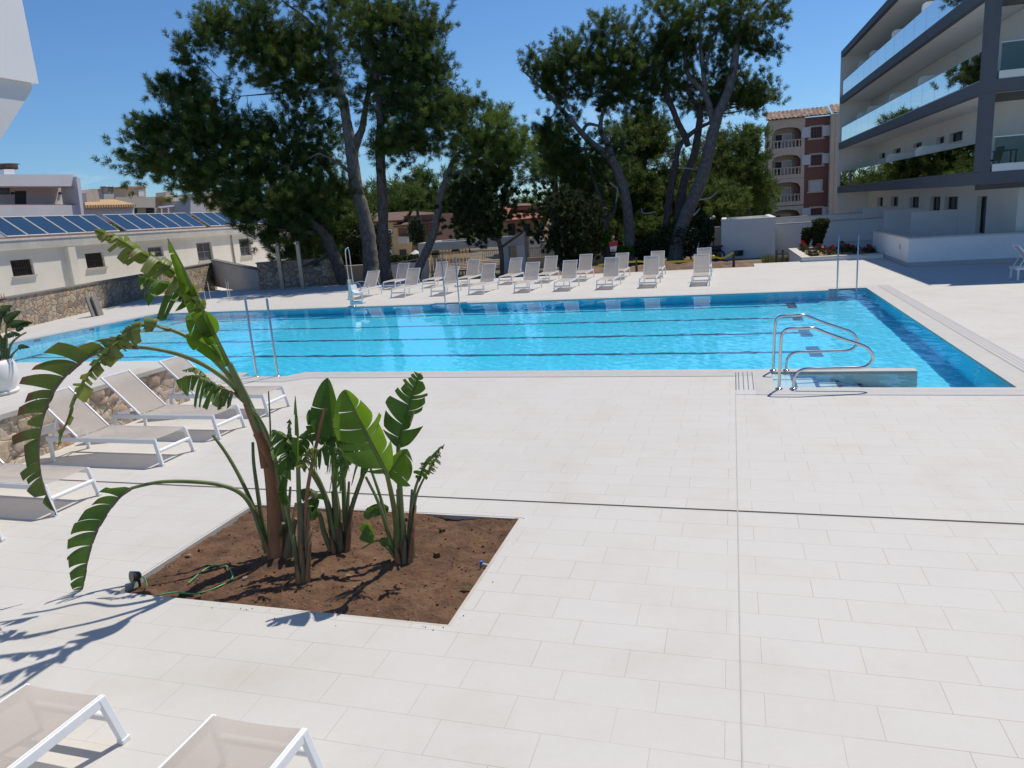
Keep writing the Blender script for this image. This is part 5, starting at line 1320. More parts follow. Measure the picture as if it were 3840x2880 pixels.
# ---- red and cream apartment block
YA = 86.0
apt = thing('apartment_block', 'four storey cream and brick red apartment block with arched balustraded balconies', 'building', (6, YA, GZ))
M_ac = pm('apartment_cream', (.62, .50, .39), .9, .06, .5, dirt=(.52, .42, .33)); M_ar = pm('brick_red_render', (.215, .098, .076), .9, .1, .5)
M_inner = pm('balcony_back_wall', (.52, .46, .39), .9, .06)
def A(x, y, Y=YA): return PY(*za(x, y), Y)
xA, xB, xC, xD = (float(A(x, 900)[0]) for x in (664, 1040, 1292, 1620))
zR = float(A(860, 400)[2]); zRR = float(A(1350, 345, YA-1)[2])
rails = [float(A(856, y)[2]) for y in (622, 905, 1186, 1468)]; pitch = rails[0]-rails[1]
o0x, o1x = float(A(706, 700)[0]), float(A(1006, 700)[0])
arch_h = float(A(856, 492)[2])-rails[0]; bal_h = rails[0]-float(A(856, 708)[2])
def storey_panel(x0, x1, ox0, ox1, zr_, Y, name='wall'):       # one storey of front wall with an arched opening
    z0, z1 = zr_-bal_h-.02-(pitch-bal_h-arch_h-.02-.35), zr_+arch_h+.35
    z0 = z1-pitch
    mb = MB(); T = .25
    mb.box(x0, ox0, Y, Y+T, z0, z1); mb.box(ox1, x1, Y, Y+T, z0, z1)
    mb.box(ox0, ox1, Y, Y+T, z0, zr_-bal_h)
    n_ = 12; sp0 = zr_+arch_h*.55; arc = [(ox0+(ox1-ox0)*i/n_, sp0+(arch_h*.45)*math.sqrt(max(0, 1-(2*i/n_-1)**2))**.8) for i in range(n_+1)]
    for i in range(n_):
        (a, h0), (b_, h1_) = arc[i], arc[i+1]
        mb.add([(a, Y, h0), (b_, Y, h1_), (b_, Y, z1), (a, Y, z1), (a, Y+T, h0), (b_, Y+T, h1_), (b_, Y+T, z1), (a, Y+T, z1)], [(0, 1, 2, 3), (7, 6, 5, 4), (1, 0, 4, 5)])
    return mb.build(name, M_ac, apt)
def balustrade(ox0, ox1, zr_, Y):
    mb = MB(); mb.box(ox0, ox1, Y+.03, Y+.22, zr_-.09, zr_); mb.box(ox0, ox1, Y+.03, Y+.22, zr_-bal_h+.003, zr_-bal_h+.09)
    n_ = max(3, int((ox1-ox0)/.33))
    for i in range(n_):
        x = ox0+(ox1-ox0)*(i+.5)/n_
        mb.lathe([(.05, 0), (.09, bal_h*.25), (.045, bal_h*.5), (.08, bal_h*.65), (.05, bal_h*.8)], (x, Y+.12, zr_-bal_h+.09), 7)
    return mb.build('balustrade', M_ac, apt)
for i, zr_ in enumerate(rails):
    storey_panel(xA, xB, o0x, o1x, zr_, YA)
    balustrade(o0x, o1x, zr_, YA)
    mb = MB(); mb.box(o0x-.2, o1x+.2, YA+1.6, YA+1.8, zr_-bal_h, zr_+arch_h+.3); mb.build('balcony_back', M_inner, apt)
    mb = MB(); mb.box(o0x-.2, o1x+.2, YA+.26, YA+1.6, zr_-bal_h-.2, zr_-bal_h-.02); mb.build('balcony_floor', M_ac, apt)
    d = MB(); w0 = o0x+(o1x-o0x)*.12; w1 = o0x+(o1x-o0x)*.72; d.box(w0, w1, YA+1.53, YA+1.59, zr_-bal_h, zr_+.75); do = d.build('glass_door', M_white, apt)
    d = MB(); d.box(w0+.06, w0+(w1-w0)*.42, YA+1.515, YA+1.525, zr_-bal_h, zr_+.68); d.build('pane', M_void, do)
    d = MB(); d.box(w0+(w1-w0)*.47, w1-.08, YA+1.515, YA+1.525, zr_-bal_h, zr_+.68); d.build('closed_shutter', pm('pale_shutter', (.50, .52, .54), .6), do)
    d = MB(); d.box(o1x-(o1x-o0x)*.16, o1x, YA+.6, YA+.7, zr_-bal_h, zr_+arch_h); d.build('brown_screen', M_ar, apt)
    x2 = xC+float(A(1375, 0)[0]-A(1292, 0)[0])
    storey_panel(xC+.42, xD, x2, x2+2.6, zr_+.06, YA-1.0); balustrade(x2, x2+2.6, zr_+.06, YA-1.0)
    mb = MB(); mb.box(x2-.2, x2+2.8, YA+.6, YA+.7, zr_-bal_h, zr_+arch_h+.3); mb.build('balcony_back', M_inner, apt)
mb = MB(); mb.box(xB+.002, xC, YA+.02, YA+4, rails[3]-2.4, zR-.1); mb.build('red_wall', M_ar, apt)
mb = MB(); mb.box(xA, xB+.001, YA+.005, YA+.26, rails[0]+arch_h+.352, zR); mb.build('wall', M_ac, apt)
mb = MB(); mb.box(xC+.002, xC+.40, YA-1.0, YA+5, rails[3]-2.4, zRR-.05); mb.box(xC+.41, xD, YA-1.0, YA-.75, rails[0]+.06+arch_h+.352, zRR-.05); mb.build('pier', M_ac, apt)
mb = MB(); mb.box(xA+.004, xA+.25, YA+.262, YA+9, rails[3]-2.4, zR-.05); mb.build('side_wall', pm('brick_side_render', (.27, .14, .11), .9, .1, .5), apt)  # side wall in a lighter brick tone than the red front
mb = MB(); mb.box(xA, xD, YA+4.01, YA+9, rails[3]-2.4, zR-.3); mb.build('core', M_ac, apt)
def apt_roof(x0, x1, Y, zE, zT, dp_):
    mb = MB(); n_ = max(4, int((x1-x0)/.42)); n_ = n_*2
    P0 = [(x0+(x1-x0)*i/n_, Y-.3, zE+(.11 if i % 2 else 0)) for i in range(n_+1)]; P1 = [(x, Y+dp_, z+zT-zE) for (x, _, z) in P0]
    mb.add(P0+P1, [(i, i+1, n_+2+i, n_+1+i) for i in range(n_)])
    mb.add([(x0, Y-.3, zE-.05), (x1, Y-.3, zE-.05), (x1, Y+dp_, zT-.05), (x0, Y+dp_, zT-.05)], [(3, 2, 1, 0)])
    return mb.build('roof', M_tan, apt)
M_tan, nt, b = new_mat('tan_roof_tiles'); vec = coords(nt, (2.2, .8, .8)); vo = N(nt, 'ShaderNodeTexVoronoi', Scale=1.6); nt.links.new(vec, vo.inputs['Vector'])
spc = nt.nodes.new('ShaderNodeSeparateColor'); nt.links.new(vo.outputs['Color'], spc.inputs[0])
nt.links.new(ramp(nt, spc.outputs[0], [(0, (.12, .07, .055)), (.5, (.24, .155, .11)), (1, (.34, .25, .18))]), b.inputs['Base Color']); b.inputs['Roughness'].default_value = .9
zT = float(A(860, 320, YA+3)[2])
apt_roof(xA-.25, xC+.1, YA, zR, zT, 3.0); apt_roof(xC+.12, xD, YA-1, zRR, float(A(1400, 252, YA+2)[2]), 3.0)
for i, (yt, yb__, op) in enumerate(((463, 622, 1), (752, 908, 1), (1028, 1180, 0), (1305, 1460, 1))):
    x0, x1 = (1088, 1240) if op else (1080, 1232)
    p0, p1 = A(x0, yb__-4*i), A(x1, yt)
    f = MB(); f.box(p0[0], p1[0], YA-.06, YA+.01, p0[2], p1[2]); f.box(p0[0]-.12, p1[0]+.12, YA-.10, YA-.061, p0[2]-.02, p0[2]+.12); fo = f.build('window', pm('cream_surround', (.52, .46, .39), .8), apt)
    a, c = A(x0+22, yb__-20), A(x1-22, yt+22)
    v = MB(); v.box(a[0], c[0], YA-.075, YA-.062, a[2], c[2]); v.build('pane' if op else 'closed_shutter', M_void if op else pm('shutter_white', (.52, .53, .55), .6), fo)
    if op:
        g_ = MB()
        for k in range(5): x = a[0]+(c[0]-a[0])*k/4; g_.box(x-.035, x+.035, YA-.10, YA-.076, a[2], c[2])
        for k in range(4): z = a[2]+(c[2]-a[2])*k/3; g_.box(a[0], c[0], YA-.104, YA-.101, z-.03, z+.03)
        g_.build('sash', pm('red_brown_sash', (.14, .045, .035), .6), fo)
        for sx in (0, 1):
            s_ = MB(); xs0 = p0[0]-.95 if sx == 0 else p1[0]+.03; xs0 = xs0+(.22 if sx == 0 else -.15); s_.box(xs0, xs0+.85, YA-.14, YA-.105, p0[2]+.25, p1[2]-.1); s_.build('shutter', pm('white_shutter', (.60, .61, .63), .6, .04), fo)
# utility poles
for (x0, y0, x1, y1, dep_, lb) in ((557, 970, 572, 1440, 70, 'wooden utility pole between pines and apartment block'),):
    p, q = PD(*za(x0, y0), dep_), PD(*za(x1, y1), dep_); q[2] = GZ
    tag(MB().tube([q, p], .13, 8).build('utility_pole', pm('grey_pole', (.16, .14, .12), .9)), lb, 'pole')
p = PY(*z4(455, 510), 56); tag(MB().tube([(p[0], 56, GZ), p], .12, 8).build('utility_pole', M_dark), 'dark utility pole before the brown house', 'pole')

# ---- buildings behind the collector house
M_wb = pm('bright_white_render', (.72, .73, .75), .85, .03, .8, dirt=(.66, .65, .64))
M_beige = pm('beige_render', (.56, .48, .40), .9, .05, .6)
def xbox(mb, fn, x0, y0, x1, y1, X, dp_=4.0):
    a, b_ = PX(*fn(x0, y0), X), PX(*fn(x1, y0), X); c, d = PX(*fn(x0, y1), X), PX(*fn(x1, y1), X)
    P = [c, d, b_, a]; Q = [p+np.array((-dp_, 0, 0)) for p in P]
    P = [np.array((p[0], p[1], p[2])) for p in P]
    return mb.add(P+Q, [(0, 1, 2, 3), (7, 6, 5, 4), (0, 4, 5, 1), (1, 5, 6, 2), (2, 6, 7, 3), (3, 7, 4, 0)])
XW = -44.0
wb = thing('white_building', 'white modern building with recessed gallery and chimney behind the collector house', 'building', (XW, 30, GZ))
xbox(MB(), z2, -300, 425, 792, 548, XW, 9).build('parapet', M_wb, wb)
xbox(MB(), z2, -300, 549, 800, 742, XW-1.6, 5).build('gallery_wall', pm('warm_white_render', (.66, .60, .56), .9, .04, .8), wb)
xbox(MB(), z2, -300, 743, 862, 1100, XW, 9).build('wall', M_wb, wb)
xbox(MB(), z2, -300, 736, 812, 742.5, XW-.2, .9).build('red_sill', pm('red_tile_sill', (.25, .09, .07), .8), wb)
mb = MB(); P = [PX(*z2(*q), XW+.25) for q in ((790, 446), (832, 470), (872, 850), (845, 850))]; Q = [p+np.array((-1.5, 0, 0)) for p in P]; mb.add(P+Q, [(0, 3, 2, 1), (4, 5, 6, 7), (0, 1, 5, 4), (1, 2, 6, 5), (2, 3, 7, 6), (3, 0, 4, 7)]); mb.build('sloping_fin', M_wb, wb)
fo = xbox(MB(), z2, -120, 556, 102, 632, XW-1.55, .04).build('window', M_dark, wb); xbox(MB(), z2, -110, 562, 94, 624, XW-1.535, .01).build('pane', pm('grey_pane', (.07, .085, .095), .1), fo)
xbox(MB(), z2, 160, 598, 272, 735, XW-1.55, .04).build('door', M_void, wb)
for x in (125, 618): xbox(MB(), z2, x, 608, x+26, 632, XW-1.5, .1).build('wall_lamp', M_dark, wb)
xbox(MB(), z2, 738, 645, 782, 730, XW-1.45, .3).build('red_panel', pm('red_panel', (.30, .03, .05), .6), wb)
xbox(MB(), z2, 42, 372, 150, 426, XW-2, 1.2).build('chimney_base', M_wb, wb)
p0, p1 = PX(*z2(92, 320), XW-2.6), PX(*z2(92, 372), XW-2.6); mb = MB(); r = .55
mb.lathe([(r, 0), (r, (p0[2]-p1[2])*.9), (r*1.25, (p0[2]-p1[2])*.92), (r*1.25, p0[2]-p1[2]), (.01, p0[2]-p1[2])], tuple(p1), 14); mb.build('chimney_cap', pm('rusty_metal', (.12, .075, .055), .7, .3, 6), wb)
lo_ = thing('white_annex', 'low white annex with ochre tiled roof and two horned chimney', 'building', (-50, 38, GZ))
xbox(MB(), z2, 872, 748, 1392, 900, -47, 8).build('wall', M_wb, lo_)
mb = MB(); P = [PX(*z2(*q), X) for q, X in (((880, 745), -46.5), ((1405, 735), -46.5), ((1190, 684), -53), ((880, 686), -53))]; Q = [p-np.array((0, 0, .2)) for p in P]; mb.add(P+Q, [(0, 1, 2, 3), (7, 6, 5, 4), (0, 4, 5, 1), (1, 5, 6, 2)]); mb.build('roof', roof_mat('ochre_roof_tiles', (.45, .27, .13), (.60, .40, .20), R(90), .4), lo_)
mb = MB(); P = [PX(*z2(*q), -50) for q in ((905, 728), (1040, 725), (1012, 580), (985, 575), (965, 620), (940, 574), (912, 582), (890, 615))]; Q = [p+np.array((-1.4, 0, 0)) for p in P]; n_ = len(P); mb.add(P+Q, [tuple(range(n_)), tuple(range(n_, 2*n_))[::-1]]+[(i, n_+i, n_+(i+1) % n_, (i+1) % n_) for i in range(n_)]); mb.build('chimney', pm('chimney_plaster', (.50, .44, .38), .9, .08), lo_)
xbox(MB(), z2, 1078, 628, 1182, 700, -54, 1.4).build('chimney', pm('chimney_plaster_light', (.56, .52, .46), .9, .08), lo_)
mb = MB()
for x in (1100, 1140): p = PX(*z2(x, 628), -54.6); mb.lathe([(.35, 0), (.35, .55), (.42, .56), (.42, .65), (.01, .66)], tuple(p), 10)
mb.build('chimney_vent', pm('zinc_vent', (.3, .3, .3), .5, metal=.5), lo_)
bg = thing('beige_building', 'long beige flat roofed building with small rooftop tower, beyond the collectors', 'building', (-60, 48, GZ))
xbox(MB(), z2, 1195, 660, 1610, 770, -60, 8).build('upper_wall', M_beige, bg)
xbox(MB(), z2, 1380, 771, 1660, 900, -60.3, 8).build('wall', pm('sand_render', (.52, .44, .30), .9, .05), bg)
xbox(MB(), z2, 1611, 656, 2125, 900, -62, 8).build('stair_block', pm('pale_beige_render', (.58, .52, .45), .9, .05), bg)
for (x0, y0, x1, y1) in ((1384, 778, 1424, 832), (1522, 776, 1602, 830)): xbox(MB(), z2, x0, y0, x1, y1, -60.2, .05).build('window', M_void, bg)
mb = MB(); P = [PX(*z2(*q), -60.5) for q in ((1690, 652), (1740, 650), (1890, 732), (1840, 738))]; Q = [p+np.array((-2, 0, 0)) for p in P]; mb.add(P+Q, [(0, 1, 2, 3), (7, 6, 5, 4), (0, 4, 5, 1), (1, 5, 6, 2), (2, 6, 7, 3), (3, 7, 4, 0)]); mb.build('stair_slope', pm('ochre_stair', (.52, .43, .22), .9), bg)
mb = MB(); mb.bar(PX(*z2(1640, 768), -60.2), PX(*z2(1975, 732), -60.2), .2, .18)
for x in (1668, 1740, 1830): mb.bar(PX(*z2(x, 765), -60.2), PX(*z2(x+6, 840), -60.2), .16, .16)
mb.build('pergola_frame', M_wb, bg)
xbox(MB(), z2, 1312, 552, 1512, 660, -63, 4).build('tower', pm('tower_beige', (.58, .42, .29), .9, .05), bg)
xbox(MB(), z2, 1300, 548, 1520, 562, -62.8, 4.4).build('tower_roof', pm('tower_tiles', (.50, .30, .16), .9), bg)
xbox(MB(), z2, 1438, 582, 1492, 655, -62.9, .08).build('tower_door', M_wb, bg)
xbox(MB(), z2, 1722, 608, 1788, 660, -64, 1.5).build('chimney', M_beige, bg)
yb2 = thing('sand_coloured_block', 'sand coloured corner block under the pine branches, beyond the collectors', 'building', (-58, 58, GZ))
xbox(MB(), z3, 205, 615, 440, 850, -59, 6).build('wall', pm('sand_yellow_render', (.52, .42, .25), .9, .05), yb2)
xbox(MB(), z3, 40, 690, 200, 850, -58, 4).build('pale_wall', pm('lilac_white', (.60, .56, .56), .9, .04), yb2)
xbox(MB(), z3, 441, 700, 900, 900, -60, 6).build('long_wall', pm('pale_render', (.60, .57, .50), .9, .04), yb2)
xbox(MB(), z3, 488, 755, 588, 812, -59.9, .05).build('shutter', M_wb, yb2)

# ---- balcony of the near hotel wing, top left corner
XN = -6.0
nb = thing('near_balcony', 'white balcony parapet with tapered underside in the top left corner', 'balcony', (XN, 6, 2.5))
c1 = PX(*z1(184, 0), XN); c2 = PX(*z1(320, 693), XN); Yn = float((c1[1]+c2[1])/2); zn = float(c2[2])
mb = MB(); mb.box(XN-1.6, XN, Yn-9, Yn, zn, zn+4.5); mb.build('parapet', M_render, nb)
u1, u2 = PX(*z1(302, 742), XN-.04), PX(*z1(0, 1225), XN-.04)
sl = (u2[2]-u1[2])/(u2[1]-u1[1])
mb = MB(); Pf = [(XN-.04, Yn-.04, zn-.002), (XN-.04, Yn-.04, u1[2]), (XN-.04, Yn-.04-6, u1[2]-6*sl), (XN-.04, Yn-6.04, zn-.002)]; Pb = [(XN-1.5, y, z) for _, y, z in Pf]
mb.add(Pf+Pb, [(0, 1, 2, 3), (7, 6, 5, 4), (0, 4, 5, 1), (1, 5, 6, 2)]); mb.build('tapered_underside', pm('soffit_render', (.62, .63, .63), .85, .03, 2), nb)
# ================================================================== TREES
def puff_faces(C, D, nb, L, W, rs, spread=1.15):
    """needle tufts: C centres, D growth directions; every tuft is nb slim blades along a short twig"""
    n = len(C)
    c = np.repeat(C, nb, 0); d = np.repeat(D, nb, 0)
    t = rs.uniform(-0.5, 0.75, (n*nb, 1))
    s = rs.normal(size=(n*nb, 3)); s -= d*(s*d).sum(1, keepdims=True); s /= np.linalg.norm(s, axis=1, keepdims=True)+1e-9
    dirv = d*rs.uniform(.25, 1.0, (n*nb, 1))+s*spread*rs.uniform(.3, 1.0, (n*nb, 1)); dirv /= np.linalg.norm(dirv, axis=1, keepdims=True)
    Lb = L*rs.uniform(.6, 1.25, (n*nb, 1))
    base = c+d*t*L*1.15+s*rs.uniform(0, .25, (n*nb, 1))*L
    w = np.cross(dirv, rs.normal(size=(n*nb, 3))); w /= np.linalg.norm(w, axis=1, keepdims=True)+1e-9
    V = np.stack([base-w*W/2, base+w*W/2, base+dirv*Lb], 1)
    return V.reshape(-1, 3)

def pine(name, label, cat, trunks, clusters, dep, mat, bark, seed, dens=0.0185, nb=72, L=.24, W=.024, group=None, dead=(), limbs=True, zbase=None, upb=.55):
    """trunks: lists of (x, y, depth offset, radius px); clusters: (x, y, rx, ry, depth offset[, density])"""
    rs = np.random.default_rng(seed); pr = random.Random(seed)
    b0 = trunks[0][0]; base = PD(b0[0], b0[1], dep+b0[2])
    t = thing(name, label, cat, tuple(base), group=group)
    px = pxm(dep)
    poly = []
    mb = MB()
    for k, tr in enumerate(trunks):
        P = [PD(x, y, dep+dz) for x, y, dz, r in tr]; rr = [r*px for *_, r in tr]
        if k == 0 and zbase is not None:
            q = P[0].copy(); q[2] = zbase; P = [q]+P; rr = [rr[0]*1.25]+rr
        sp = spline(P, 6); ri = np.interp(np.linspace(0, len(rr)-1, len(sp)), range(len(rr)), rr)
        ri = [r*pr.uniform(.93, 1.08) for r in ri]
        mb.tube(sp, ri, 10)
        poly += [(p, r) for p, r in zip(sp, ri)]
    for tr in dead:
        P = [PD(x, y, dep+dz) for x, y, dz, r in tr]; d_ = MB(); rr = [r*px for *_, r in tr]
        sp = spline(P, 4); d_.tube(sp, np.interp(np.linspace(0, len(rr)-1, len(sp)), range(len(rr)), rr), 5); d_.build('dead_branch', M_deadwood, t)
    TP = np.array([p for p, r in poly])
    Cs, Ds, Ts = [], [], []
    lb = mb
    for cl in clusters:
        x, y, rx, ry, dz = cl[:5]; dn = cl[5] if len(cl) > 5 else 1.0
        c = PD(x, y, dep+dz); RX, RY = rx*px, ry*px; RZ = .55*(RX+RY)
        n = max(6, int(math.pi*rx*ry*dens*dn))
        # sub-clumps give the crown its uneven outline
        m = max(3, n//14)
        u = rs.normal(size=(m, 3)); u /= np.linalg.norm(u, axis=1, keepdims=True); u *= .90*rs.uniform(.2, 1.0, (m, 1))**.6
        sub = c+CR*(u[:, :1]*RX)+CU*(u[:, 1:2]*RY)+_fw*(u[:, 2:]*RZ)
        ids = rs.integers(0, m, n)
        sr_ = .38*min(RX, RY)+.12
        off = rs.normal(size=(n, 3))*sr_*np.array((1, 1, .7))
        p = sub[ids]+off
        d = (p-c); d /= np.linalg.norm(d, axis=1, keepdims=True)+1e-6
        d = d*.8+np.array((0, 0, upb))+rs.normal(size=(n, 3))*.35; d /= np.linalg.norm(d, axis=1, keepdims=True)
        Cs.append(p); Ds.append(d)
        tc = rs.uniform(.15, .75, m)
        Ts.append(np.clip(tc[ids]+rs.normal(0, .12, n), 0, 1))
        if limbs:
            dist = np.linalg.norm((TP-c)*np.array((1, 1, 1.3))+np.array((0, 0, -.6)), axis=1); j = int(dist.argmin()); a = TP[j]
            mid = a*.5+c*.5+np.array((rs.normal()*.25, rs.normal()*.25, -.08*dist[j]))
            r0 = min(poly[j][1]*.6, .035+.012*dist[j])
            lb.tube(spline([a, mid, c], 4), np.linspace(r0, .02, 9), 6)
            for s_ in sub[:7]:
                if rs.uniform() < .8: lb.tube([c*.6+mid*.4, s_*.5+c*.5+rs.normal(size=3)*.1, s_], [.022, .014, .006], 4, cap=False)
    mb.build('trunk', bark, t)
    C_ = np.concatenate(Cs); D_ = np.concatenate(Ds); T_ = np.concatenate(Ts)
    V = puff_faces(C_, D_, nb, L, W, rs)
    F = np.arange(len(V)).reshape(-1, 3)
    tint = np.clip(np.repeat(T_, nb)+rs.normal(0, .10, len(C_)*nb), 0, 1)
    bulk('crown', V, F, mat, t, tint)
    return t

zT1 = lambda x, y: (345.6+.3125*x, .3125*y)
zT2 = lambda x, y: (1094.5+.3125*x, .3125*y)
def tk1(*pts): return [(*zT1(x, y), dz, r*.3125) for x, y, dz, r in pts]
def tk2(*pts): return [(*zT2(x, y), dz, r*.3125) for x, y, dz, r in pts]

# T1: tall forked pine with the grey trunk
pine('pine_tree', 'tall pine with pale grey forked trunk and dark crown reaching left over the wall', 'pine tree',
     [tk1((1462, 1930, 0, 58), (1455, 1800, 0, 54), (1440, 1640, 0, 50), (1400, 1450, 0, 46), (1358, 1300, 0, 44), (1335, 1130, 0, 44), (1310, 960, 0, 38), (1288, 830, 0, 34), (1270, 720, 0, 32), (1225, 560, 0, 28), (1185, 400, 0, 22), (1170, 200, 0, 16), (1180, 0, 0, 12), (1190, -200, 0, 6)),
      tk1((1335, 1080, 0, 26), (1370, 960, .2, 26), (1400, 880, .3, 24), (1412, 800, .4, 22), (1440, 640, .6, 18), (1480, 420, .8, 12)),
      tk1((1310, 1190, 0, 14), (1265, 1150, -.3, 12), (1205, 1110, -.6, 8), (1100, 1060, -1, 5)),
      tk1((1235, 600, 0, 14), (1050, 630, -.4, 10), (800, 645, -.8, 6), (560, 665, -1.0, 3)),
      tk1((1180, 300, 0, 14), (1000, 120, 0, 10), (880, 30, 0, 7), (800, -40, 0, 4))],
     [(455, 75, 60, 45, -1.5), (520, 55, 75, 55, -1), (590, 90, 70, 45, -.6), (640, 130, 85, 50, 0), (545, 120, 80, 45, -.5), (690, 100, 50, 60, .8), (420, 115, 35, 28, -1.8), (620, 165, 70, 30, -.8), (690, 185, 50, 45, .6), (730, 60, 45, 45, 1.2, .6), (660, 10, 50, 22, .5, .35), (740, 0, 60, 40, 1),
      (342, 198, 38, 24, -1.5), (385, 205, 50, 34, -1.2), (430, 165, 38, 16, -1.0, .8), (455, 235, 70, 36, -1), (300, 300, 30, 34, -2), (330, 320, 70, 55, -1.6), (315, 355, 32, 26, -2), (400, 300, 75, 60, -1.4), (470, 290, 75, 55, -1), (545, 300, 80, 65, -.6), (620, 290, 70, 65, .2), (420, 375, 85, 45, -1.4), (510, 380, 90, 55, -.8), (590, 385, 85, 60, 0), (660, 370, 60, 70, .8), (470, 415, 80, 24, -1), (700, 300, 45, 70, 1.2), (640, 235, 80, 30, .6, .5), (350, 270, 40, 30, -1.6)],
     38.2, M_needle, M_bark_grey, 21, group='pines behind the far left end of the deck', zbase=-.55)
# T2: dark straight trunk
pine('pine_tree', 'pine with straight nearly black trunk and rounded crown at the top centre left', 'pine tree',
     [tk1((1570, 1950, 0, 46), (1558, 1850, 0, 40), (1545, 1659, 0, 36), (1540, 1400, 0, 34), (1528, 1200, 0, 33), (1520, 1000, 0, 32), (1525, 800, 0, 28), (1505, 600, .2, 24), (1470, 400, .3, 20), (1450, 200, .4, 14), (1440, 0, .4, 8))],
     [(800, 30, 75, 45, 0), (870, 45, 60, 55, 0), (915, 90, 42, 60, .4), (830, 100, 70, 60, .5), (890, 140, 65, 50, -.2), (800, 150, 40, 60, 1, .5), (850, 170, 75, 35, 0), (935, 155, 28, 35, .6), (955, 155, 15, 22, .2, .7), (800, 230, 45, 45, 1.2, .7), (870, 220, 65, 45, .2), (930, 225, 50, 45, -.2), (880, 275, 60, 50, .2), (950, 270, 45, 55, -.4), (840, 310, 35, 50, -.6, .8), (985, 230, 35, 40, .3), (870, 335, 45, 30, .6, .7), (925, 325, 40, 28, .6, .7), (1030, 215, 16, 26, .6, .8)],
     36.4, M_needle, M_bark, 22, group='pines behind the far left end of the deck', zbase=-.55)
# T3: leaning pine reaching left
pine('pine_tree', 'leaning pine at the end of the boulder wall, low branches over the shower posts', 'pine tree',
     [[(751, 640, 0, 15), (744, 612, 0, 14), (735, 588, 0, 13.5), (724, 556, 0, 13), (704, 513, 0, 12), (680, 486, -.2, 10), (650, 460, -.5, 8), (610, 435, -.8, 5), (560, 420, -1.1, 3)],
      [(700, 505, 0, 6), (650, 500, -.4, 5), (590, 495, -.8, 3)], [(715, 540, 0, 5), (690, 560, .1, 4), (655, 575, .2, 2)]],
     [(560, 440, 70, 30, -1), (620, 440, 70, 40, -.4), (680, 440, 50, 50, .4), (500, 462, 40, 14, -1.4), (540, 470, 55, 20, -1.2), (600, 490, 70, 30, -.6), (660, 490, 50, 40, .4), (555, 510, 40, 16, -1), (620, 525, 45, 20, -.4, .8), (685, 540, 40, 45, .8, .7), (640, 560, 40, 16, .2, .35), (600, 560, 25, 12, 0, .3), (720, 420, 30, 50, 1, .8)],
     36.9, M_needle, M_bark, 23, group='pines behind the far left end of the deck', zbase=-.55)
# T4: slender leaning tree with bright crown
pine('pine_tree', 'slender curved young pine with brighter green crown leaning over the pergola', 'pine tree',
     [[(896, 620, 0, 9), (904, 581, 0, 9), (923, 539, 0, 9), (938, 500, 0, 8.5), (946, 462, 0, 8), (954, 419, 0, 7), (963, 387, 0, 6), (975, 355, 0, 5), (990, 330, .2, 3.5)],
      [(960, 395, 0, 4), (985, 375, -.2, 4), (1020, 362, -.4, 3), (1060, 345, -.5, 2)], [(1000, 372, -.3, 2), (1030, 385, -.4, 1.5), (1070, 405, -.4, 1)]],
     [(1045, 290, 55, 36, -.4), (1090, 310, 50, 40, -.2), (1020, 320, 45, 30, -.3), (1070, 345, 60, 36, -.5), (1120, 335, 34, 42, 0), (1005, 265, 28, 36, .3), (1055, 245, 30, 28, .2), (1010, 350, 35, 20, .2), (1100, 385, 42, 22, .1), (1060, 385, 40, 20, .2), (1085, 265, 26, 26, .2, .7), (1130, 290, 16, 22, 0, .6), (1140, 360, 18, 22, 0, .7)],
     38.4, M_needle_light, M_bark_grey, 24, zbase=-.55, L=.24)
# J1: small dark juniper in front of the pergola
pine('juniper_tree', 'small dark wind bent juniper in front of the pergola', 'juniper tree',
     [[(1085, 600, 0, 5), (1084, 560, 0, 5), (1080, 530, 0, 5), (1070, 505, 0, 5), (1050, 480, 0, 5), (1035, 440, 0, 4), (1030, 400, .2, 3)],
      [(1082, 535, 0, 3), (1110, 515, 0, 2.5), (1132, 500, 0, 1.5)], [(1075, 520, 0, 3), (1050, 510, 0, 2)]],
     [(1010, 430, 50, 40, 0), (1060, 440, 60, 40, 0), (1000, 475, 50, 26, 0), (1055, 480, 65, 30, -.2), (1080, 500, 50, 16, -.2, .8), (1030, 400, 50, 26, .2), (1040, 525, 30, 9, -.2, .6), (1005, 505, 24, 10, 0, .5)],
     37.6, M_juniper, M_bark, 25, zbase=-.55, L=.16, W=.04, dens=.018)
# J2: dense juniper bush group before the right trunks
pine('juniper_tree', 'broad dark juniper right of the pergola, beside the pale posts', 'juniper tree',
     [[(1215, 600, 0, 6), (1212, 560, 0, 6), (1205, 520, 0, 5), (1195, 480, 0, 4), (1190, 440, 0, 3)], [(1212, 550, 0, 4), (1230, 520, 0, 3), (1250, 480, 0, 2)]],
     [(1195, 440, 40, 40, 0), (1180, 490, 34, 34, 0), (1220, 470, 55, 45, 0), (1255, 500, 45, 45, .2), (1200, 525, 45, 26, -.2), (1245, 540, 45, 26, 0), (1180, 410, 26, 26, .2, .8), (1270, 455, 26, 36, .2), (1165, 525, 20, 15, 0, .6)],
     38.2, M_juniper, M_bark, 26, zbase=-.55, L=.16, W=.04, dens=.018)

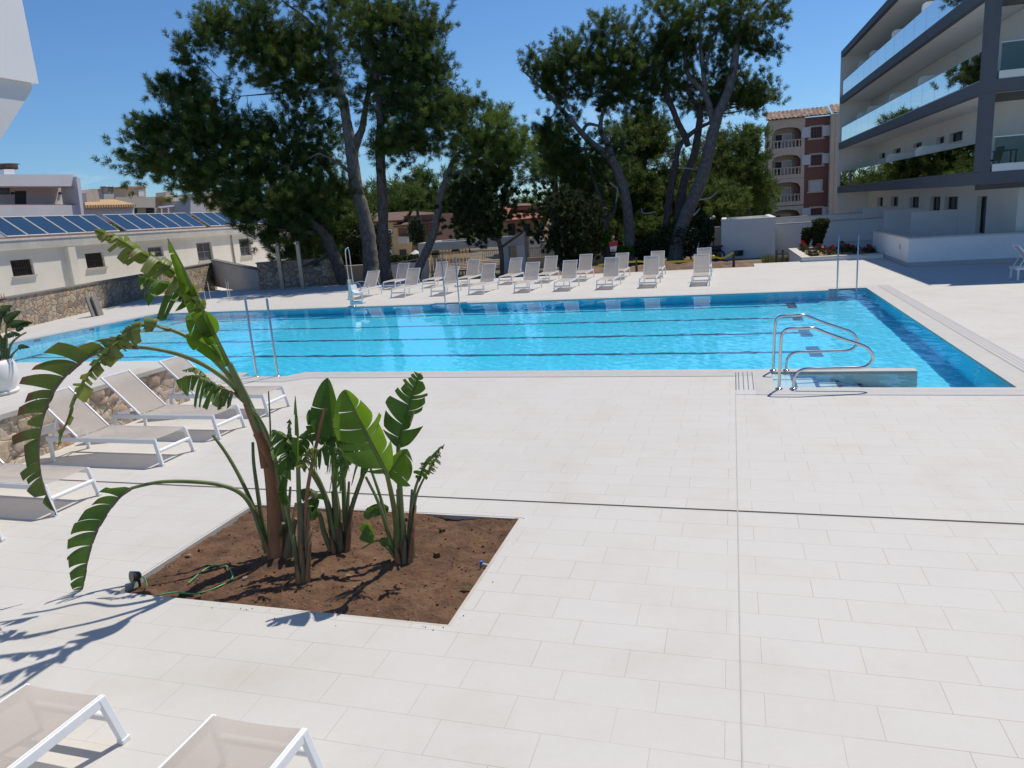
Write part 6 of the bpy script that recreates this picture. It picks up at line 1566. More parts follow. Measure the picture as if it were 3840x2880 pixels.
# right hand group of big pines
gR = 'big pines beyond the right part of the deck'
pine('pine_tree', 'biggest forked pine of the right group, thick trunk leaning right to the top', 'pine tree',
     [tk2((1165, 1800, 0, 56), (1180, 1659, 0, 50), (1245, 1480, 0, 46), (1330, 1280, 0, 44), (1385, 1100, 0, 40), (1425, 920, 0, 38), (1470, 770, 0, 34), (1540, 600, 0, 30), (1580, 400, 0, 26), (1605, 220, 0, 22), (1680, 130, 0, 16), (1800, 0, 0, 10)),
      tk2((1430, 900, 0, 24), (1415, 800, .2, 22), (1375, 660, .4, 20), (1300, 570, .6, 18), (1245, 490, .7, 15), (1230, 380, .8, 12), (1240, 250, .9, 8)),
      tk2((1375, 640, .4, 16), (1360, 500, .4, 16), (1350, 400, .4, 14), (1335, 250, .4, 12), (1330, 80, .4, 8)),
      tk2((1375, 480, .4, 10), (1400, 360, .3, 10), (1420, 260, .3, 8), (1475, 140, .2, 5)), tk2((1605, 200, 0, 12), (1620, 60, 0, 10), (1625, -80, 0, 6))],
     [(1465, 20, 60, 34, .5), (1530, 25, 65, 40, 0), (1600, 20, 60, 34, 0), (1660, 15, 45, 26, 0), (1500, 75, 65, 36, .8), (1570, 75, 50, 36, .6), (1640, 65, 45, 32, -.3), (1670, 95, 26, 26, -.4), (1690, 30, 24, 22, 0, .7), (1450, 70, 36, 40, 1, .8), (1490, 115, 50, 28, 1), (1440, 110, 28, 36, 1.2, .8), (1630, 110, 36, 22, -.2, .8), (1550, 130, 36, 22, .9, .5), (1590, 100, 34, 22, .5, .6)],
     42.8, M_needle, M_bark_grey, 31, group=gR, zbase=-.55, dead=[tk2((1330, 1380, -.3, 7), (1400, 1370, -.4, 6), (1440, 1340, -.4, 4), (1460, 1315, -.4, 2)), tk2((1290, 1490, -.3, 9), (1320, 1460, -.4, 6), (1335, 1440, -.4, 3))], upb=.7)
pine('pine_tree', 'second tall pine of the right group, its trunk crossing left of the biggest one', 'pine tree',
     [tk2((1150, 1790, .4, 40), (1175, 1600, .4, 38), (1200, 1400, .4, 34), (1235, 1230, .4, 30), (1295, 1070, .4, 28), (1325, 900, .4, 24), (1335, 760, .5, 20), (1290, 700, .6, 16), (1240, 600, .8, 12)),
      tk2((1255, 1010, .3, 22), (1230, 940, .3, 22), (1185, 850, .3, 20), (1150, 760, .3, 20), (1105, 640, .3, 20), (1100, 480, .4, 16), (1095, 320, .5, 10)),
      tk2((1100, 1600, .2, 26), (1120, 1400, .2, 26), (1155, 1200, .2, 22), (1185, 1030, .2, 20), (1235, 960, .2, 18), (1320, 890, .1, 14), (1400, 850, 0, 12))],
     [(1400, 120, 50, 60, .6), (1350, 90, 50, 55, .4), (1440, 160, 40, 50, .8), (1390, 190, 60, 40, .4), (1330, 150, 50, 45, .4), (1470, 190, 40, 44, 1), (1420, 215, 40, 34, .8), (1520, 190, 50, 50, 1.4), (1570, 180, 50, 50, 1.2), (1625, 190, 42, 40, 1), (1655, 205, 26, 28, .8), (1590, 225, 50, 36, 1.2), (1640, 230, 36, 24, 1), (1530, 235, 45, 26, 1.5, .8), (1580, 130, 40, 26, 1.3, .6)],
     43.3, M_needle, M_bark, 32, group=gR, zbase=-.55, dead=[tk2((1185, 1160, -.3, 6), (1260, 1165, -.3, 5), (1330, 1175, -.3, 3)), tk2((1110, 1130, -.3, 8), (1140, 1110, -.4, 6), (1160, 1100, -.4, 3))], upb=.7)
pine('pine_tree', 'left pine of the right group, trunk arching left under a flat crown', 'pine tree',
     [tk2((860, 1800, 0, 42), (850, 1659, 0, 38), (832, 1420, 0, 34), (780, 1220, 0, 32), (715, 1095, 0, 30), (600, 1000, 0, 24), (520, 920, 0, 20), (400, 780, 0, 16), (290, 660, 0, 11), (190, 560, 0, 7), (110, 490, 0, 4)),
      tk2((735, 1090, 0, 20), (690, 980, .2, 20), (650, 900, .3, 18), (660, 800, .4, 14), (700, 720, .5, 12), (840, 630, .6, 8)),
      tk2((520, 920, 0, 12), (560, 860, .2, 12), (640, 870, .3, 8)), tk2((390, 770, 0, 8), (410, 690, .2, 7), (400, 560, .3, 5))],
     [(1140, 130, 20, 18, -.4, .8), (1175, 140, 40, 34, -.2), (1220, 115, 45, 40, 0), (1200, 165, 50, 32, 0), (1250, 150, 55, 45, .2), (1280, 100, 40, 34, .4), (1290, 190, 55, 36, .4), (1320, 60, 45, 34, .6), (1300, 140, 50, 40, .5), (1240, 195, 60, 22, 0, .9), (1335, 210, 50, 36, .5), (1370, 150, 40, 40, .6), (1200, 205, 36, 22, .2, .7), (1280, 225, 45, 18, .5, .7), (1190, 255, 36, 22, .6, .7), (1240, 245, 34, 20, .7, .6), (1160, 170, 18, 24, 0, .6)],
     42.4, M_needle, M_bark_grey, 33, group=gR, zbase=-.55, dead=[tk2((710, 1260, -.3, 5), (745, 1290, -.4, 5), (765, 1310, -.4, 4), (755, 1400, -.4, 6), (735, 1500, -.3, 8)), tk2((575, 1510, -.3, 4), (620, 1525, -.3, 6), (660, 1540, -.3, 8)), tk2((930, 1440, -.3, 4), (945, 1475, -.3, 5), (1035, 1465, -.3, 4))], upb=.75)
pine('pine_tree', 'thin bent pine at the left foot of the right group, before the red roofs', 'pine tree',
     [tk2((700, 1800, -.4, 30), (690, 1640, -.4, 28), (680, 1560, -.4, 26), (690, 1480, -.4, 20), (640, 1360, -.3, 14), (600, 1240, -.2, 12), (560, 1120, 0, 10), (540, 1020, .2, 6)), tk2((700, 1520, -.4, 16), (735, 1480, -.5, 12), (760, 1400, -.5, 8))],
     [(1240, 330, 55, 45, .8), (1200, 310, 36, 40, .8), (1280, 380, 55, 55, 1), (1215, 360, 40, 40, .8), (1310, 320, 45, 36, 1.2, .8), (1250, 420, 55, 40, 1), (1170, 300, 24, 30, 1)],
     42.0, M_needle, M_bark, 34, group=gR, zbase=-.55)
# rounded pines close behind
gB_ = 'pines standing behind the front trunks'
for i, (x, y, rx, ry, dp_, k, lb) in enumerate(((1385, 300, 75, 60, 52, 1, 'round dark pine behind the forked trunks'), (1330, 420, 75, 90, 50, 1, 'dense dark pine low behind the arching trunk'), (1420, 430, 70, 90, 53, 1, 'dark pine filling the gap left of the thickest trunk'),
                                               (1500, 420, 60, 90, 54, 1, 'pine with grey green low branches behind the thickest trunk'), (1560, 345, 60, 65, 56, 1, 'rounded pine right of the thickest trunk'), (1610, 370, 45, 90, 58, 1, 'dark pine beside the apartment block'),
                                               (1555, 445, 60, 45, 50, 1, 'low pale green pine before the utility pole'), (850, 460, 75, 60, 78, 0, 'far dark pine behind the brown house'), (1000, 430, 60, 60, 75, 0, 'far pine behind the slender young pine'), (725, 500, 70, 110, 46, 1, 'dark pine filling the space behind the grey trunk'),
                                               (660, 560, 45, 60, 44, 0, 'low shaded pine at the end of the cream house'), (910, 420, 50, 45, 85, 0, 'far wood pine in the gap right of the dark trunk'), (1195, 335, 50, 60, 56, 1, 'tall dark pine behind the bright young one'), (1640, 440, 24, 70, 64, 0, 'narrow dark pine at the left edge of the apartment block'), (1270, 520, 70, 50, 47, 0, 'dark undergrowth pine behind the sign board'), (1400, 520, 70, 45, 48, 0, 'dark undergrowth pine behind the tape'))):
    cl = [(x+rx*math.cos(a)*.55, y+ry*math.sin(a)*.6, rx*.6, ry*.55, rng.uniform(-1, 1)) for a in np.linspace(.3, 6.5, 7)]+[(x, y, rx*.7, ry*.65, -.5)]
    yb_ = 560 if dp_ < 60 else 520
    pine('pine_tree', lb, 'pine tree', [[(x+8, yb_, 0, 9*45/dp_), (x+3, y+ry*.6, 0, 8*45/dp_), (x, y, 0, 5*45/dp_), (x-4, y-ry*.6, 0, 2)]], cl, dp_, M_needle, M_bark, 50+i, group=gB_, dens=.018, nb=40, L=.27*dp_/42, W=.036*dp_/42, limbs=False, zbase=-.55)

# far wooded hillside, one mass
rs = np.random.default_rng(91)
n = 5200
X = rs.uniform(-150, 60, n); Y = rs.uniform(96, 170, n)
top = 5.2+2.4*np.sin(X*.07)+1.6*np.sin(X*.21+1)+.03*(Y-96)
Zc = rs.uniform(-.5, 1, n)**1*top
D = rs.normal(size=(n, 3))*.5+np.array((0, -.3, 1)); D /= np.linalg.norm(D, axis=1, keepdims=True)
V = puff_faces(np.stack([X, Y, Zc], -1), D, 26, 1.5, .22, rs)
o = bulk('far_wood', V, np.arange(len(V)).reshape(-1, 3), M_needle, None, np.clip(np.repeat(rs.uniform(0, .8, n), 26), 0, 1)); o['kind'] = 'stuff'

# bright broad leaved shrubs and scrub under the pines
M_bright = foliage_mat('bright_young_leaves', (.05, .13, .015), (.13, .28, .03), .45)
for (x, y, rx, ry, dp_, m_, lb) in ((1295, 515, 22, 24, 41, M_bright, 'bright green leafy shrub left of the sign board'), (1335, 545, 34, 12, 42, M_bright, 'low sunlit green shrub behind the sign board'), (1520, 500, 22, 36, 44, M_rose_leaf, 'grey green shrub left of the scooter'), (1460, 520, 60, 40, 43.4, M_juniper, 'dark scrub round the foot of the thickest trunk'), (1245, 565, 30, 24, 40, M_juniper, 'dark scrub behind the middle loungers'), (800, 520, 50, 40, 44, M_juniper, 'dark bush between the grey and the black trunk'), (900, 500, 20, 32, 58, M_rose_leaf, 'light bush before the brown house'), (1395, 545, 36, 30, 42.4, M_juniper, 'dark scrub between the right pine trunks')):
    c = PD(x, y, dp_); p_ = pxm(dp_)
    o = cloud_obj('shrub', [leaf_cloud(2600, c, (rx*p_, rx*p_*.8, ry*p_), .16, .4, rs)], m_); tag(o, lb, 'shrub')
# dry grass tuft by the flower bed
gp_ = G(*zr(1040, 548), -.35); n = 700
cc = np.stack([gp_[0]+rs.uniform(-.9, .9, n), gp_[1]+rs.uniform(-.3, 1.2, n), np.full(n, -.5)], -1); a = np.stack([rs.normal(0, .25, n), rs.normal(0, .25, n), np.ones(n)], -1)
w = np.stack([rs.normal(0, 1, n), rs.normal(0, 1, n), np.zeros(n)], -1); w /= np.linalg.norm(w, axis=1, keepdims=True)
V = np.stack([cc-w*.015, cc+w*.015, cc+a*rs.uniform(.2, .5, (n, 1))], 1).reshape(-1, 3)
o = bulk('grass', V, np.arange(len(V)).reshape(-1, 3), foliage_mat('dry_grass', (.10, .12, .03), (.24, .24, .09), .3), None, rs.uniform(0, 1, n)); o['kind'] = 'stuff'
# ================================================================== PLANTING BED: giant bird of paradise clumps
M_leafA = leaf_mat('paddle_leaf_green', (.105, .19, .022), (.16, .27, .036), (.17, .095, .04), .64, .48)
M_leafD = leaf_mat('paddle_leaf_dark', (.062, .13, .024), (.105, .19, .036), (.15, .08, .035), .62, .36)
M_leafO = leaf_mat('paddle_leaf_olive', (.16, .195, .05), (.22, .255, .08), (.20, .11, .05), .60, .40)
M_stalk = pm('leaf_stalk_green', (.13, .165, .05), .45, .3, 6, stretch=(1, 1, .3))
M_stalkr = pm('reddish_midrib', (.16, .12, .09), .5, .3, 6)
M_sheath = pm('dry_brown_sheath', (.25, .115, .052), .8, .5, 5, .5, 26, stretch=(1, 1, .25))
M_basal = pm('brown_green_base', (.11, .10, .045), .7, .5, 5, .4, 26, stretch=(1, 1, .2))

def leaf(par, pts, dep, widths, mat, seed, tear=.5, droop=.0, tilt=(0., 0.), curl=.0, angle=.55, rib_r=(7, 2), rib_mat=None, gap=.3, sides=(1, 1), ragged=.15, name='leaf'):
    """pts: midrib (x, y, depth offset) from base to tip; widths: (left px, right px) as the view shows them
       tear: share of slits; droop: how far outer edges sink; tilt: turn of each half out of the picture plane"""
    rs = random.Random(seed)
    P = spline([PD(x, y, dep+dz) for x, y, dz in pts], 10); n = len(P)-1
    px = pxm(dep+sum(q[2] for q in pts)/len(pts))
    def at(t):
        f = min(max(t, 0), 1)*n; i = min(int(f), n-1); a = f-i
        return P[i]*(1-a)+P[i+1]*a
    def frame_(t):
        d = at(min(1, t+.02))-at(max(0, t-.02)); d /= np.linalg.norm(d)
        s = np.cross(_fw, d); s /= np.linalg.norm(s)          # to the right of the growth direction, seen from the camera
        return d, s
    V, F, U = [], [], []
    for side in (0, 1):
        if not sides[side]: continue
        W = widths[side]*px*1.22
        if W <= 0: continue
        sg = -1 if side == 0 else 1
        # cut the half blade in strips
        cuts = [0.0]; t = 0.0
        while t < 1:
            t += (rs.uniform(.025, .17)**1.0)/max(.15, tear)*.55 if tear > 0 else 2
            cuts.append(min(1, t))
        for a, b_ in zip(cuts[:-1], cuts[1:]):
            m = max(2, int((b_-a)*44)); k = 9
            g = rs.choice((0.15, .5, 1, 1.3))*rs.uniform(.2, gap)*(b_-a)*tear; ln_ = 1-rs.uniform(0, ragged)*tear*1.4; dr = droop*rs.uniform(.5, 1.5); ti = tilt[side]+rs.uniform(-.35, .35)*tear; cu = curl*rs.uniform(.4, 1.6)
            b0 = len(V)
            for i in range(m+1):
                tt = a+(b_-a)*i/m
                prof = max(0.02, math.sin(math.pi*min(1, (tt+.04)/1.04)**.72)**.62) if tt < .985 else .05
                d, s = frame_(tt)
                nrm = np.cross(s, d)
                for j in range(k):
                    q = j/(k-1)
                    # strips narrow towards their outer end, leaving slits
                    te = tt+(((a+b_)/2-tt)*g/(b_-a+1e-6)*2.2)*q**1.5
                    w = W*prof*ln_*q
                    ang_ = ti+cu*q
                    base = at(te); d2, s2 = frame_(te)
                    dirv = sg*s2*math.cos(ang_)-_fw*math.sin(ang_)
                    p = base+dirv*w+d2*w*angle*(.55+.45*q)*.6
                    p = p-np.array((0, 0, 1.0))*dr*w*q*1.1
                    V.append(p); U.append((tt, q*(1 if ln_ < .99 else .9), side))
            for i in range(m):
                for j in range(k-1):
                    x = b0+i*k+j
                    F.append((x, x+1, x+k+1, x+k))
    o = bulk(name, np.array(V), np.array(F), mat, par, k=4)
    o.data.shade_smooth()
    at_ = o.data.attributes.new('uvw', 'FLOAT_VECTOR', 'POINT'); at_.data.foreach_set('vector', np.array(U, np.float32).ravel())
    rb = MB(); rb.tube([p+(-_fw)*.004 for p in P], np.linspace(rib_r[0], rib_r[1], len(P))*px*.5, 7); rb.build('midrib', rib_mat or M_stalk, o)
    return o
def stalk(par, pts, dep, r0, r1, mat=None, name='leaf_stalk'):
    mb = MB(); sp = spline([PD(x, y, dep+dz) for x, y, dz in pts], 8)
    mb.tube(sp, np.linspace(r0*pxm(dep+pts[0][2]), r1*pxm(dep+pts[-1][2]), len(sp)), 9); return mb.build(name, mat or M_stalk, par)

M_leafDry = leaf_mat('paddle_leaf_drying', (.075, .115, .028), (.115, .15, .042), (.16, .075, .05), .50, .36)
gP = 'giant bird of paradise clumps in the planting bed'
# --- the big leaning plant
p0 = G(600, 1212, -.06); d0 = dep_of(p0)
A_ = thing('bird_of_paradise_plant', 'tall leaning paddle leaf plant with brown sheathed stem and torn arching leaves', 'plant', tuple(p0), group=gP)
stalk(A_, [(604, 1218, 0), (600, 1150, 0), (595, 1080, 0), (586, 1010, -0.020), (572, 962, -0.099), (552, 915, -0.181), (534, 872, -0.297)], d0, 25, 9, M_sheath, 'stem')
stalk(A_, [(590, 1030, 0), (574, 970, -0.050), (556, 920, -0.165), (535, 870, -0.281), (512, 822, -0.412), (495, 785, -0.495)], d0-.02, 12, 6.5, M_stalk, 'stem')
stalk(A_, [(588, 1218, .06), (592, 1190, .05), (612, 1130, -0.099)], d0-.03, 15, 4, M_basal, 'dry_sheath'); stalk(A_, [(622, 1216, -0.030), (630, 1150, -0.050), (640, 1120, -0.099)], d0-.04, 13, 4, M_basal, 'dry_sheath')
stalk(A_, [(572, 1010, -0.020), (560, 958, -0.050), (548, 938, -0.050)], d0-.06, 9, 2, M_sheath, 'dry_sheath')
# leaf with the straight upright rib
leaf(A_, [(497, 790, -0.495), (468, 730, -0.660), (440, 672, -0.825), (415, 618, -0.990), (392, 570, -1.155), (363, 516, -1.320)], d0, (24, 14), M_leafA, 3, .22, .28, (.25, .9), .5, .25, (9, 3))
leaf(A_, [(432, 655, -0.825), (400, 610, -0.907), (352, 572, -0.990), (300, 545, -1.073), (250, 515, -1.155), (205, 497, -1.188)], d0-.05, (34, 46), M_leafO, 4, .75, .55, (.3, .2), .9, .5, (6, 2))
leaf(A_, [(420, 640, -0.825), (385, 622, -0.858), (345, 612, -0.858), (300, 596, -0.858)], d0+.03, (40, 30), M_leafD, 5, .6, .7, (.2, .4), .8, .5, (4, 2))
leaf(A_, [(466, 722, -0.676), (446, 700, -0.709), (424, 692, -0.742), (402, 694, -0.759)], d0-.02, (34, 30), M_leafA, 66, .05, .3, (.3, .2), .4, .2, (4, 2))
leaf(A_, [(442, 668, -0.825), (424, 645, -0.825), (404, 640, -0.825), (385, 648, -0.825)], d0-.01, (18, 24), M_leafO, 67, .5, .5, (.3, .2), .6, .3, (4, 2))
leaf(A_, [(478, 780, -0.544), (452, 752, -0.594), (425, 735, -0.627), (402, 722, -0.660)], d0-.06, (20, 40), M_leafA, 6, .15, .35, (.3, .2), .5, .3, (5, 2))
stalk(A_, [(530, 868, -0.281), (498, 815, -0.412), (455, 770, -0.495), (420, 738, -0.544), (384, 718, -0.577), (345, 706, -0.610)], d0-.03, 6.5, 3.5)
# curled, twisted arching leaf
leaf(A_, [(372, 712, -0.594), (330, 703, -0.627), (290, 708, -0.660), (255, 735, -0.660), (222, 770, -0.660), (190, 810, -0.660), (165, 860, -0.627), (145, 910, -0.594), (126, 965, -0.561)], d0-.02, (26, 22), M_leafO, 7, .85, .55, (.5, .3), 2.2, .35, (6, 2), ragged=.4)
leaf(A_, [(300, 705, -0.643), (262, 728, -0.676), (230, 768, -0.676), (205, 800, -0.693)], d0-.02, (14, 22), M_leafO, 8, .9, .3, (.4, .5), 2.8, .4, (4, 2))
# low arching leaf with purple rib and comb-like edge
stalk(A_, [(540, 878, -0.247), (508, 838, -0.297), (470, 806, -0.330), (430, 783, -0.330), (380, 764, -0.231), (320, 752, -0.297), (268, 750, -0.330)], d0-.05, 6.5, 3.5)
leaf(A_, [(300, 752, -0.330), (250, 752, -0.363), (205, 765, -0.396), (160, 795, -0.429), (122, 838, -0.446), (98, 890, -0.462), (86, 945, -0.446), (86, 1005, -0.429), (98, 1060, -0.396), (122, 1112, -0.363)], d0-.1, (4, 60), M_leafDry, 9, .95, .22, (.2, .15), .35, .55, (7, 2.5), M_stalkr, gap=.28, ragged=.5)
# lowest leaf, hanging to the paving
stalk(A_, [(582, 1195, 0), (562, 1145, 0), (545, 1098, 0), (520, 1066, -0.030), (478, 1048, -0.099), (420, 1041, -0.165), (350, 1041, -0.231), (290, 1053, -0.297), (268, 1064, -0.330)], d0-.02, 6, 3.2)
leaf(A_, [(284, 1056, -0.297), (258, 1075, -0.330), (232, 1108, -0.363), (208, 1150, -0.396), (192, 1200, -0.396), (182, 1255, -0.380), (172, 1300, -0.330)], d0-.04, (3, 44), M_leafD, 10, .60, .2, (.2, .1), .35, .5, (6, 2.2), M_stalkr, gap=.18, ragged=.3)
mb = MB(); mb.ball(PD(172, 1298, d0-.24), .022, 6); mb.build('dry_tip', M_basal, A_)
# drooping small leaf, withered
leaf(A_, [(505, 850, -0.330), (478, 838, -0.132), (448, 822, -0.165), (415, 812, -0.181), (380, 822, -0.165)], d0-.1, (34, 18), M_leafD, 11, .8, .9, (.2, .3), .5, .3, (5, 2), M_sheath, ragged=.35)
leaf(A_, [(500, 862, -0.330), (470, 846, -0.099), (430, 800, -0.099), (395, 800, -0.050)], d0-.05, (10, 22), M_leafO, 12, .7, .4, (.3, .4), 1.2, .4, (4, 2))
# bare stalks
for k_ in ([(576, 1195, .04), (556, 1120, .04), (525, 1045, .04), (492, 985, .04), (460, 940, .04)], [(586, 1195, .06), (566, 1120, .06), (556, 1060, .06), (548, 1000, .06), (546, 955, .06)], [(630, 1210, -0.020), (612, 1100, -0.040), (594, 990, -0.132), (560, 905, -0.264), (505, 848, -0.363)]): stalk(A_, k_, d0, 5.5, 3.2)
stalk(A_, [(588, 1180, .12), (585, 1050, .12), (584, 930, .12), (580, 845, .12)], d0, 3.2, 1.5)
# --- slim clump in front
p1 = G(655, 1264, -.06); d1 = dep_of(p1)
B_ = thing('bird_of_paradise_plant', 'slim upright paddle leaf plant with narrow rolled leaf, nearest in the bed', 'plant', tuple(p1), group=gP)
stalk(B_, [(656, 1268, 0), (652, 1210, 0), (650, 1150, 0), (647, 1090, 0)], d1, 10, 6, M_basal, 'stem'); stalk(B_, [(646, 1262, .0), (640, 1200, 0), (637, 1158, 0)], d1-.02, 8, 2, M_basal, 'dry_sheath')
stalk(B_, [(650, 1150, 0), (646, 1080, .02), (644, 1010, .02), (643, 985, .02)], d1, 6, 4); stalk(B_, [(668, 1262, 0), (660, 1160, 0), (664, 1060, .02), (690, 930, .05), (702, 882, .06)], d1+.01, 5.5, 3.0, M_sheath)
leaf(B_, [(643, 1000, .02), (644, 950, .02), (642, 905, .02), (638, 856, .03)], d1, (9, 11), M_leafA, 21, .25, .05, (.5, .3), 1.6, .6, (5, 2))
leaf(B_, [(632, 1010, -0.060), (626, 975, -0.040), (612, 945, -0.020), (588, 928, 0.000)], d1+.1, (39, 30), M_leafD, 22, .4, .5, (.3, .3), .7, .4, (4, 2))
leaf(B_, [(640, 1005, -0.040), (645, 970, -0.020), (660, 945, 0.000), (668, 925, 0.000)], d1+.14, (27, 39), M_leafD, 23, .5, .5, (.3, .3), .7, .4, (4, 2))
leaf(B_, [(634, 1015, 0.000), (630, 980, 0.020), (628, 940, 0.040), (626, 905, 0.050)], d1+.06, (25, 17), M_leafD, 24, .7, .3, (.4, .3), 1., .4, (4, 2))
leaf(B_, [(655, 1010, -0.100), (662, 985, -0.080), (674, 970, -0.080), (690, 972, -0.100)], d1+.03, (17, 31), M_leafO, 25, .8, .8, (.3, .3), 1.1, .4, (4, 2))
stalk(B_, [(640, 1200, .05), (622, 1110, .1), (612, 1040, .12), (604, 990, .12)], d1+.05, 4.5, 3)
leaf(B_, [(672, 1110, 0.000), (684, 1085, 0.020), (682, 1065, 0.020), (664, 1058, 0.000), (640, 1062, 0.000)], d1+.25, (29, 18), M_leafD, 26, .5, .4, (.3, .2), .9, .3, (4, 2))
leaf(B_, [(622, 1090, 0.000), (614, 1060, 0.020), (618, 1030, 0.020), (626, 1010, 0.020)], d1+.1, (16, 19), M_leafD, 27, .2, .3, (.3, .3), .6, .3, (3, 2))
# --- middle clump
p2 = G(735, 1203, -.06); d2_ = dep_of(p2)
C_ = thing('bird_of_paradise_plant', 'middle paddle leaf clump with one broad upright leaf and drooping torn one', 'plant', tuple(p2), group=gP)
stalk(C_, [(737, 1207, 0), (732, 1160, 0), (728, 1110, 0), (722, 1060, 0)], d2_, 15, 7, M_basal, 'stem')
for k_ in ([(722, 1195, .03), (712, 1120, .05), (700, 1070, .06), (668, 1012, .08)], [(745, 1195, 0), (752, 1130, 0), (765, 1080, 0), (795, 1000, 0), (812, 985, -.02)], [(748, 1190, .05), (744, 1090, .08), (740, 1000, .1), (735, 950, .1)], [(730, 1160, 0), (724, 1070, -.1), (720, 1000, -.2), (718, 945, -.28)], [(715, 1190, -.03), (700, 1150, -.04), (690, 1112, -.04), (672, 1095, -.03)], [(725, 1170, -.02), (712, 1100, -.02), (690, 1040, -.02), (672, 1010, -.02)]): stalk(C_, k_, d2_, 6.5, 3.8)
leaf(C_, [(720, 958, -0.300), (716, 915, -0.290), (712, 868, -0.280), (708, 816, -0.260)], d2_, (37, 37), M_leafD, 31, .05, .02, (.35, .75), .3, .45, (5, 2))
leaf(C_, [(700, 960, -0.220), (688, 925, -0.200), (678, 900, -0.200), (668, 885, -0.200)], d2_+.05, (21, 23), M_leafD, 32, .2, .1, (.3, .4), .6, .4, (4, 2))
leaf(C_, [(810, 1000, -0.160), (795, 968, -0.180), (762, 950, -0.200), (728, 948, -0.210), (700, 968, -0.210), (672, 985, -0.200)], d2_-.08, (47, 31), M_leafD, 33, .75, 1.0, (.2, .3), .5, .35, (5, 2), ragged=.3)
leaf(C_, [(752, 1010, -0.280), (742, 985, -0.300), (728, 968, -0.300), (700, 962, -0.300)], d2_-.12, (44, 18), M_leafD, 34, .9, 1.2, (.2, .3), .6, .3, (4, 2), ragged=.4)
leaf(C_, [(690, 1112, -0.040), (676, 1100, -0.040), (655, 1090, -0.030), (645, 1095, -0.030)], d2_-.03, (17, 14), M_leafD, 35, .3, .4, (.2, .2), .6, .3, (3, 2))
# --- right clump
p3 = G(873, 1220, -.06); d3 = dep_of(p3)
D_ = thing('bird_of_paradise_plant', 'right paddle leaf clump with a glowing yellow green leaf and dark notched leaf', 'plant', tuple(p3), group=gP)
stalk(D_, [(876, 1224, 0), (870, 1180, 0), (866, 1130, 0), (862, 1090, 0)], d3, 14, 7, M_basal, 'stem')
for k_, r_ in (([(858, 1200, 0), (856, 1130, -.1), (846, 1070, -.28), (832, 1010, -.5)], 8), ([(872, 1190, 0), (866, 1100, -.08), (862, 1010, -.18), (860, 960, -.25)], 8), ([(885, 1210, .02), (884, 1140, .02), (894, 1070, .02), (905, 1030, 0)], 5), ([(893, 1205, .03), (893, 1130, .03), (900, 1070, .03), (925, 1015, 0)], 4), ([(850, 1195, -.03), (832, 1130, -.06), (815, 1080, -.08), (790, 1030, -.1)], 5), ([(846, 1195, 0), (835, 1130, 0), (822, 1075, .02), (800, 1010, .04)], 5), ([(856, 1210, -.04), (838, 1185, -.08), (815, 1168, -.1), (780, 1185, -.1)], 3.5)): stalk(D_, k_, d3, r_, r_*.55)
leaf(D_, [(836, 1022, -0.500), (812, 975, -0.520), (790, 932, -0.540), (768, 890, -0.550), (745, 842, -0.550)], d3, (56, 56), M_leafA, 43, .30, .08, (.1, .4), .4, .8, (7, 2.5), gap=.6, ragged=.4)
leaf(D_, [(861, 968, -0.260), (868, 930, -0.250), (880, 888, -0.240), (892, 848, -0.230), (908, 806, -0.220)], d3+.03, (46, 48), M_leafD, 44, .32, .06, (.2, .45), .45, .85, (6, 2), gap=.8, ragged=.4)
leaf(D_, [(838, 1030, -0.430), (850, 1010, -0.420), (866, 985, -0.410), (880, 970, -0.400)], d3+.06, (22, 40), M_leafA, 43, .1, .3, (.2, .2), .4, .3, (4, 2))
leaf(D_, [(905, 1040, -0.300), (915, 1012, -0.320), (935, 985, -0.340), (960, 960, -0.350)], d3-.03, (22, 16), M_leafD, 44, .75, .4, (.3, .5), .9, .5, (4, 2), ragged=.35)
leaf(D_, [(925, 1020, -0.220), (938, 995, -0.240), (952, 978, -0.240)], d3-.05, (13, 18), M_leafO, 45, .9, .4, (.4, .5), 1.4, .5, (3, 2))
leaf(D_, [(840, 1100, .05), (818, 1098, .03), (800, 1108, .02), (794, 1122, .02)], d3, (10, 16), M_leafD, 46, .1, .3, (.2, .2), .3, .3, (3, 2))
leaf(D_, [(782, 1150, -.1), (792, 1135, -.1), (800, 1150, -.1), (808, 1172, -.1)], d3-.1, (10, 22), M_leafA, 47, .1, .2, (.2, .2), .3, .3, (3, 1.5))
leaf(D_, [(820, 1172, -.1), (832, 1166, -.1), (842, 1178, -.1)], d3-.12, (8, 12), M_leafD, 48, .1, .2, (.2, .2), .3, .3, (3, 1.5))

# bird of paradise in the white pot at the left edge
E_ = thing('bird_of_paradise_plant', 'bluish bird of paradise growing in the white pot at the left edge', 'plant', (float(pc[0]), float(pc[1]), TZ+Hp*.94))
dE = dep_of(pc); zpp = lambda x, y, dz=0: (*zp(x, y), dz)
M_leafB = leaf_mat('blue_green_leaf', (.045, .085, .045), (.075, .12, .06), (.16, .1, .05), .7, .25)
for pts, wd in (([zpp(70, 920), zpp(85, 700), zpp(80, 540), zpp(85, 470)], 0), ([zpp(100, 920), zpp(140, 740), zpp(230, 640), zpp(340, 575)], 0), ([zpp(30, 920), zpp(10, 700), zpp(-10, 560)], 0), ([zpp(130, 920), zpp(170, 850), zpp(240, 785)], 0), ([zpp(40, 920), zpp(60, 640), zpp(120, 590)], 0), ([zpp(0, 930), zpp(-60, 700), zpp(-120, 500)], 0)): stalk(E_, pts, dE, 3.0, 1.6, M_stalk)
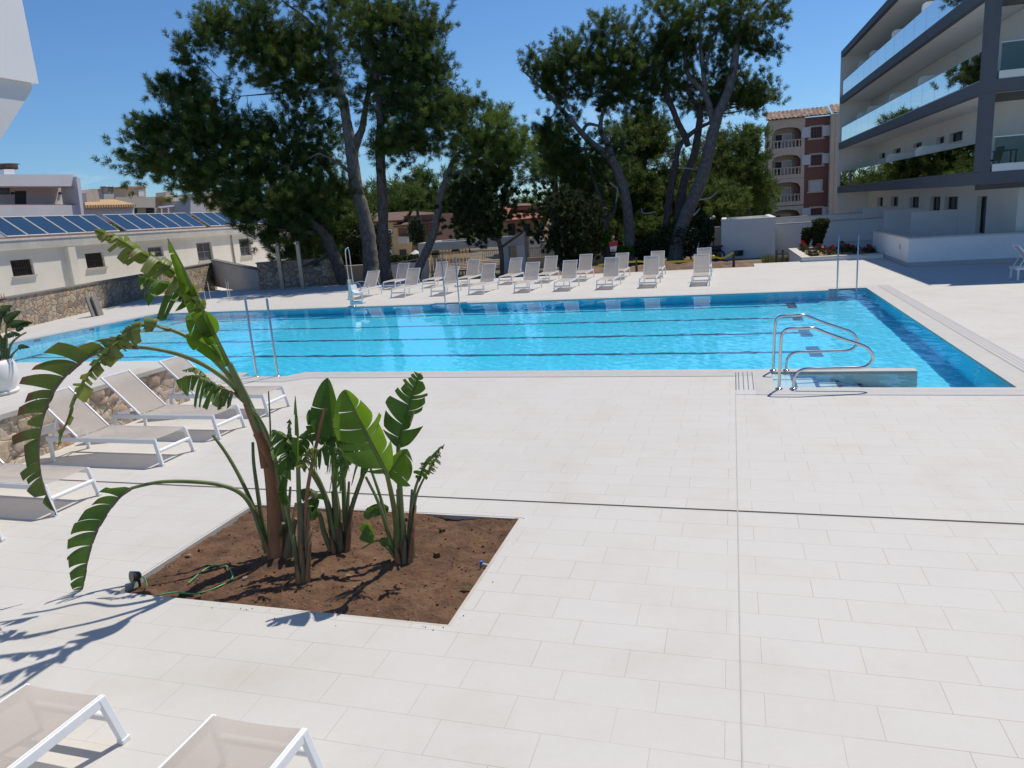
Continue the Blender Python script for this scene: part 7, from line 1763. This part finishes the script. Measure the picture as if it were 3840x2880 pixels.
for pts, wd, sd in (([zpp(85, 470), zpp(130, 400), zpp(190, 350), zpp(270, 300)], (11, 11), 61), ([zpp(85, 500), zpp(180, 465), zpp(300, 450), zpp(430, 452)], (8, 9), 62), ([zpp(215, 560), zpp(270, 500), zpp(340, 465), zpp(400, 455)], (6, 8), 63), ([zpp(100, 640), zpp(150, 605), zpp(200, 595), zpp(265, 600)], (7, 7), 64), ([zpp(240, 785), zpp(280, 760), zpp(330, 755), zpp(388, 768)], (6, 7), 65), ([zpp(-10, 400), zpp(40, 320), zpp(90, 270), zpp(160, 225)], (12, 12), 66), ([zpp(-20, 800), zpp(30, 790), zpp(90, 795), zpp(130, 805)], (5, 5), 67), ([zpp(-10, 560), zpp(0, 470), zpp(20, 380), zpp(0, 300)], (12, 12), 68), ([zpp(40, 760), zpp(30, 690), zpp(10, 640), zpp(-30, 600)], (9, 9), 69)): leaf(E_, pts, dE, wd, M_leafB, sd, .1, .1, (.4, .3), .4, .5, (3, 1))
mb = MB(); q = [PD(*zp(x, y), dE) for x, y in ((40, 150), (10, 120), (5, 60), (30, 130))]
mb.add([q[0], q[1], q[2], q[3]]+[p+np.array((.02, .03, 0)) for p in q], [(0, 1, 2, 3), (4, 5, 6, 7)])
mb.build('orange_bloom', pm('orange_petal', (.75, .16, .02), .5, .1), E_)
mb = MB(); q = [PD(*zp(x, y), dE) for x, y in ((-60, 165), (0, 140), (125, 140), (20, 165))]; mb.add(q, [(0, 1, 2, 3)]); mb.build('bract', pm('red_bract', (.35, .07, .05), .5, .2), E_)
stalk(E_, [zpp(-20, 900), zpp(-50, 600), zpp(-40, 170)], dE, 2.5, 1.5)

# spot light, hose and tap in the bed
zh = lambda x, y: ((240+x*.3014)/SC, (1850+y*.3014)/SC)
q = G(*zh(945, 1150), -.042); ds = dep_of(q)
sl = thing('garden_spotlight', 'small black garden spotlight at the left corner of the planting bed', 'spotlight', tuple(q))
c0, c1 = PD(*zh(955, 1015), ds), PD(*zh(835, 1040), ds-.06)
mb = MB(); ax = c1-c0; mb.tube([c0, c0+ax*.15, c0+ax*.95, c1], [.018, .034, .048, .050], 16); mb.tube([c1-ax*.04, c1-ax*.02], [.042, .042], 16); mb.build('lamp_head', pm('black_lamp', (.035, .035, .042), .35), sl)
mb = MB(); mb.tube([q+np.array((0, 0, -.05)), PD(*zh(935, 1090), ds-.01)], .011, 8); mb.build('stake', M_dark, sl)
mb = MB(); mb.tube([PD(*zh(880, 1075), ds-.02), PD(*zh(955, 1085), ds)], .013, 8); mb.build('bracket', M_dark, sl)
M_hose = pm('green_hose', (.12, .42, .14), .35, .1, 9)
def on_soil(x, y, h=.012):
    p = G(x, y, -.042); return np.array((p[0], p[1], max(soil_z(p[0], p[1]), 0.0 if p[1] < BY0+.02 else -9)+h))
loop = [PD(*zh(900, 1270), ds-.05), PD(*zh(860, 1210), ds-.03), PD(*zh(880, 1110), ds-.02), PD(*zh(950, 1035), ds), PD(*zh(1005, 1060), ds+.02), PD(*zh(1030, 1150), ds), PD(*zh(1020, 1260), ds-.05)]
mb = MB(); mb.tube(spline(loop, 8), .006, 7); tag(mb.build('garden_hose', M_hose), 'short upright loop of green hose around the black spotlight', 'hose', 'green garden hoses')
zj = lambda x, y: ((200+x*.8137)/SC, (1900+y*.8137)/SC)
pts = [on_soil(*zj(480, 425), .02), on_soil(*zj(560, 417), .03), on_soil(*zj(660, 402), .015), on_soil(*zj(760, 370), .01), on_soil(*zj(825, 325), .01), on_soil(*zj(800, 292), .01), on_soil(*zj(735, 290), .012), on_soil(*zj(680, 315), .012), on_soil(*zj(625, 368), .012)]
mb = MB(); mb.tube(spline(pts, 8), .006, 7); tag(mb.build('garden_hose', M_hose), 'long loop of green hose lying on the brown soil', 'hose', 'green garden hoses')
q = on_soil(*zj(1985, 285), .0)
tp = thing('garden_tap', 'small blue topped pipe stub at the right edge of the bed', 'tap', tuple(q))
mb = MB(); mb.tube([q+np.array((.06, 0, .02)), q+np.array((0, 0, .03)), q+np.array((-.02, 0, .03))], .014, 8); mb.build('pipe', pm('grey_pipe', (.4, .4, .4), .5), tp)
mb = MB(); mb.tube([q+np.array((-.02, 0, .02)), q+np.array((-.02, 0, .06))], .014, 8); mb.build('blue_cap', pm('blue_plastic', (.04, .16, .5), .4), tp)
# a few fallen leaves
for (x, y, m_, lb) in ((1355, 335, M_leafO, 'pale dry leaf scrap lying on the soil between the clumps'), (1905, 392, M_leafA, 'small green weed leaf near the right bed edge'), (625, 235, M_leafO, 'crumpled greenish scrap near the left bed edge')):
    q = on_soil(*zj(x, y), .02); mb = MB(); mb.add([q+np.array(v)*.05 for v in ((-1, 0, 0), (0, -.4, .3), (1, 0, .1), (0, .4, .3))], [(0, 1, 2, 3)]); tag(mb.build('leaf_scrap', M_stalk if m_ is M_leafA else pm('dry_scrap', (.32, .27, .16), .8)), lb, 'leaf')
# twigs and specks on the paving

for (T_, bx_, by_, dd_, sp_) in ((B_, 656, 1266, d1, 10), (C_, 737, 1205, d2_, 16), (D_, 874, 1222, d3, 15), (A_, 604, 1216, d0, 22)):
    for k in range(7):
        o_ = (k-3)/3*sp_; h_ = 60+35*((k*7) % 4)
        stalk(T_, [(bx_+o_*.8, by_+2-abs(o_)*.2, .03*((k*5) % 3-1)-.02), (bx_+o_*1.15, by_-h_*.5, .03*((k*5) % 3-1)-.03), (bx_+o_*1.6, by_-h_, .02)], dd_, 7, 2.5, M_basal if k % 2 else M_sheath, 'dry_sheath')
